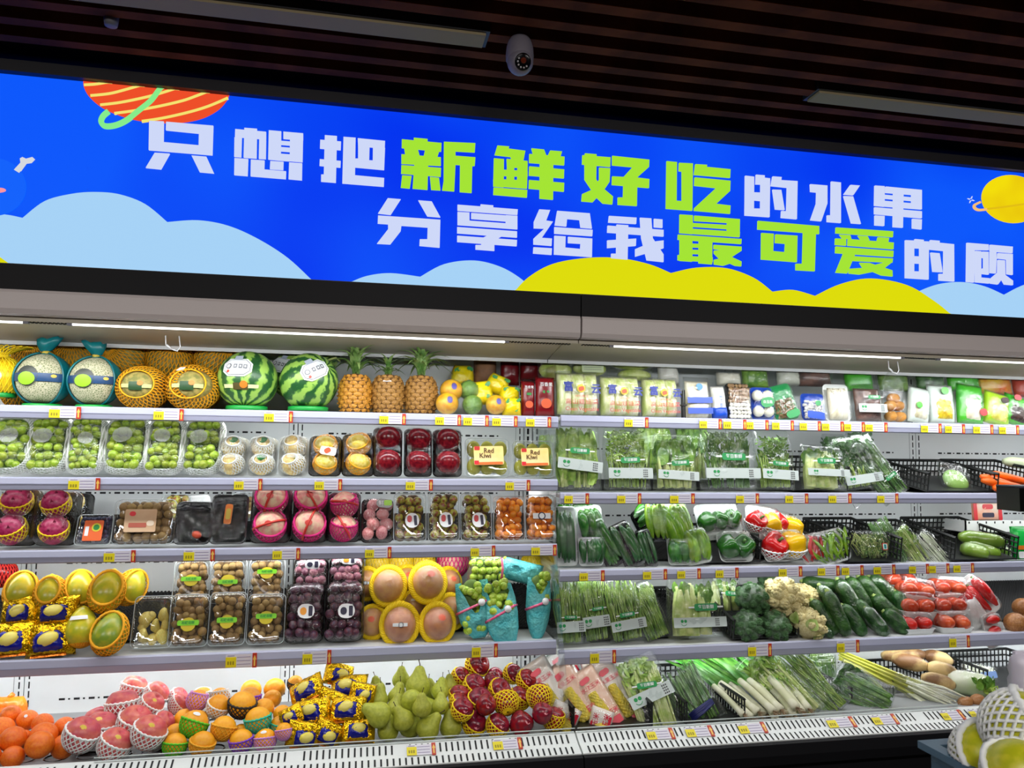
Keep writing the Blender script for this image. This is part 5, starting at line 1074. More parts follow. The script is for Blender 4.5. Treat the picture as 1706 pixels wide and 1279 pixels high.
def rope(): 
    g = G()
    for k in range(6):
        pts = []
        for i in range(145):
            a = 2*pi*i/144; ph = 2*pi*k/6+a*8; pts.append(((1.0+.13*cos(ph))*cos(a), (1.0+.13*cos(ph))*sin(a), .17*sin(ph)))
        g.add(tube(pts, .066, 6, False))
    g.add(tube([((1.0)*cos(2*pi*i/60), sin(2*pi*i/60), 0) for i in range(61)], .05, 8, False)); return mk('foam_ring', g.vf(), RNG)
ropem = cm('rope', rope)
POML = ['pomelo in a yellow foam ring, upper one beside the grapes', 'pomelo in a yellow foam ring, topmost and widest ring', 'pomelo in a yellow foam ring with black and white strap sticker', 'pomelo in a yellow foam ring with orange sticker, front one beside the strap sticker', 'pomelo in yellow ring half hidden behind, with a strap sticker', 'pomelo in yellow ring peeking out between the two upper ones', 'pomelo in yellow ring at the back beside the teal grapes', 'pomelo in yellow ring with orange sticker next to the dark grapes', 'pomelo in yellow ring squeezed into the middle of the pile', 'pomelo in yellow ring at the side of the pile facing the teal grapes']
for i, (px, py, rp, Y, rx, rzz, stk) in enumerate(((647, 976, 27, .10, 78, -6, 0), (713, 970, 28, .09, 70, 4, 1), (666, 1040, 29, .03, 82, -2, 2), (729, 1038, 27, .03, 80, 6, 1), (611, 972, 22, .20, 80, -10, 2), (678, 966, 20, .22, 80, 0, 1), (748, 970, 21, .20, 76, 22, 1), (621, 1036, 23, .10, 74, -14, 1), (692, 1006, 20, .16, 60, 0, 2), (752, 1018, 24, .12, 74, 18, 1))):
    X, Z = P(px, py, Y+.05); m = mpp(px, py, Y); r = rp*m; t = thing('pomelo', POML[i], 'pomelo', 'pomelos in yellow foam rings', (X, Y+.05, Z), (rad(rx-90), 0, rad(rzz)))
    obj('fruit_body', fbody('ball', POMR if i in (2, 3) else POM), t, s=(r*.94, r*.94, r*1.05))
    obj('foam_ring', ropem, t, (0, r*.05, 0), (pi/2, 0, 0), (r*1.02, r*1.12, r*1.02))
    bk = obj('foam_cup', fnet(RNG, -86, 0, 26, .5, .05, rim=0), t, (0, r*.05, 0), (pi/2, 0, 0), (r*1.0, r*1.08, r*.98))
    obj('film', cm('pomfilm', lambda: mk('film', patch(1, 1, 1, -75, 75, -75, 75, 16, 16, 1.02), FILM)), t, s=(r*.96, r*.98, r*1.05))
    if stk == 1: obj('sticker', mk('sticker', disc_patch(1, R_(-14, 14), R_(0, 26), 15, .75, 1.03), OST), t, s=(r*.94, r*.94, r*1.05))
    if stk == 2:
        o = obj('sticker', mk('sticker', patch(1, 1, 1, -26, 26, -2, 8, 8, 3, 1.03), WPAPER), t, s=(r*.94, r*.94, r*1.05)); obj('sticker_ring', mk('sticker_ring', disc_patch(1, 3, 3, 8.5, 1, 1.045), STKB), o); obj('sticker_disc', mk('sticker_disc', disc_patch(1, 3, 3, 6, 1, 1.055), WPAPER), o)
for i, (px, py, rp, nt_, lab) in enumerate(((630, 938, 20, NY, 'yellow net fruit pushed to the back left of the rings'), (668, 936, 22, NY, 'yellow net fruit at the back in the middle'), (705, 936, 20, NY, 'yellow net fruit at the back beside the pink net'), (755, 936, 26, NP, 'bright pink net fruit at the back beside the teal grapes'), (885, 940, 18, NY, 'yellow net fruit at the back near the divider'))):
    fruit('net_fruit', lab, 'fruit', 'net wrapped fruit at the back of the fourth shelf', px, py, rp, .34, 'ball', YMG if nt_ is NY else PEACH, nt_, (0, 0, 0), (-86, 70), nk=dict(n=24))
TEALP = M('teal_tissue', (74, 178, 184), .45, (110, 200, 198), 14, bump=1, bscale=70); PTAPE = M('pink_tape', (220, 60, 120), .4, (236, 130, 160), 60)
gg = cm('ggrape2', lambda: mk('grape', sph(1, 1, 1.08, 12, 8), M('teal_pack_grape', (146, 182, 44), .3, (186, 206, 84), 2, var=.15)))
for i, (b, Y, roll, z0) in enumerate((((780, 924, 850, 972), .13, 0, None), ((768, 966, 832, 1063), .03, -8, None), ((818, 972, 878, 1082), .0, -10, None), ((876, 960, 920, 1066), .03, 4, None))):
    t, w, h = pack('grape_parcel', ('green grapes in teal paper lying on top of the others', 'green grapes in teal paper, open parcel beside the pomelos', 'green grapes in teal paper hanging over the shelf edge', 'green grapes in teal paper, narrow parcel at the divider')[i], 'grapes', 'green grape parcels in teal paper', b, Y, 10, .07, None, roll)
    if i == 0:
        balls(t, w*.92, h*.98, .06, .0155, gg, 'grape', 0, GRPB, .25, None, 40, .045); V = pillow(w*1.15, h*.75, .075, 12, 10, 4, .5, 2.4); obj('paper_wrap', mk('paper_wrap', V, TEALP), t, (w*.75, .03, h*.03), (0, rad(14), 0)); obj('tape', mk('tape', tube([(w*.30, -.014, h*.15), (w*.32, -.022, h*.5), (w*.30, -.014, h*.98)], .005, 6), PTAPE), t); obj('round_label', mk('round_label', lathe([(.013, 0), (.013, .002)], 16), WPAPER), t, (w*.31, -.02, h*.96), (pi/2, 0, 0))
        obj('film', mk('film', pillow(w*1.02, h*1.05, .075, 10, 10, 8, .4), FILM), t, (0, .03, 0))
    else:
        n0 = {1: .50, 2: .52, 3: .5}[i]
        L = []
        for s, zc in ((.34, .0), (.62, .10), (.88, .28), (1.0, .5), (.98, .72), (.9, .94)):
            L.append([(w*.5*s*cos(2*pi*k/26)*(1+.05*noise.noise(Vector((k, zc*9, i)))), .035+.042*s*sin(2*pi*k/26), h*(zc*(.55 if 4 < k < 9 else 1.0) if i < 9 else zc)+ (0 if not (15 < k < 24) else -h*zc*{1: .62, 2: .42, 3: .30}[i]*(1-abs(k-19.5)/4.5)*(1 if zc > .3 else .3))) for k in range(26)])
        V = loft(L, True, False); obj('paper_wrap', mk('paper_wrap', (V[0]+np.array([[.004*noise.noise(Vector(p)*60), .006*noise.noise(Vector(p)*50), 0] for p in V[0]]), V[1]), TEALP), t)
        zb = {1: .12, 2: .50, 3: .52}[i]; sub_h = h*(.98-zb)
        tt = []
        for k in range(int(34 if i == 1 else 24 if i == 2 else 16)):
            x = R_(-.32, .32)*w*(1 if i < 3 else .5)+(w*.14 if i == 3 else 0); z = h*zb+R_(0, 1)*sub_h; obj('grape', gg, t, (x, .018+R_(-.012, .02), z), (R_(0, 6), R_(0, 6), 0), .0155*R_(.9, 1.1))
        obj('bed_of_grapes', mk('bed_of_grapes', (lambda VF: (VF[0]+np.array([0, .045, h*(zb+.98)/2]), VF[1]))(sph(w*.40, .022, sub_h*.5, 14, 10)), GRPB), t)
        obj('tape', mk('tape', tube([(-w*.52, .03, h*.44), (-w*.35, -.004, h*.48), (0, -.016, h*.54), (w*.35, -.004, h*.60), (w*.5, .03, h*.6)], .005, 6), PTAPE), t); obj('round_label', mk('round_label', lathe([(.014, 0), (.014, .002)], 16), WPAPER), t, (w*.16, -.02, h*.58), (pi/2, 0, 0))

# ================================================================ fruit case, base piles
base_line = lambda px: 1275-.0745*(px-160) if px < 945 else 1213-.0535*(px-960)
def pileY(px, py, k=.30): return -.165+max(0, (base_line(px)-24-py))/95*k
ORG = M('orange_skin', (232, 104, 14), .4, (240, 126, 24), 6, bump=.12, bscale=300, var=.08)
OL = ['plain orange loose in the heap at the end of the base', 'oranges']
for i, (px, py, r) in enumerate(((8, 1216, 22), (39, 1204, 17), (64, 1210, 17), (75, 1227, 22), (94, 1221, 17), (45, 1230, 15), (30, 1247, 21), (99, 1243, 20), (68, 1263, 22), (0, 1262, 19), (27, 1276, 18), (113, 1229, 14), (-14, 1240, 20), (18, 1192, 16))):
    fruit('orange', 'bright orange from the plain heap beside the pink apples', 'orange', 'loose oranges', px, py, r, pileY(px, py+8), 'ball', ORG, None, (R_(-.4, .4), R_(-.4, .4), 0), sticker=(WPAPER, 4, 30, 9, 1) if i in (1, 5) else None)
t, w, h = pack('orange_bag', 'crumpled orange plastic bag behind the oranges', 'bag', None, (-30, 1166, 37, 1210), .16, 8, .07); obj('bag', mk('bag', pillow(w, h, .07, 12, 10, 6, .6, 2.2, .3), M('orange_bag_film', (240, 110, 20), .3, (250, 140, 40), 8, bump=.6)), t, (0, .03, 0)); obj('bag_knot', mk('bag_knot', tube([(0, .03, h*.95), (w*.1, .03, h*1.1)], .009, 6), M('orange_bag_film', (240, 110, 20))), t)
PKA = M('pink_apple', (196, 66, 84), .35, (222, 128, 104), 2.0, var=.1, lohi=(.35, .7)); GST = M('gold_sticker', (226, 196, 80), .35)
AP = ((224, 1148, 21, 20, 16), (202, 1179, 26, 22, -6), (256, 1160, 20, 30, 40), (247, 1176, 20, 34, 36), (294, 1167, 16, 30, 50), (288, 1181, 16, 30, 50), (278, 1195, 17, 30, 46), (269, 1209, 18, 34, 44), (262, 1226, 17, 30, 36), (168, 1216, 27, 28, 4), (224, 1212, 27, 36, 20), (128, 1251, 28, 34, 24), (186, 1249, 26, 30, 28), (240, 1246, 27, 34, 24), (167, 1194, 19, 24, -20), (135, 1226, 17, 26, -10))
APL = ['topmost pink apple of the pile, two-toned with net pulled aside', 'deep pink apple set high in its white net, cupped upright', 'pink apple in white net, bright one right of the pile top', 'pink apple in white net with bright pink cheek below the pile top']
for i, (px, py, r, tx, ty) in enumerate(AP):
    fruit('pink_apple', APL[i] if i < 4 else ('pink apple in white foam net in the back file beside the yellow oranges' if i < 9 else 'big pink apple in white foam net from the front steps of the pile' if i < 14 else 'pink apple in white foam net tucked behind the front steps'), 'apple', 'pink apples in white nets', px, py, r, pileY(px, py+10) + (.05 if i in (4, 5, 6, 7, 8, 14, 15) else 0), 'apple', PKA, NW, (rad(tx-30), rad(ty), 0), (-84, 14), nk=dict(n=20, r=.045, rim=.075), sticker=(GST, 0, 48, 11, .7) if i in (3, 9, 11, 12, 13, 8) else None, s=(1, 1, 1.02))
YOR = M('yellow_orange', (240, 158, 14), .42, (244, 172, 30), 5, bump=.1, bscale=300, var=.06)
YL = ((418, 1151, 17, None), (455, 1154, 18, None), (443, 1173, 17, None), (402, 1182, 22, NBK), (358, 1188, 19, NW), (430, 1206, 21, NTE), (374, 1219, 20, NGOLD), (322, 1211, 22, NGR), (291, 1242, 19, NGR), (340, 1241, 20, NGOLD), (402, 1240, 19, NPU), (447, 1236, 18, NLI), (464, 1205, 16, NTE), (287, 1222, 15, None), (327, 1175, 17, NLI), (362, 1165, 17, NW), (338, 1163, 15, NW), (464, 1188, 15, None), (450, 1165, 15, None), (401, 1216, 15, None), (310, 1192, 17, None), (416, 1166, 18, NPU), (380, 1200, 16, None), (340, 1192, 17, NW), (492, 1138, 13, NBK), (466, 1222, 14, NLI))
cn = {None: 'plain yellow orange without net in the heap beside the gold packets', NBK: 'yellow orange in a black foam net', NW: 'yellow orange in a white foam net', NTE: 'yellow orange in a teal foam net', NGOLD: 'yellow orange in a gold foam net', NGR: 'yellow orange in a bright green foam net', NPU: 'yellow orange in a purple foam net', NLI: 'yellow orange in a lilac foam net'}
for i, (px, py, r, nt_) in enumerate(YL):
    fruit('yellow_orange', cn[nt_], 'orange', 'yellow oranges in coloured nets', px, py, r, pileY(px, py+10)+(.03 if nt_ is None else 0), 'ball', YOR, nt_, (rad(R_(-20, 10)), rad(R_(-14, 24)), 0), (-84, 10 if i not in (14, 15, 16) else 40), nk=dict(n=18, r=.05, rim=.08), sticker=(WPAPER, -6, 44, 16, .6) if i in (7, 11) else None)
for i, (px, py, ws) in enumerate(((566, 1130, 50), (512, 1154, 58), (576, 1152, 62), (518, 1190, 60), (584, 1190, 60), (503, 1228, 56), (545, 1226, 52), (599, 1226, 54), (550, 1172, 50), (488, 1196, 40), (610, 1160, 44))):
    Y = pileY(px, py+14, .26); X, Z = P(px, py, Y); m = mpp(px, py, Y); lemon_pack('crinkled gold and blue lemon packet in the heap beside the pears', 'gold lemon packets in the base heap', X, Y, Z, ws*m*.85, ws*m*.66, (rad(-25+R_(-20, 20)), rad(R_(-30, 30)), rad(R_(-25, 25))), 20+i)
PEAR = M('green_pear', (178, 182, 62), .45, (160, 166, 50), 4, bump=.1, bscale=200, var=.1)
for i, (px, py, r, up_) in enumerate(((671, 1132, 15, 0), (690, 1147, 21, 8), (637, 1164, 18, 10), (630, 1152, 15, -10), (660, 1158, 17, 12), (717, 1150, 15, -6), (726, 1158, 15, 10), (632, 1186, 19, -40), (664, 1184, 17, 20), (713, 1178, 19, -30), (733, 1190, 15, 20), (632, 1206, 21, -60), (670, 1208, 18, -30), (717, 1208, 20, 40), (650, 1226, 18, 0), (691, 1225, 20, 6), (738, 1218, 19, -4), (750, 1150, 14, 0), (705, 1196, 16, 0))):
    fruit('green_pear', 'yellow green pear standing stem up in the pear pile' if abs(up_) < 15 else 'yellow green pear lying on its side in the pear pile', 'pear', 'green pears', px, py, r, pileY(px, py+12), 'pear', PEAR, None, (rad(R_(-14, 6)), rad(up_), R_(0, 1)), stem=True)
fruit('green_pear', 'green pear turned base outwards with white price sticker', 'pear', 'green pears', 688, 1180, 18, pileY(688, 1190)-.03, 'pear', PEAR, None, (rad(-80), 0, 0), sticker=None)
t_ = C.objects[-1].parent if C.objects[-1].parent else None
RN = M('red_nectarine', (150, 20, 36), .25, (106, 26, 44), 2.2, var=.12); PST = M('pale_pink_sticker', (236, 150, 160), .4)
RL = ((801, 1115, 20, 1), (774, 1131, 16, 1), (787, 1142, 18, 1), (826, 1128, 14, 0), (826, 1138, 16, 0), (851, 1128, 16, 1), (866, 1136, 17, 1), (795, 1162, 21, 1), (758, 1158, 17, 1), (831, 1150, 18, 1), (875, 1157, 19, 1), (843, 1178, 21, 2), (896, 1176, 21, 2), (764, 1181, 17, 1), (772, 1192, 18, 1), (810, 1190, 17, 0), (782, 1209, 20, 1), (823, 1205, 19, 1), (864, 1206, 20, 0), (905, 1192, 17, 0), (911, 1209, 19, 3))
for i, (px, py, r, md) in enumerate(RL):
    fruit('red_apple', {0: 'bare dark red apple in the pile beside the black basket', 1: 'dark red apple half in a yellow net in the red pile', 2: 'dark red apple with its yellow net turned to the front', 3: 'dark red apple deep in a yellow net with white price slip'}[md] if i else 'topmost bright red apple with yellow net on its side', 'apple', 'red apples in yellow nets', px, py, r, pileY(px, py+10), 'apple', RN, NY if md else None, ((rad(R_(0, 40)), rad(R_(10, 50)), 0) if md != 2 else (rad(-60), rad(R_(-30, 30)), 0)), (-84, 10 if md != 3 else 34), nk=dict(n=16, r=.05, rim=.07), sticker=(PST, R_(-10, 10)//1, 34, 13, 1) if md != 2 else None)

# settle the heaps: push neighbours apart, mostly along the line of sight, and keep them on the deck
base_pile = [(o, r) for o, r, _ in PILE if o.location.z < .80]+[(o, o['size']) for o in C.objects if o.name.startswith('lemon_packet') and o.location.z < .80]
pos = np.array([tuple(o.location) for o, _ in base_pile]); rad_ = np.array([r for _, r in base_pile])
vd = pos-CAM; vd /= np.linalg.norm(vd, axis=1)[:, None]
for it in range(60):
    df = pos[:, None]-pos[None]; ds = np.linalg.norm(df, axis=2)+1e-9; np.fill_diagonal(ds, 9); ov = np.maximum(0, (rad_[:, None]+rad_[None])*.985-ds)
    mv = (df/ds[..., None]*ov[..., None]).sum(1)*.32
    al = (mv*vd).sum(1)[:, None]*vd; mv = al*1.0+(mv-al)*.45
    pos += mv; pos[:, 2] = np.maximum(pos[:, 2], .502-.045*(pos[:, 1]+.25)/.7+rad_*.93); pos[:, 1] = np.clip(pos[:, 1], -.235+rad_, BW-rad_)
for (o, _), p in zip(base_pile, pos): o.location = tuple(p)

# ================================================================ price tags
tags = dict(l1=[(82, 135), (256, 306), (440, 488), (632, 676), (725, 768), (772, 814), (820, 862), (876, 918)], l2=[(114, 167), (390, 437), (524, 570), (676, 721), (842, 883)],
 l3=[(173, 226), (306, 358), (454, 500), (608, 652), (784, 825), (885, 927)], l4=[(376, 428), (504, 552), (786, 829)],
 r1=[(1040, 1080), (1165, 1202), (1205, 1243), (1242, 1280), (1286, 1322), (1332, 1367), (1369, 1405), (1406, 1440), (1441, 1478), (1534, 1568), (1574, 1607), (1621, 1654), (1664, 1697)],
 r2=[(940, 981), (1028, 1068), (1116, 1157), (1226, 1264), (1308, 1346), (1380, 1418), (1461, 1496), (1668, 1700)],
 r3=[(965, 1007), (1071, 1111), (1128, 1167), (1192, 1230), (1297, 1336), (1362, 1398), (1402, 1438), (1455, 1491), (1514, 1547), (1547, 1581), (1588, 1622)],
 r4=[(983, 1026), (1246, 1285), (1394, 1431), (1581, 1615)])
PH = dict(l1=['the teal wrapped melon with right-leaning knot', 'the orange netted melons', 'the darker watermelon', 'the brown stickered pineapple', 'the stacked mangoes', 'the guavas', 'the yellow leaf bags', 'the dark red packets'],
 l2=['the crinkled green grape tray', 'the middle white pear packs', 'the labelled yellow mango pack', 'the low red apple pack', 'the kiwi boxes'],
 l3=['the tan labelled box', 'the first black tray', 'the first peach pack', 'the pale pink fruit tray', 'the reddest jujube box', 'the stickered kumquat box'],
 l4=['the middle longan boxes', 'the orange sticker grapes', 'the open teal parcel'],
 r1=['the middle cabbage bag', 'the banded enoki', 'the narrow enoki', 'the black mushroom tray', 'the four big mushrooms', 'the tilted brown mushroom tray', 'the small white mushroom pack', 'the bare enoki tray', 'the brown mushroom bag', 'the noodle bag', 'the baby corn', 'the green shouldered enoki', 'the lime bag'],
 r2=['the tall lettuce', 'the curly endive', 'the broad leaf bag', 'the feathery crown greens', 'the watercress', 'the thick pale stems', 'the spinach', 'the carrots'],
 r3=['the first pepper trays', 'the dark pepper bundle', 'the bright long peppers', 'the lower green bell pack', 'the lower red and yellow bell pack', 'the chilli trays', 'the green chilli tray', 'the pea sprouts', 'the scallion bag', 'the celery sticks', 'the leek hearts'],
 r4=['the tied bean bag', 'the lower broccoli', 'the first cucumbers', 'the tomato trays'])
nth = {'1': 'top', '2': 'second', '3': 'third', '4': 'fourth'}
def tag_at(x0, x1, key, phrase):
    z = SH[key]; hh = .046 if key[1] != '4' else .056; w = x1-x0; hg = hh*.80
    t = thing('price_tag', 'price tag with red arrow on the rail under %s' % phrase, 'price tag', 'price tags on the %s %s rail' % (nth[key[1]], 'fruit' if key[0] == 'l' else 'vegetable'), ((x0+x1)/2, -.0138, z-hh*.5))
    build_tag(t, w, hg)
def build_tag(t, w, hg):
    obj('price_panel', mk('price_panel', box(-w*.5, -w*.16, -.0016, .0002, -hg*.5, hg*.30), YEL, False), t)
    cardo = obj('text_panel', mk('text_panel', box(-w*.5, w*.36, -.0008, .0004, -hg*.5, hg*.5), WCARD, False), t)
    g = G()
    for k in range(3): g.add(box(-w*.14, w*.30, -.0012, -.0007, hg*(.28-.28*k)-.0012, hg*(.28-.28*k)+.0012))
    g.add(box(-w*.44, -w*.22, -.0012, -.0007, hg*.36, hg*.43))
    obj('print_lines', mk('print_lines', g.vf(), M('violet_ink', (150, 140, 170), .6), False), cardo, kind='stuff')
    g3 = G()
    for k in range(3): g3.add(box(-w*.44+k*w*.08, -w*.39+k*w*.08, -.002, -.0015, -hg*.3, -hg*.02))
    obj('price_digits', mk('price_digits', g3.vf(), M('olive_ink', (150, 136, 20), .6), False), cardo, kind='stuff')
    mkr = obj('arrow_marker', mk('arrow_marker', box(w*.36, w*.5, -.0025, .0004, -hg*.58, hg*.58), REDM, False), t)
    obj('arrow', mk('arrow', prism([(w*.43, hg*.42), (w*.49, hg*.05), (w*.455, hg*.05), (w*.455, -hg*.44), (w*.405, -hg*.44), (w*.405, hg*.05), (w*.37, hg*.05)], -.0034, -.0024), GOLDM, False), mkr)
for key, L in tags.items():
    for (a, b), ph in zip(L, PH[key]): tag_at(rail_x(a, key), rail_x(b, key), key, ph)
for i, (a, b) in enumerate(((677, 725), (820, 868), (1075, 1120), (1140, 1185), (1228, 1273), (1375, 1420), (1450, 1490), (1565, 1600), (1612, 1642))):
    py = base_line((a+b)/2)+20; x0 = P(a, py, -.285)[0]; x1 = P(b, py, -.285)[0]
    t = thing('price_tag', 'price tag on the slotted base grille below %s' % ('the upright pears', 'the red apples', 'the celery cabbage', 'the scallion pack', 'the leek roots', 'the cut celery stems', 'the dark long beans', 'the rooty shoots', 'the potatoes')[i], 'price tag', 'price tags on the base grille', ((x0+x1)/2, -.298, .512), (rad(-58), 0, 0)); build_tag(t, x1-x0, .04)
# slip hooks of clear wire at the canopy
WIRE = M('white_wire', (214, 214, 216), .3)
for px, py, Y, key in ((290, 572, -.02, 'l'), (1490, 612, -.02, 'r')):
    X, Z = P(px, py, Y); t = thing('wire_hook', 'white wire hook hanging under the canopy lip of the %s case' % ('fruit' if key == 'l' else 'vegetable'), 'hook', 'wire hooks', (X, Y, Z))
    obj('wire', mk('wire', tube([(-.03, 0, .028), (-.028, 0, -.005), (-.01, 0, -.02), (.012, 0, -.028), (.022, 0, -.012), (.016, 0, .028)], .0022, 6), WIRE), t); obj('clip', mk('clip', tube([(-.026, 0, -.006), (-.012, 0, -.017)], .004, 6), WIRE), t)
X, Z = P(1427, 840, .2); t = thing('wire_hook', 'thin grey wire loop hanging against the back panel above the pea bag', 'hook', 'wire hooks', (X, .2, Z))
obj('wire', mk('wire', tube([(-.025, 0, .03), (-.024, 0, .01), (-.005, 0, -.02), (.01, 0, -.01), (.025, 0, .004), (.026, 0, .03)], .0016, 6), M('grey_wire', (140, 144, 148), .4)), t); obj('clip', mk('clip', tube([(-.006, 0, -.02), (.006, 0, -.013)], .003, 6), WIRE), t)

# ================================================================ vegetable case, top shelf
BCAB = M('baby_cabbage', (212, 214, 158), .4, (196, 206, 116), 5, bump=.4, bscale=18); BLUEI = M('blue_ink', (20, 44, 140), .5); REDI = M('red_ink', (196, 50, 50), .5); SUNY = M('sun_yellow', (242, 190, 30), .45); SUNR = M('sun_red', (214, 80, 20), .45)
def streak(name, c1, c2, c3):
    m = M(name, c1, .3); nt = m.node_tree; N = nt.nodes; L = nt.links; tc = N.new('ShaderNodeTexCoord'); mp = N.new('ShaderNodeMapping'); mp.inputs['Scale'].default_value = (34, 20, 6); L.new(tc.outputs['Object'], mp.inputs[0])
    n = N.new('ShaderNodeTexNoise'); n.inputs['Scale'].default_value = 1.0; n.inputs['Detail'].default_value = 4; L.new(mp.outputs[0], n.inputs['Vector']); r = N.new('ShaderNodeValToRGB'); e = r.color_ramp.elements; e[0].position = .36; e[0].color = lin(c1); e[1].position = .66; e[1].color = lin(c2); q = e.new(.5); q.color = lin(c3)
    L.new(n.outputs['Fac'], r.inputs[0]); L.new(r.outputs[0], N['Principled BSDF'].inputs['Base Color'])
    b = N.new('ShaderNodeBump'); b.inputs['Strength'].default_value = .35; b.inputs['Distance'].default_value = .01; L.new(n.outputs['Fac'], b.inputs['Height']); L.new(b.outputs[0], N['Principled BSDF'].inputs['Normal']); return m
CABM = streak('cabbage_heads', (176, 192, 92), (236, 232, 206), (214, 218, 160))
for i, b in enumerate(((928, 618, 1004, 692), (1002, 625, 1074, 694), (1073, 628, 1138, 695))):
    t, w, h = pack('cabbage_bag', ('printed bag of baby cabbage next to the divider, tallest of three', 'printed bag of baby cabbage between two like it', 'printed bag of baby cabbage beside the enoki')[i], 'cabbage', 'printed baby cabbage bags', b, .03, 6, .09, 'r1')
    for k, x in enumerate((-.3, 0, .3)): obj('cabbage', mk('cabbage', pillow(w*.345, h*.95, .078, 10, 14, i*3+k, .25, 3.6), CABM), t, (x*w*1.02, .045, h*.02))
    obj('clear_bag', mk('clear_bag', pillow(w*1.02, h*1.02, .095, 14, 14, i, .18, 4), BAGF), t, (0, .045, 0))
    y = -.012; text('富', h*.24, BLUEI, t, (-w*.27, y, h*.60), bold=.03); text('云', h*.24, BLUEI, t, (w*.38, y, h*.56), bold=.03); flat(t, w*.03, h*.58, h*.19, h*.19, y, SUNY, 'sun_logo', 0, .5); flat(t, w*.03, h*.57, h*.13, h*.10, y-.001, SUNR, 'sun_rays', .3, .4)
    text('高山娃娃菜', h*.135, REDI, t, (w*.04, y, h*.27), sx=1.15); text('Clean Vegetable', h*.125, REDI, t, (w*.04, y, h*.11), sx=.95); text('绿色食品', h*.06, REDI, t, (w*.04, y, h*.40), sx=1.3)
YGB = streak('pale_green_cabbage', (170, 190, 80), (214, 222, 140), (194, 206, 110))
for i, (b, lab) in enumerate((((898, 594, 962, 632), 'pale green cabbage bag at the back beside the divider'), ((955, 594, 1020, 625), 'pale green cabbage bag at the back with a printed white panel'), ((1018, 596, 1096, 612), 'pale green cabbage bag at the back, upper of two'), ((1030, 610, 1096, 632), 'pale green cabbage bag at the back, lower of two'))):
    t, w, h = pack('cabbage_bag', lab, 'cabbage', 'cabbage bags at the back', b, .24, 10, .08); obj('cabbage', mk('cabbage', sph(w*.47, .03, h*.46, 14, 10), YGB), t, (0, .04, h*.5)); obj('clear_bag', mk('clear_bag', pillow(w, h, .08, 12, 10, i, .4), BAGF), t, (0, .04, 0))
    if i == 1:
        lb = flat(t, 0, h*.45, w*.6, h*.6, -.005, M('pale_panel', (200, 214, 170), .4), 'printed_panel', 0, .1); g = G()
        for k in range(4): g.add(box(-w*.24, w*.24, -.0012, -.0006, h*(.2-.12*k), h*(.22-.12*k)))
        obj('print_lines', mk('print_lines', g.vf(), GREYTXT, False), lb, kind='stuff')
ENO = streak('enoki_stems', (214, 200, 168), (240, 234, 216), (230, 220, 194)); BBLUE = M('bag_blue', (20, 70, 180), .3); BWHITE = M('bag_white', (230, 236, 240), .3)
t, w, h = pack('enoki_bag', 'enoki bag with two broad blue bands and a round blue mark', 'mushrooms', 'enoki bags', (1143, 632, 1191, 698), .03, 6, .06, 'r1'); obj('enoki', mk('enoki', pillow(w*.92, h*.95, .055, 10, 10, 3, .15, 4), ENO), t, (0, .03, 0)); obj('clear_bag', mk('clear_bag', pillow(w, h*1.06, .065, 12, 14, 4, .3, 4), BAGF), t, (0, .03, 0))
for z in (.44, .17): flat(t, 0, h*z, w*.96, h*.15, -.006, BBLUE, 'blue_band', .02, .05)
flat(t, 0, h*.78, w*.26, w*.26, -.005, M('mark_blue', (60, 130, 180), .4), 'round_mark', 0, .5)
t, w, h = pack('enoki_bag', 'narrow white enoki bag with blue foot beside the mushroom tray', 'mushrooms', 'enoki bags', (1190, 640, 1218, 698), .03, 6, .05, 'r1', -3); obj('enoki', mk('enoki', pillow(w*.9, h*.95, .045, 8, 10, 5, .15, 4), M('enoki_white', (232, 232, 226), .4, (214, 214, 204), 20)), t, (0, .025, 0)); obj('blue_foot', mk('blue_foot', pillow(w*1.02, h*.36, .052, 8, 6, 1, .2, 4), BBLUE), t, (0, .025, 0)); flat(t, 0, h*.5, w*.5, h*.36, -.002, BWHITE, 'label', 0, .1); text('金针菇', w*.26, BBLUE, t, (0, -.0035, h*.5), (pi/2, pi/2, 0))
MUSB = M('brown_mushroom', (150, 116, 78), .6, (120, 88, 56), 20, var=.15); MUSW = M('white_mushroom', (226, 222, 212), .6, (206, 200, 188), 14, var=.06); cap = lambda: lathe([(.15, -.9), (.22, -.2), (.3, -.05), (.95, -.1), (1, .1), (.85, .45), (.5, .68), (.05, .75)], 12)
mb, mw_ = cm('mcapb', lambda: mk('mushroom', cap(), MUSB)), cm('mcapw', lambda: mk('mushroom', cap(), MUSW))
t, w, h = pack('mushroom_tray', 'black tray of mushrooms, brown tops above white ones', 'mushrooms', None, (1214, 638, 1259, 699), .03, 8, .05, 'r1'); tray(t, w, h, .05, BLACKT)
for k in range(54):
    x = (k % 6-2.5+.3*(k//6 % 2))/6*w*.86; z = (k//6+.7)/9*h*.95; obj('mushroom', mb if k//6 > 3 else mw_, t, (x+R_(-.002, .002), .018, z), (rad(80), 0, 0), w*.085*R_(.85, 1.15))
wrap(t, w, h, .056, .018)
EGGM = M('button_mushroom', (232, 226, 208), .45)
t, w, h = pack('mushroom_pack', 'four big white mushrooms in film with a green leaf label', 'mushrooms', None, (1257, 645, 1299, 700), .03, 8, .055, 'r1'); tray(t, w, h, .055, BBLUE, .02)
for x, z in ((-.22, .25), (.24, .25), (-.22, .74), (.24, .74)): obj('mushroom', cm('bigm', lambda: mk('mushroom', sph(1, 1, 1, 14, 10), EGGM)), t, (x*w, .026, z*h), s=w*.23)
wrap(t, w, h, .06, .018); lb = flat(t, w*.06, h*.5, w*.62, h*.3, -.006, GREENTAG, 'leaf_label', .2, .5); text('白玉菇', w*.14, WPAPER, lb, (0, -.002, 0))
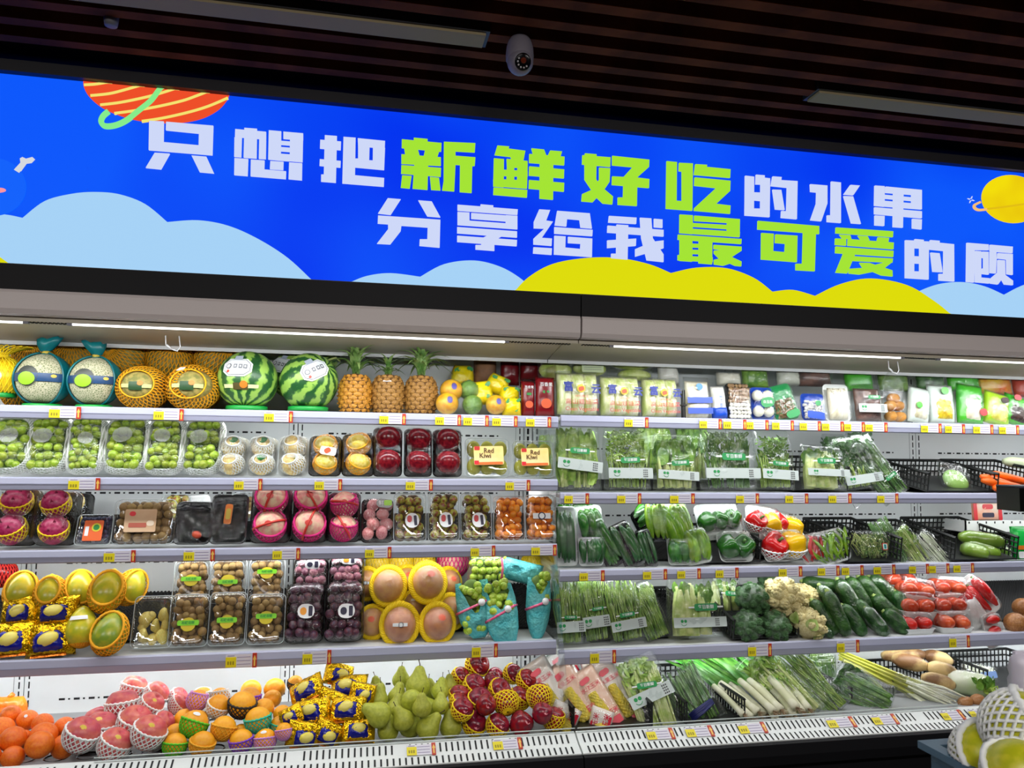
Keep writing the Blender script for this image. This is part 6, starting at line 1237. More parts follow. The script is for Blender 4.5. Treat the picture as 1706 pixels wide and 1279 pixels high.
def tray_bits(lab, group, b, mesh, m, n, rr_, traym=FOAMT, Y=.03, sh='r1', lean=10, roll=0, name='mushroom_tray', cat='mushrooms', piece='mushroom', d=.05, sq=None, ww=.86):
    t, w, h = pack(name, lab, cat, group, b, Y, lean, d, sh, roll); tray(t, w, h, d, traym); balls(t, w*ww, h*.9, d, rr_, mesh, piece, 0, m, .3, sq, n, d*.5); wrap(t, w, h, d*1.1, .018, seed=b[0]); return t, w, h
t, w, h = tray_bits('tilted foam tray of brown mushrooms with green label corner', None, (1298, 640, 1342, 701), mb, None, 50, .007, M('green_tray', (30, 150, 80), .4), roll=-14)
lb = flat(t, w*.1, h*.14, w*.6, h*.2, -.006, GREENTAG, 'leaf_label', .1, .5)
t, w, h = tray_bits('small pack of white mushrooms with blue end', None, (1341, 657, 1386, 703), mw_, None, 40, .0075, BBLUE); flat(t, -w*.1, h*.16, w*.7, h*.26, -.006, BBLUE, 'blue_label', -.1, .2); flat(t, w*.05, h*.6, w*.25, h*.2, -.006, GREENTAG, 'leaf_label', .3, .5)
t, w, h = pack('enoki_tray', 'white tray of bare enoki with rounded top', 'mushrooms', None, (1379, 641, 1428, 704), .03, 8, .05, 'r1'); tray(t, w, h, .05, FOAMT); obj('enoki', mk('enoki', pillow(w*.72, h*.84, .05, 10, 12, 2, .2, 2.6), ENO), t, (0, .022, h*.05)); g = G()
for k in range(60): g.add(sph(.0032, nu=6, nv=4), (R_(-.32, .32)*w, .0+R_(0, .004), h*R_(.70, .86)))
obj('caps', mk('caps', g.vf(), EGGM), t, kind='stuff'); wrap(t, w, h, .056, .018)
FUNG = M('brown_fungus', (110, 72, 58), .6, (70, 46, 40), 22)
t, w, h = pack('fungus_bag', 'bag of brown mushrooms with green tag and pale band', 'mushrooms', None, (1427, 642, 1484, 706), .03, 8, .06, 'r1'); obj('contents', mk('contents', (lambda VF: VF)(pillow(w*.88, h*.86, .05, 12, 12, 6, .6, 2.2, 0, 18)), FUNG), t, (0, .03, h*.02)); obj('clear_bag', mk('clear_bag', pillow(w*1.02, h, .066, 12, 12, 7, .4, 3), BAGF), t, (0, .03, 0)); smile_band(t, w, h*.33, -.008, h*.22); green_tag(t, w*.08, h*.62, w*.42, -.008)
PUFF = M('fried_tofu_puff', (208, 148, 60), .6, (186, 120, 40), 12, bump=.3, var=.08)
t, w, h = pack('tofu_puff_bag', 'tied clear bag of golden round tofu puffs', 'tofu puffs', None, (1480, 618, 1520, 706), .04, 6, .06, 'r1')
for x, z in ((-.2, .14), (.22, .13), (-.2, .36), (.2, .36), (-.02, .52)): obj('tofu_puff', cm('puff', lambda: mk('tofu_puff', (lambda VF: (VF[0]*(1+.05*np.sin(VF[0][:, [0]]*9)), VF[1]))(sph(1, 1, .82, 14, 10)), PUFF)), t, (x*w, .03, z*h*.9), (0, 0, R_(0, 6)), w*.27)
obj('clear_bag', mk('clear_bag', pillow(w*1.05, h, .07, 12, 14, 9, .4, 2.6, .75), BAGF), t, (0, .03, 0))
def printed_bag(lab, b, roll, inner, frame, extra=None, Y=.03, sh='r1', group='printed bags on the top vegetable shelf', cat='bag', lean=8, d=.05):
    t, w, h = pack('vegetable_packet', lab, cat, group, b, Y, lean, d, sh, roll)
    obj('bag', mk('bag', pillow(w, h, d, 10, 12, b[0], .2, 3.6), frame), t, (0, d/2, 0)); obj('window', mk('window', (lambda VF: (VF[0]+np.array([0, 0, h*.05]), VF[1]))(pillow(w*.76, h*.66, d*1.22, 10, 10, b[0]+1, .2, 3.4)), inner), t, (0, d/2, 0))
    obj('film', mk('film', pillow(w*1.03, h*1.02, d*1.34, 10, 12, b[0]+2, .3, 3.4), FILM), t, (0, d/2, 0))
    if extra: flat(t, extra[0]*w, extra[1]*h, w*.3, h*.18, -d*.16-.004, extra[2], 'brand_mark', .2, .5)
    return t, w, h
GPK = M('bright_green_pack', (80, 190, 40), .3, (50, 160, 40), 6); WPK = M('pale_pack', (214, 222, 214), .3); YPK = M('yellow_corn', (226, 200, 50), .4, (206, 168, 30), 40, bump=.3, bscale=80); CRM = streak('bean_sprout', (190, 176, 140), (232, 226, 206), (214, 206, 176)); KELP = M('dark_fungus', (70, 44, 36), .5, (40, 26, 24), 30); LGPK = M('lime_pack', (170, 210, 40), .3)
printed_bag('green and white bag of pale noodles with lime print', (1515, 645, 1556, 706), 10, CRM, WPK, (-.2, .45, GPK))
printed_bag('bag of yellow baby corn with clear top', (1552, 642, 1602, 707), 2, YPK, WPK, (0, .82, GPK))
printed_bag('bag of enoki with bright green shoulders', (1598, 640, 1650, 707), 6, ENO, GPK, (.3, .3, STKR))
printed_bag('lime bag of long yellow strips', (1640, 652, 1692, 707), 12, streak('yellow_strips', (206, 196, 70), (236, 226, 130), (222, 210, 100)), LGPK, (.1, .75, KELP))
printed_bag('bag of dark fungus in a green and grey pack', (1672, 656, 1722, 707), 16, KELP, GPK, (-.2, .85, STKR))
for i, (b, m1, m2, lab) in enumerate((((1098, 598, 1140, 640), MUSW, BAGF, 'clear bag of white mushrooms lying at the back behind the cabbage'), ((1195, 615, 1245, 640), EGGM, FILM, 'pale mushroom pack at the back behind the enoki'), ((1238, 604, 1292, 645), LEAF['mid'], BAGF, 'green and blue bag at the back above the mushroom trays'), ((1296, 612, 1345, 640), M('white_beads', (206, 206, 190), .5), BAGF, 'tray of tiny pale mushrooms at the back'), ((1330, 606, 1400, 642), FUNG, BAGF, 'bag of brown dried mushrooms at the back'), ((1410, 606, 1470, 650), GPK, BAGF, 'bright green bag at the back above the brown mushrooms'), ((1465, 612, 1530, 650), LEAF['fern'], BAGF, 'pale green leafy bag at the back behind the tofu puffs'), ((1530, 614, 1590, 650), LEAF['dark'], BAGF, 'dark green bag at the back behind the noodle bag'), ((1580, 610, 1650, 650), GPK, BAGF, 'green pack lying at the back above the enoki'), ((1630, 620, 1706, 655), M('orange_yellow_pack', (222, 180, 50), .4, (226, 110, 40), 12), BAGF, 'orange and yellow pack lying at the back'), ((1690, 618, 1760, 660), M('red_pack', (196, 70, 50), .4), BAGF, 'red pack lying at the back end of the shelf'))):
    t, w, h = pack('vegetable_packet', lab, 'bag', 'bags along the back of the top vegetable shelf', b, .22, 12, .07); obj('contents', mk('contents', pillow(w*.9, h*.9, .055, 10, 8, i, .5, 2.2, 0, 14), m1), t, (0, .03, h*.03)); obj('clear_bag', mk('clear_bag', pillow(w, h, .07, 10, 8, i+30, .4), m2), t, (0, .03, 0))
t, w, h = pack('dark_bundle', 'dark stick bundle standing between cabbage bag and enoki', 'bundle', None, (1137, 648, 1145, 695), .02, 3, .02, 'r1'); obj('sticks', mk('sticks', stalks(w, h, .02, 8, .002, 0, .95, .02, 1), M('dark_stick', (34, 34, 34), .6)), t, (0, .01, 0), kind='stuff'); obj('band', mk('band', box(-w*.6, w*.6, -.001, .021, h*.45, h*.5), BLACKT, False), t)

# ================================================================ vegetable case, second shelf
VB = 'bagged greens with smiling paper bands'
veg_bag('tall lettuce bag with tilted band, next to the divider', VB, (926, 704, 1010, 816), .03, 'cos', 'r2', 8, tagx=.0, tagz=.57, bandz=.36, bandrot=-.12, seed=1)
veg_bag('frilly curly endive bag with low band', VB, (1010, 708, 1094, 816), .03, 'frisee', 'r2', 8, tagx=.0, tagz=.45, bandz=.25, seed=2)
veg_bag('rounded broad leaf green bag with pale stems', VB, (1093, 724, 1171, 816), .03, 'bok', 'r2', 8, tagx=.05, tagz=.48, bandz=.26, bandrot=-.06, seed=3)
veg_bag('widest bag of feathery crown greens', VB, (1171, 712, 1277, 817), .03, 'crown', 'r2', 8, tagx=.02, tagz=.52, bandz=.26, seed=4)
veg_bag('small bag of watercress beside the widest bag', VB, (1268, 718, 1338, 817), .04, 'water', 'r2', 10, tagx=.02, tagz=.42, bandz=.24, bandrot=-.06, seed=5)
veg_bag('low bag of thick pale stems beside the black basket', VB, (1342, 746, 1426, 819), .03, 'okra', 'r2', 12, tagx=-.04, tagz=.62, bandz=.36, seed=6, roll=2)
veg_bag('loosely tied spinach bag between pale stems and chives', VB, (1407, 730, 1482, 820), .06, 'spinach', 'r2', 14, tagx=None, bandz=.16, seed=7, roll=-8)
veg_bag('long chive bag lying slantwise', VB, (1478, 716, 1532, 826), .03, 'leek', None, 16, tagx=.1, tagz=.32, bandz=.20, seed=8, roll=-34, gather=-.3, band=False)
for i, (b, kd, lab, sd) in enumerate((((1058, 700, 1130, 790), 'cos', 'lettuce bag pushed behind the broad leaf bag', 31), ((1130, 704, 1190, 800), 'bok', 'broad leaf bag pushed behind the crown greens', 32), ((1380, 722, 1425, 780), 'spinach', 'spinach bag at the back behind the pale stems', 33), ((1420, 716, 1470, 770), 'spinach', 'spinach bag lying at the back behind the tied one', 34), ((900, 716, 935, 800), 'cos', 'lettuce bag half behind the divider', 35))):
    veg_bag(lab, 'bags at the back of the second vegetable shelf', b, .2, kd, None, 8, band=False, seed=sd)
def bpx(px0, px1, key): return P(px0, 760, .05)[0], P(px1, 760, .05)[0]
def crate(label, px0, px1, pyt, key, y0=.03, y1=.36, h=.085, tilt=9, yaw=0):
    z = SH[key]; a = P(px0, pyt+50, y0)[0]; b = P(px1, pyt+50, y0)[0]
    return basket(label, 'black lattice baskets', a, b, y0, y1, z+.006+sin(rad(tilt))*(y1-y0)/2, h, tilt=tilt, yaw=yaw)
crate('black basket holding the pale stem and spinach bags', 1322, 1412, 750, 'r2', .10, .38, .10)
crate('black basket beside the chives with a green cucumber bag', 1546, 1655, 765, 'r2', .02, .36, .08)
crate('black basket holding the carrots', 1662, 1760, 770, 'r2', .0, .36, .08)
LOOF = M('bottle_gourd', (112, 160, 64), .4, (146, 186, 90), 6)
t, w, h = pack('gourd_bag', 'clear bag of a pale green gourd in the basket', 'gourd', None, (1578, 772, 1634, 816), .05, 30, .06, None, 12); obj('gourd', mk('gourd', sph(w*.44, .03, h*.40, 16, 12), LOOF), t, (0, .03, h*.45)); obj('clear_bag', mk('clear_bag', pillow(w*1.1, h*1.1, .075, 12, 12, 3, .5, 2.6), BAGF), t, (0, .03, 0))
CARR = M('carrot', (240, 104, 16), .4, (226, 84, 14), 14, bump=.2, bscale=60)
for i, (x0, y0, x1, y1, r, Y) in enumerate(((1634, 793, 1694, 812, 7, .04), (1636, 800, 1712, 815, 7, .02), (1650, 788, 1720, 806, 7, .08), (1655, 812, 1690, 817, 7, .0), (1665, 800, 1740, 812, 7, .1))):
    cuke('carrot', 'orange carrot lying in the black basket at the shelf end', 'carrots', 'carrot', x0, y0, x1, y1, Y, r, CARR, None, tip=.15, nseg=9)
cuke('white_gourd', 'pale gourd lying at the back above the carrots', None, 'gourd', 1672, 768, 1740, 776, .25, 9, M('pale_gourd', (206, 220, 180), .4))

# ================================================================ vegetable case, third shelf
PEPG = M('green_pepper', (36, 92, 28), .22, (66, 124, 40), 30, var=.12); PEPD = M('dark_green_pepper', (26, 74, 30), .22, (48, 104, 40), 4, var=.1); LONGP = M('light_green_pepper', (126, 164, 36), .25, (96, 140, 34), 30, var=.12); STG = M('green_stem', (90, 130, 60), .6)
def pods(lab, group, b, Y, sh, mat, n, rr_, lean=12, roll=0, traym=FOAMT, curve=.1, d=.06, film=True, seed=0, name='pepper_tray', cat='peppers', fan=.2, along=1):
    t, w, h = pack(name, lab, cat, group, b, Y, lean, d, sh, roll); tray(t, w, h, d, traym, .018); rd = random.Random(seed)
    for k in range(n):
        x = (k/(n-1)-.5)*w*.66 if n > 1 else 0; r = w*rr_*rd.uniform(.85, 1.15); z0 = h*rd.uniform(.05, .14); z1 = h*rd.uniform(.82, .95); yy = .02+rd.uniform(-.008, .012); s = rd.uniform(-1, 1)*curve*w; x2 = x+rd.uniform(-fan, fan)*w*.5
        p = [(x+(x2-x)*q+s*sin(pi*q), yy, z0+(z1-z0)*q) for q in np.linspace(0, 1, 9)]
        c = obj('pepper', mk('pepper', tube(p, [r*v for v in (.25, .55, .75, .9, 1, 1.05, 1, .85, .5)], 10), mat), t)
        obj('pepper_stem', mk('pepper_stem', tube([p[-1], (p[-1][0], yy, min(h*.99, z1+h*.05))], [r*.25, r*.2], 6), STG), c)
    if film: wrap(t, w, h, d*1.08, .016, seed=seed)
    return t, w, h
pods('tray of dark green peppers next to the divider', 'green pepper trays', (926, 846, 969, 944), .04, 'r3', PEPD, 6, .155, seed=1)
pods('tray of green peppers with white speckled end, second from divider', 'green pepper trays', (966, 842, 1018, 904), .09, None, PEPG, 6, .15, seed=2, roll=-8)
pods('lower tray of green peppers under the speckled one', 'green pepper trays', (968, 896, 1012, 943), .03, 'r3', PEPD, 5, .16, seed=3)
pods('upper tray of dark green peppers at the divider back', 'green pepper trays', (928, 834, 1000, 870), .18, None, PEPG, 7, .11, seed=4)
for i, (b, m_, lab, roll, Y, n) in enumerate((((1014, 858, 1050, 942), PEPG, 'bagged green peppers slanting down beside the pepper trays', -28, .06, 4), ((1046, 866, 1086, 944), PEPD, 'dark bagged green peppers slanting into the gap', -24, .04, 4), ((1080, 880, 1104, 944), PEPD, 'dark bundle of peppers beside the light green ones', -14, .04, 3), ((1040, 832, 1096, 880), PEPG, 'bag of green peppers lying on top of the slanting ones', 60, .12, 4), ((1086, 832, 1126, 902), LONGP, 'film wrapped light green long peppers standing upright', -4, .07, 3), ((1126, 834, 1178, 936), LONGP, 'bright light green long peppers slanting on a tray', -14, .05, 5), ((1118, 896, 1160, 940), PEPG, 'small tray of green peppers under the bright slanting ones', 0, .03, 4), ((1148, 880, 1196, 938), LONGP, 'tray of light green peppers beside the empty basket', -10, .03, 4))):
    pods(lab, 'long green pepper packs', b, Y, None, m_, n+1, .19, 14, roll, FOAMT if i > 4 else BLACKT, .12, .055, True, 10+i, fan=.1)
def bell(t, x, y, z, r, mat, tilt=0):
    def make():
        V, F = lathe([(.02, -.75), (.3, -.9), (.62, -.86), (.88, -.5), (1, 0), (.98, .4), (.8, .72), (.45, .78), (.15, .62), (.02, .60)], 24); a = np.arctan2(V[:, 1], V[:, 0]); k = 1+.10*np.cos(4*a); V[:, 0] *= k; V[:, 1] *= k; return mk('bell_pepper', (V, F), mat)
    b = obj('bell_pepper', cm(('bell', mat.name), make), t, (x, y, z), (tilt, R_(-.3, .3), R_(0, 6)), r); obj('pepper_stem', cm('bstem', lambda: mk('pepper_stem', tube([(0, 0, .55), (.03, 0, .8), (.1, 0, 1.0)], [.14, .1, .12], 7), STG)), b)
BRED = M('red_bell', (196, 22, 24), .2); BYEL = M('yellow_bell', (238, 186, 14), .2); BGRN = M('green_bell', (36, 94, 26), .22)
for i, (b, L, Y, lab, nt_) in enumerate((((1172, 834, 1252, 892), (BGRN, BGRN, BGRN), .10, 'film wrapped green bell peppers on a white tray, upper pack', None), ((1206, 893, 1268, 941), (BGRN, BGRN), .03, 'film wrapped green bell peppers on a white tray, lower pack', None), ((1250, 840, 1312, 896), (BRED, BYEL), .09, 'red and yellow bell peppers in white nets, upper pack', NW), ((1276, 850, 1346, 896), (BRED, BYEL), .14, 'red and yellow bell peppers in white nets, pack at the back', NW), ((1280, 894, 1356, 942), (BRED, BYEL), .03, 'red and yellow bell peppers in white nets, lower pack with big yellow one', NW))):
    t, w, h = pack('bell_pepper_pack', lab, 'bell peppers', 'bell pepper packs', b, Y, 24, .07, 'r3' if Y < .05 else None, (-6, 0, 10, 14, -2)[i]); d = .07; tray(t, w, h, d, FOAMT, .022); n = len(L)
    for k, m_ in enumerate(L):
        x = (k-(n-1)/2)*w*.9/n; r = min(w*.62/n, h*.46); bell(t, x, d*.45, h*.48, r, m_, rad(70))
        if nt_: obj('foam_net', fnet(NW, -85, -6, 18), t, (x, d*.45, h*.48), (rad(40), 0, 0), r*1.05)
    wrap(t, w, h, d*1.12, .02, seed=i)
crate('black basket with the green bell pepper packs', 1180, 1266, 880, 'r3', .08, .36, .09); crate('black basket between bean tray and chilli tray', 1352, 1440, 878, 'r3', .14, .38, .10)
crate('black basket holding the pea sprout bag', 1414, 1500, 876, 'r3', .02, .38, .10); crate('black basket with scallion bags', 1488, 1562, 880, 'r3', .09, .38, .10); crate('black basket holding the zucchini', 1590, 1694, 876, 'r3', .02, .38, .10)
CHIL = M('red_chilli', (190, 24, 22), .25)
t, w, h = pods('white tray of slim red chillies', None, (1344, 890, 1388, 937), .015, 'r3', CHIL, 8, .075, 14, -12, FOAMT, .2, .05, True, 30, 'chilli_tray', 'chillies', .5)
t, w, h = pods('white tray of slim green chillies, leaning', None, (1370, 884, 1432, 938), .0, 'r3', LONGP, 12, .055, 14, -12, FOAMT, .3, .05, True, 31, 'chilli_tray', 'chillies', .7)
t = veg_bag('clear bag of pale pea sprouts with square red framed label', None, (1433, 892, 1496, 939), .03, 'sprout', 'r3', 10, band=False, seed=40, name='sprout_bag', cat='sprouts', gather=0); lb = flat(t, .03, .055, .026, .03, -.012, STKR, 'label', 0, .1); sub_flat(lb, 0, 0, .02, .024, -.001, M('label_mint', (180, 220, 200), .5), 'label_inner', 0, .1); sub_flat(lb, 0, 0, .009, .018, -.0016, M('label_teal', (20, 120, 130), .5), 'label_print', 0, .2)
veg_bag('clear bag of thin scallions slanting', 'slanting bags beside the zucchini', (1494, 862, 1530, 940), .04, 'leek', None, 14, band=False, seed=41, roll=-22, gather=.5, name='scallion_bag')
veg_bag('clear bag of celery sticks slanting', 'slanting bags beside the zucchini', (1524, 870, 1566, 940), .05, 'celery', None, 14, band=False, seed=42, roll=-30, name='celery_bag')
veg_bag('clear bag of white leek hearts slanting', 'slanting bags beside the zucchini', (1566, 876, 1606, 944), .03, 'white', None, 14, band=False, seed=43, roll=-38, name='leek_bag')
ZUC = M('zucchini_skin', (128, 166, 48), .3, (150, 182, 70), 20)
for i, (x0, y0, x1, y1, r, Y) in enumerate(((1598, 893, 1674, 904, 12, .10), (1600, 912, 1646, 924, 12, .04), (1606, 908, 1664, 924, 12, .08), (1640, 916, 1682, 922, 12, .14))):
    cuke('zucchini', ('film wrapped pale zucchini lying on top of three others', 'film wrapped pale zucchini, front one against the leek bag', 'film wrapped pale zucchini in the middle of the lower row', 'short film wrapped zucchini at the basket end')[i], 'zucchini in the basket', 'zucchini', x0, y0, x1, y1, Y+.06, r, ZUC, Y, FILM, 0, .7)
WBASK = M('white_basket', (214, 216, 214), .5)
x0, x1 = P(1590, 870, .30)[0], P(1740, 870, .30)[0]
t = thing('white_basket', 'white plastic basket at the back behind the zucchini', 'basket', None, ((x0+x1)/2, .33, SH['r3']+.098)); w = (x1-x0)/2
obj('wall', mk('wall', box(-w, w, -.10, -.094, 0, .06), WBASK, False), t); obj('wall', mk('wall', box(-w, -w+.006, -.10, .10, 0, .06), WBASK, False), t); obj('bottom', mk('bottom', box(-w, w, -.1, .1, 0, .005), WBASK, False), t); g = G()
for k in range(11): g.add(box(-w+.02+k*(2*w-.04)/10-.003, -w+.02+k*(2*w-.04)/10+.003, -.1015, -.0995, .046, .056))
obj('rim_slots', mk('rim_slots', g.vf(), SLOT, False), t, kind='stuff')
t, w, h = pack('red_packet', 'red and clear printed packet standing in the white basket', 'packet', None, (1615, 834, 1674, 868), .27, 4, .02); obj('bag', mk('bag', pillow(w, h, .022, 10, 8, 2, .2, 4), M('packet_salmon', (224, 150, 120), .35, (206, 196, 180), 10)), t); flat(t, -w*.42, h*.5, w*.12, h*.9, -.011, STKR, 'red_end'); flat(t, w*.42, h*.5, w*.12, h*.9, -.011, STKR, 'red_end'); flat(t, 0, h*.7, w*.36, h*.24, -.012, STKR, 'brand_mark', 0, .4); flat(t, .0, h*.3, w*.4, h*.22, -.012, STKB, 'lettering', 0, .3)
t, w, h = pack('vegetable_packet', 'bright green packet with orange edge beside the zucchini basket', 'packet', None, (1692, 884, 1740, 938), .02, 6, .05, 'r3'); obj('bag', mk('bag', pillow(w, h, .05, 10, 10, 5, .3, 3), M('emerald_pack', (20, 180, 70), .3)), t, (0, .025, 0)); flat(t, 0, h*.36, w*.9, h*.12, -.003, M('orange_sticker', (224, 120, 30)), 'orange_band'); flat(t, 0, h*.14, w*.9, h*.2, -.002, WPAPER, 'white_band')

# ================================================================ vegetable case, fourth shelf
veg_bag('green bean bag with low band, next to the divider', 'bagged beans on the fourth shelf', (927, 972, 980, 1080), .03, 'bean', 'r4', 10, d=.08, tagx=.0, tagz=.4, bandz=.26, seed=51, roll=-2)
veg_bag('green bean bag with tall tied top', 'bagged beans on the fourth shelf', (974, 966, 1024, 1078), .05, 'bean', 'r4', 12, d=.08, tagx=.1, tagz=.46, bandz=.28, seed=52, roll=-6, gather=.5)
veg_bag('green bean bag with slanting side and white corner', 'bagged beans on the fourth shelf', (1020, 974, 1086, 1074), .04, 'bean', 'r4', 12, d=.08, tagx=.0, tagz=.42, bandz=.26, seed=53, roll=-8, gather=.4)
veg_bag('green bean bag slipping beside the black basket', 'bagged beans on the fourth shelf', (1076, 984, 1128, 1076), .05, 'bean', 'r4', 14, d=.08, tagx=None, band=False, seed=54, roll=-20, gather=.2)
veg_bag('wide bag of pale peapods in the basket with centred band', 'bagged beans on the fourth shelf', (1118, 976, 1220, 1074), .03, 'okra', 'r4', 12, d=.09, tagx=.12, tagz=.5, bandz=.26, seed=55)
veg_bag('pale green bag lying at the back beside the broccoli', 'bags at the back of the fourth vegetable shelf', (1180, 962, 1250, 1020), .18, 'okra', None, 14, tagx=.15, tagz=.5, band=False, seed=56)
crate('black basket with one slanted side among the bean bags', 1088, 1150, 990, 'r4', .12, .40, .10, 12); crate('black basket between bean bags and pale peapods', 1000, 1040, 1000, 'r4', .12, .40, .11, 12); crate('black basket holding broccoli and cauliflower', 1222, 1330, 1000, 'r4', .04, .40, .08, 12)
BRO = M('broccoli_head', (54, 96, 50), .7, (84, 128, 72), 40, bump=.6, bscale=140); CAU = M('cauliflower_curd', (226, 214, 164), .7, (206, 190, 130), 16, bump=.4, bscale=120)
brm, cam_ = cm('bro', lambda: mk('head', florets(9, 1, 3, .85, 24), BRO)), cm('cau', lambda: mk('head', florets(8, 1, 5, .85, 24), CAU))
for i, (px, py, r, Y) in enumerate(((1253, 998, 26, .13), (1245, 1042, 24, .05), (1291, 1042, 25, .06), (1284, 978, 22, .24))):
    X, Z = P(px, py, Y); q = r*mpp(px, py, Y); t = thing('broccoli', ('film wrapped broccoli head on top of two others', 'film wrapped broccoli head, lower one beside the peapod bag', 'film wrapped broccoli head with stalk showing, beside the cauliflower', 'broccoli head at the back behind the cauliflower')[i], 'broccoli', 'film wrapped broccoli heads', (X, Y, Z), (rad(40), rad((-10, -20, 20, 0)[i]), 0))
    obj('head', brm, t, s=q); obj('stalk', cm('brostalk', lambda: mk('stalk', tube([(0, 0, -.4), (.05, 0, -.8), (.1, 0, -1.15)], [.5, .4, .36], 9), STLK['pale'])), t, s=q); obj('film', cm('brofilm', lambda: mk('film', sph(1.06, 1.06, .95, 20, 12), FILM)), t, s=q)
for i, (px, py, r, Y) in enumerate(((1304, 994, 32, .14), (1342, 1002, 28, .20), (1345, 1040, 28, .05))):
    X, Z = P(px, py, Y); q = r*mpp(px, py, Y); t = thing('cauliflower', ('largest cream cauliflower head above the broccoli', 'cream cauliflower head behind, beside the cucumbers', 'small cream cauliflower head at the shelf front')[i], 'cauliflower', 'cauliflower heads', (X, Y, Z), (rad(50), rad((0, 10, 0)[i]), i))
    obj('head', cam_, t, s=q)
    for k in range(5):
        a = k*1.25; V = leaf((cos(a)*.6*q, sin(a)*.6*q, -.5*q), (cos(a)*1.05*q, sin(a)*1.05*q, .0), q*.8, (cos(a), sin(a), 0), 4, .1); obj('leaf', mk('leaf', V, LEAF['pale']), t)
CUK = M('cucumber_skin', (30, 66, 26), .35, (56, 96, 40), 30, bump=.4, bscale=90, var=.15); CUKT = M('cucumber_tip', (150, 170, 90), .5)
CK = ((1365, 975, 1405, 1035, .10, 12), (1378, 985, 1412, 1058, .05, 13), (1352, 1000, 1392, 1056, .07, 12), (1395, 965, 1432, 1030, .14, 13), (1412, 962, 1448, 1020, .16, 13), (1430, 960, 1474, 1016, .17, 13), (1448, 960, 1500, 1010, .18, 13), (1402, 1008, 1440, 1058, .06, 12), (1424, 1000, 1466, 1050, .09, 12), (1440, 1012, 1478, 1058, .05, 12), (1456, 992, 1502, 1036, .11, 13), (1472, 1018, 1512, 1054, .06, 13), (1350, 1030, 1388, 1060, .04, 8), (1336, 968, 1400, 976, .22, 12), (1490, 985, 1516, 1028, .12, 12))
for i, (x0, y0, x1, y1, Y, r) in enumerate(CK):
    cuke('cucumber', 'film wrapped dark cucumber with pale tip in the cucumber heap' if i % 3 == 0 else 'bare dark green cucumber in the cucumber heap', 'cucumbers', 'cucumber', x0, y0, x1, y1, Y+.05, r, CUK, Y-.01, FILM if i % 3 == 0 else None, R_(-.04, .04), .5, end=CUKT)
TOM = M('tomato_skin', (196, 66, 34), .22, (210, 96, 60), 2, var=.08); TOMR = M('tomato_red', (200, 40, 30), .2)
tm = cm('tom', lambda: mk('tomato', sph(1, 1, .82, 18, 12), TOM)); tmr = cm('tomr', lambda: mk('tomato', sph(1, 1, .82, 18, 12), TOMR))
TL = ((1505, 1022, 1566, 1060, .03, 0, tmr), (1564, 1020, 1630, 1058, .03, 2, tm), (1502, 988, 1570, 1034, .08, 3, tm), (1560, 990, 1624, 1030, .08, 0, tm), (1498, 964, 1568, 1006, .13, 8, tm), (1556, 960, 1622, 1000, .14, 4, tm), (1474, 954, 1540, 985, .2, 4, tm))
for i, (x0, y0, x1, y1, Y, roll, ms) in enumerate(TL):
    t, w, h = pack('tomato_tray', ('tomato tray of the bottom layer with two red tomatoes', 'tomato tray of the bottom layer beside the red pepper pack', 'tomato tray of the middle layer beside the cucumbers', 'tomato tray of the middle layer beside the red pepper pack', 'tilted tomato tray of the top layer beside the cucumbers', 'tomato tray of the top layer beside the red pepper pack', 'tomato tray at the back above the cucumbers')[i], 'tomatoes', 'stacked white tomato trays', (x0, y0, x1, y1), Y, 0, .1, None, roll)
    d = .1; L = [rr(w*.82, d*.8, .012, 0), rr(w, d*.98, .014, h*.30), rr(w*1.03, d, .014, h*.32), rr(w*1.03, d, .014, h*.30), rr(w*.93, d*.92, .012, h*.30), rr(w*.8, d*.76, .01, .006)]
    obj('tray', mk('tray', loft(L), FOAMT), t, (0, d/2, 0)); r = w*.22
    for x in (-.24, .24):
        for y in (.28, .74): obj('tomato', ms, t, (x*w, y*d, h*.28+r*.62), (R_(-.5, .5), R_(-.5, .5), R_(0, 6)), r)
    F_ = [rr(w*1.02, d*.98, .014, h*.30, 4), rr(w*1.0, d*.96, .02, h*.62, 4), rr(w*.86, d*.8, .02, h*.95, 4), rr(w*.5, d*.5, .01, h*1.0, 4)]
    obj('film', mk('film', loft(F_, False), FILM), t, (0, d/2, 0))
REDL = M('long_red_pepper', (206, 26, 22), .2, (180, 16, 20), 4)
pods('film wrapped long red peppers on a white tray, upper pack', 'long red pepper packs', (1628, 960, 1690, 1026), .08, None, REDL, 4, .16, 20, -36, FOAMT, .1, .06, True, 60, fan=.1)
pods('film wrapped red peppers, lower pack beside the tomatoes', 'long red pepper packs', (1622, 1024, 1682, 1056), .03, None, REDL, 3, .12, 10, 80, FOAMT, .05, .05, True, 61)
t, w, h = pack('white_net_bag', 'loose white net under the upper red pepper pack', 'net', None, (1610, 1000, 1668, 1048), .07, 14, .05, None, -30); obj('net', mk('net', pillow(w, h, .05, 12, 12, 4, .3), clear('white_net_film', base=.1, edge=.5, rough=.4, bump=.8, milk=.45)), t, (0, .025, 0)); obj('net_knot', mk('net_knot', tube([(0, .02, h), (.01, .02, h*1.12)], .006, 6), FOAMW), t)
ONI = M('onion_skin', (166, 116, 66), .4, (140, 88, 46), 8)
for i, (px, py, r, Y) in enumerate(((1692, 1038, 18, .05), (1704, 1012, 16, .12), (1722, 1036, 18, .06))): fruit('onion', 'brown onion beside the red pepper packs', 'onion', 'onions at the shelf end', px, py, r, Y, 'ball', ONI, stem=True)

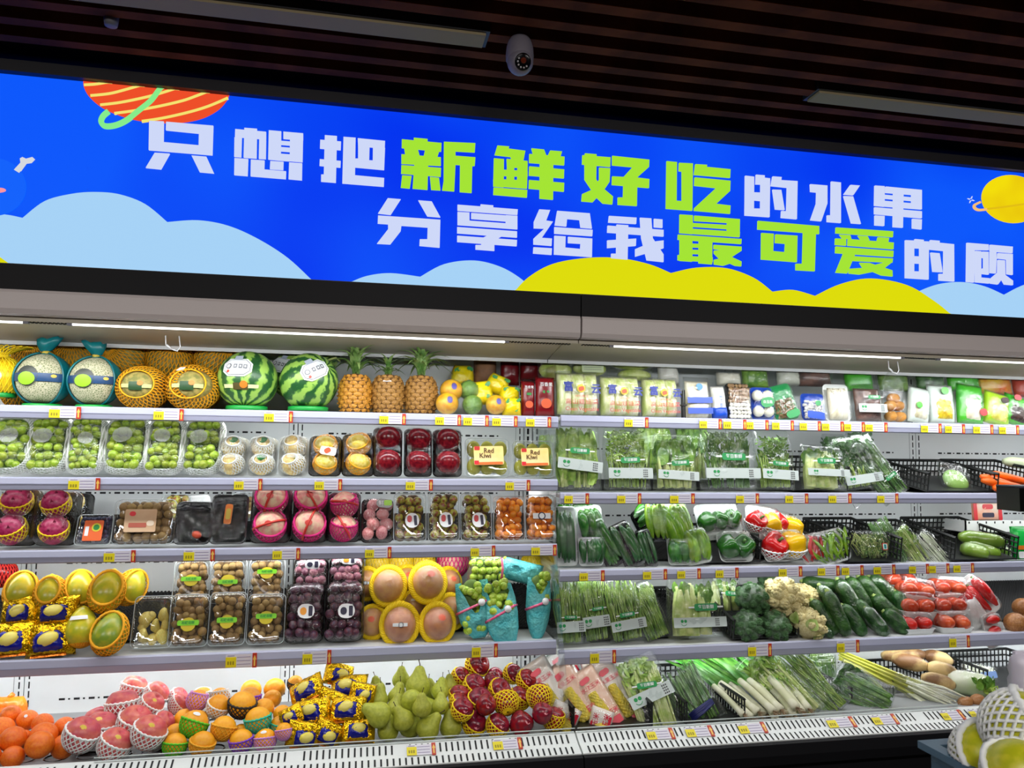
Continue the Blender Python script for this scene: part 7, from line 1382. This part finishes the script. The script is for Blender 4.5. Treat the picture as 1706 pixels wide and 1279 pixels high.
# ================================================================ vegetable case, base
def baseY(px, py, z=.503):
    lo, hi = -.24, .40
    for _ in range(30):
        mid = (lo+hi)/2
        if P(px, py, mid)[1] < z: hi = mid
        else: lo = mid
    return mid
CORN = M('corn_kernels', (222, 196, 60), .4, (196, 178, 70), 50, bump=.6, bscale=150); CWR = M('corn_wrapper', (232, 214, 200), .35, (224, 220, 214), 5, bump=.3, bscale=24); CRED = M('corn_red', (214, 30, 60), .35); CORG = M('corn_orange_wrapper', (236, 192, 166), .35)
CNL = ((900, 1100, 960, 1150, .20, 64), (944, 1096, 986, 1160, .16, -30), (986, 1084, 1026, 1150, .16, -16), (918, 1116, 972, 1206, -.10, -30), (960, 1120, 1016, 1212, -.12, -32), (1000, 1130, 1050, 1214, -.14, -30), (1034, 1116, 1084, 1206, -.10, -28), (930, 1176, 985, 1214, -.16, -66), (985, 1190, 1045, 1220, -.17, -74), (1010, 1100, 1050, 1170, .04, -20))
for i, (x0, y0, x1, y1, Y, roll) in enumerate(CNL):
    t, w, h = pack('corn_packet', ('corn cob packet lying at the back near the divider' if i == 0 else 'corn cob packet standing at the back of the corn heap' if i < 3 else 'corn cob packet of the slanting middle row of the corn heap' if i < 7 else 'corn cob packet lying flat along the front guard'), 'corn', 'corn cob packets', (x0, y0, x1, y1), Y, 26, .05, None, roll); h *= 1.1; d = .05
    obj('wrapper', mk('wrapper', pillow(w*1.05, h*1.05, d, 10, 14, i, .3, 3), CORG if i in (4, 5) else CWR), t, (0, d/2, 0)); g = G(); kx = w*.24
    for a in range(9):
        for k in range(16):
            q = 2*pi*(a+.5*(k % 2))/9; zz = h*(.16+.46*k/15); rr_ = kx*(1-.35*(k/15)**2); g.add(sph(kx*.36, nu=6, nv=4), (rr_*.75*cos(q), rr_*.6*sin(q), zz))
    co = obj('corn_cob', mk('corn_cob', (lambda VF: VF)(tube([(0, 0, h*.13), (0, 0, h*.3), (0, 0, h*.5), (0, 0, h*.66)], [kx*.7, kx*.85, kx*.75, kx*.4], 10)), CORN), t, (-w*.05, .008, 0)); obj('kernels', mk('kernels', g.vf(), CORN), co, kind='stuff')
    flat(t, w*.22, h*.10, w*.4, h*.12, -.006, CRED, 'red_corner', 0, .1); flat(t, -w*.05, h*.86, w*.4, h*.09, -.002, CRED, 'red_badge', .1, .5); text('水果玉米', w*.19, CRED, t, (w*.02, -.003, h*.73), bold=.01); text('甜玉米', w*.2, CRED, t, (w*.18, -.007, h*.24), bold=.02)
    obj('film', mk('film', pillow(w*1.08, h*1.06, d*1.1, 10, 14, i+9, .3, 3), FILM), t, (0, d/2, 0))
veg_bag('clear bag of small white mushrooms behind the corn', None, (1012, 1098, 1066, 1134), .22, 'white', None, 20, band=False, seed=71, name='mushroom_bag', cat='mushrooms'); 
veg_bag('big bag of celery cabbage hanging over the front guard', 'base greens', (1062, 1104, 1150, 1214), -.20, 'celery', None, 34, d=.10, tagx=-.02, tagz=.55, bandz=.42, bandrot=.14, seed=72, roll=-12)
veg_bag('green bag wedged between corn and celery cabbage', 'base greens', (1042, 1126, 1090, 1196), -.10, 'bok', None, 30, band=False, seed=73, roll=-10)
t = veg_bag('sage green scallion pack tied with navy tape', None, (1136, 1122, 1222, 1204), -.18, 'leek', None, 34, band=False, seed=74, roll=-24, name='scallion_pack'); g = G()
for k in range(5): g.add(tube([(-.05, -.01, .03+k*.006), (0, -.02+R_(-.006, .006), .035+k*.006), (.06, -.006, .05+k*.004)], .005, 5))
obj('navy_tape', mk('navy_tape', g.vf(), M('navy_tape', (22, 26, 84), .3)), t, kind='stuff')
basket('black basket of the scallion pack with open lattice side', 'black lattice baskets', P(1128, 1190, -.1)[0], P(1222, 1190, -.1)[0], -.19, .30, .50, .08, tilt=0)
basket('black basket between red apples and corn packets', 'black lattice baskets', .775, .95, -.14, .36, .50, .12, tilt=0, step=.014) if False else None
basket('black basket holding celery and garlic stems', 'black lattice baskets', P(1330, 1180, -.1)[0], P(1440, 1180, -.1)[0], -.02, .30, .49, .05, tilt=0)
basket('black basket under the lotus roots', 'black lattice baskets', P(1478, 1130, .1)[0], P(1560, 1130, .1)[0], .06, .36, .47, .07, tilt=0)
LKW = M('leek_shaft', (222, 220, 196), .45, (206, 206, 170), 20); LKG = M('leek_green', (70, 140, 50), .4, (112, 176, 74), 14, var=.2); ROOT = M('leek_root', (150, 126, 96), .9)
def leek(lab, group, x0, y0, x1, y1, Y0, Y1, rpx, seed, gl=.5, gm=None):
    """root end at photo point 1, leaf tips at point 0"""
    a = np.array([P(x1, y1, Y1)[0], Y1, P(x1, y1, Y1)[1]]); b = np.array([P(x0, y0, Y0)[0], Y0, P(x0, y0, Y0)[1]]); t = thing('leek', lab, 'leek', group, tuple(a)); v = b-a; r = rpx*mpp(x1, y1, Y1); rd = random.Random(seed); L = np.linalg.norm(v)
    bow = np.array([0, 0, 1])*L*.05
    sp = lambda s: v*s+bow*sin(pi*s)
    obj('shaft', mk('shaft', tube([sp(s) for s in np.linspace(0, 1-gl, 7)], [r*q for q in (1.15, 1.0, .95, .95, .95, .95, .9)], 9), LKW), t)
    obj('roots', mk('roots', (lambda g: g.vf())(__import__('functools').reduce(lambda G_, k: G_.add(tube([(0, 0, 0), tuple(-v/L*r*1.6+np.array([rd.uniform(-1, 1), rd.uniform(-1, 1), rd.uniform(-1, 1)])*r*.9)], [.0016, .0008], 3)), range(22), G())), ROOT), t, kind='stuff')
    for k in range(7):
        o = np.array([rd.uniform(-1, 1), rd.uniform(-.5, .5), rd.uniform(-.6, .8)])*L*.07; s0 = 1-gl-.05+rd.uniform(-.1, .1)
        V = leaf(sp(s0), sp(1)+o, r*1.7*rd.uniform(.6, 1.1), (rd.uniform(-.5, .5), -1, .6), 6, rd.uniform(-.04, .08), lambda s: (1-s*.75)); obj('leaf', mk('leaf', V, gm or LKG), t)
LK = ((1126, 1104, 1238, 1190), (1130, 1098, 1250, 1194), (1118, 1096, 1262, 1186), (1138, 1092, 1276, 1190), (1160, 1090, 1288, 1184), (1180, 1090, 1300, 1182), (1196, 1088, 1308, 1190), (1212, 1088, 1318, 1184), (1228, 1088, 1326, 1178), (1246, 1088, 1336, 1184), (1262, 1088, 1346, 1180), (1176, 1100, 1268, 1196), (1204, 1098, 1292, 1196), (1236, 1096, 1322, 1192))
for i, (x0, y0, x1, y1) in enumerate(LK): leek('loose leek with long green leaves and white shaft in the leek heap', 'loose leeks', x0, y0, x1, y1, .30-.012*(i % 3), -.19+.02*(i % 4), 5.5+.8*(i % 3), i, .6)
SMG = M('chive_green', (64, 124, 60), .4, (110, 160, 84), 20)
veg_bag('clear bag of celery stems with cut pale ends, in front', 'long stem bags', (1310, 1088, 1394, 1196), -.15, 'celery', None, 38, d=.09, band=False, seed=81, roll=-38)
veg_bag('clear bag of garlic stems beside the cut celery', 'long stem bags', (1352, 1086, 1436, 1190), -.13, 'bean', None, 38, d=.08, band=False, seed=82, roll=-40)
veg_bag('pale fern green bag at the back behind the garlic stems', 'long stem bags', (1352, 1084, 1412, 1130), .2, 'crown', None, 20, d=.08, band=False, seed=83)
veg_bag('clear bag of dark long beans, lower at the guard', 'long stem bags', (1430, 1138, 1528, 1192), -.15, 'leek', None, 50, d=.07, band=False, seed=84, roll=-70)
veg_bag('clear bag of dark long beans, upper beside the yellow stems', 'long stem bags', (1430, 1112, 1506, 1176), -.09, 'spinach', None, 40, d=.07, band=False, seed=85, roll=-50)
YST = M('yellow_chive', (186, 190, 60), .4, (206, 206, 100), 20)
a0 = np.array([P(1404, 1092, .22)[0], .22, P(1404, 1092, .22)[1]]); a1 = np.array([P(1590, 1176, -.1)[0], -.1, P(1590, 1176, -.1)[1]]); t = thing('garlic_shoot_bag', 'long bag of yellow green shoots with pale rooty end', 'vegetables', None, tuple(a1)); v = a0-a1; g = G(); g2 = G(); rd = random.Random(5)
for k in range(46):
    o = np.array([rd.uniform(-1, 1), rd.uniform(-.6, .6), rd.uniform(-1, 1)])*.032; g.add(tube([v*.34+o*.9, v*.66+o*.7, v*1.0+o*.55], [.0042, .004, .003], 5)); g2.add(tube([o*1.5, v*.18+o*1.5, v*.36+o*.95], [.003, .0045, .0045], 5))
obj('shoots', mk('shoots', g.vf(), YST), t, kind='stuff'); obj('white_ends', mk('white_ends', g2.vf(), LKW), t, kind='stuff'); obj('clear_bag', mk('clear_bag', tube([v*s for s in (-.06, .02, .2, .4, .52)], [.03, .056, .056, .042, .036], 16, False), BAGF), t)
LOT = M('lotus_root', (206, 176, 120), .5, (120, 84, 50), 7, bump=.3, lohi=(.5, .62))
def lotus(lab, pts, r, Y):
    q = [np.array([P(x, y, Y_)[0], Y_, P(x, y, Y_)[1]]) for x, y, Y_ in pts]; t = thing('lotus_root', lab, 'lotus root', 'lotus roots', tuple(q[0]))
    for i in range(len(q)-1):
        a, b = q[i]-q[0], q[i+1]-q[0]; obj('segment', mk('segment', tube([a+(b-a)*s for s in np.linspace(0, 1, 9)], [r*v for v in (.45, .75, .95, 1, 1, 1, .95, .75, .45)], 12), LOT), t)
    obj('node_ring', mk('node_ring', tube([(q[-1]-q[0])*1.0, (q[-1]-q[0])*1.03], [r*.4, r*.3], 8), M('node_dark', (70, 50, 36), .7)), t)
lotus('stained lotus root lying on top', ((1486, 1096, .22), (1545, 1110, .12), (1594, 1122, .06)), .036, 0); lotus('short lotus root below the long one', ((1536, 1128, .02), (1590, 1142, -.03)), .034, 0); lotus('pale lotus root at the back', ((1470, 1092, .28), (1540, 1090, .26), (1585, 1102, .24)), .034, 0)
RAD = M('white_radish', (226, 226, 206), .4, (190, 206, 150), 4)
cuke('white_radish', 'white radish with green cut leaves beside the lotus roots', None, 'radish', 1654, 1146, 1580, 1132, -.06, 20, RAD, .06, FILM, 0, .6, end=STLK['green'])
t = thing('radish_leaves', 'cut green radish stems on the radish end', 'stems', None, (P(1640, 1152, -.08)[0], -.08, P(1640, 1152, -.08)[1])); obj('stems', mk('stems', (lambda g: g.vf())(__import__('functools').reduce(lambda G_, k: G_.add(tube([(0, 0, 0), (R_(.0, .05), R_(-.03, .01), R_(-.03, .03)), (R_(.03, .09), R_(-.05, .01), R_(-.07, .03))], [.005, .004, .003], 5)), range(10), G())), STLK['green']), t, kind='stuff'); obj('leaf', mk('leaf', leaves(.1, .06, .05, 18, .05, .025, .1, .9, 3), LEAF['mid']), t, kind='stuff')
veg_bag('blue and clear packet at the back beside the radish', None, (1614, 1108, 1680, 1140), .12, 'white', None, 20, band=False, seed=90, name='blue_packet', cat='packet', roll=10); flat(C.objects[-1].parent, 0, .04, .09, .03, -.012, M('pale_blue_print', (130, 160, 214), .4), 'blue_print', .2, .2)
for i, (px, py, r) in enumerate(((1608, 1170, 10), (1628, 1166, 10))): fruit('potato', 'brown potato at the front guard beside the shoots', 'potato', 'loose potatoes', px, py, r, -.12, 'mango', ONI, None, (0, rad(80), 0))
basket('black basket at the end of the vegetable base', 'black lattice baskets', P(1634, 1140, .1)[0], P(1760, 1140, .1)[0], .06, .38, .47, .09, tilt=0)
# short basket wall between apples and corn
basket('black basket wall between red apples and corn packets', 'black lattice baskets', .815, 1.12, -.19, .36, .50, .085, tilt=0, step=.014, back=False)

# ================================================================ foreground at the aisle
POM2 = M('green_pomelo', (176, 178, 22), .35, (196, 190, 40), 3)
CRB = M('blue_grey_crate', (78, 108, 130), .45)
X0, Z0 = P(1706, 1296, -1.62)
st_z = Z0-.085
t = thing('fruit_crate', 'blue grey crate holding pale green fruit before the cases', 'crate', None, (X0+.28, -1.72, st_z))
for nm, bx_ in (('wall', (-.40, .40, .20, .215, 0, .11)), ('wall', (-.40, -.385, -.2, .2, 0, .11)), ('wall', (.385, .40, -.2, .2, 0, .11)), ('wall', (-.4, .4, -.215, -.2, 0, .11)), ('bottom', (-.4, .4, -.2, .2, 0, .012)), ('rim', (-.42, .42, .2, .23, .105, .12)), ('rim', (-.42, -.39, -.2, .2, .105, .12))): obj(nm, mk(nm, box(*bx_), CRB, False), t)
s = thing('display_stand', 'dark display stand under the blue grey crate', 'stand', None, (X0+.28, -1.72, 0)); obj('top', mk('top', box(-.45, .45, -.26, .25, st_z-.03, st_z-.001), DARK, False), s)
for sx in (-1, 1):
    for sy in (-1, 1): obj('leg', mk('leg', box(sx*.42-.02, sx*.42+.02, sy*.22-.02, sy*.22+.02, 0, st_z-.03), DARK, False), s)
for i, (px, py, rp, Y, tx, ty, cov) in enumerate(((1640, 1256, 50, -1.60, 60, -10, 15), (1704, 1215, 62, -1.66, 30, 40, 30), (1700, 1290, 56, -1.75, 40, 0, 0))):
    fruit('pale_green_pomelo', ('yellow green pomelo in open white foam net, lower one in the crate', 'yellow green pomelo mostly covered by thick white foam net', 'yellow green pomelo at the crate corner')[i], 'pomelo', 'pomelos in the foreground crate', px, py, rp, Y, 'ball', POM2, NW, (rad(tx), rad(ty), 0), (-86, cov), nk=dict(n=26, r=.062, rim=.11, m=12))
t, w, h = pack('white_bag', 'crumpled pale bag standing in the foreground crate', 'bag', None, (1684, 1090, 1770, 1180), -1.60, 2, .08); obj('bag', mk('bag', pillow(w, h, .08, 10, 10, 3, .4), M('lavender_bag', (206, 200, 214), .4)), t); obj('bag_top', mk('bag_top', box(-w*.45, w*.45, -.004, .004, h*.96, h*1.04), M('lavender_bag', (206, 200, 214)), False), t)
# label scale on a floor pole at the aisle
X, Z = P(1722, 850, -.62); t = thing('price_scale', 'black scale display box on a pole beside the vegetable case', 'scale', None, (X, -.62, 0)); w = (X-P(1680, 850, -.62)[0])
obj('display_box', mk('display_box', box(-w, w, -.05, .05, Z, Z+.085), BLACKT, False), t); obj('top_edge', mk('top_edge', box(-w, w, -.052, .052, Z+.083, Z+.09), M('scale_edge', (60, 66, 84), .3), False), t); obj('pole', mk('pole', lathe([(.02, 0), (.02, Z)], 14), BLACKT), t, (.06, 0, 0)); obj('foot', mk('foot', lathe([(.16, 0), (.16, .012), (.02, .03)], 24), BLACKT), t, (.06, 0, 0))
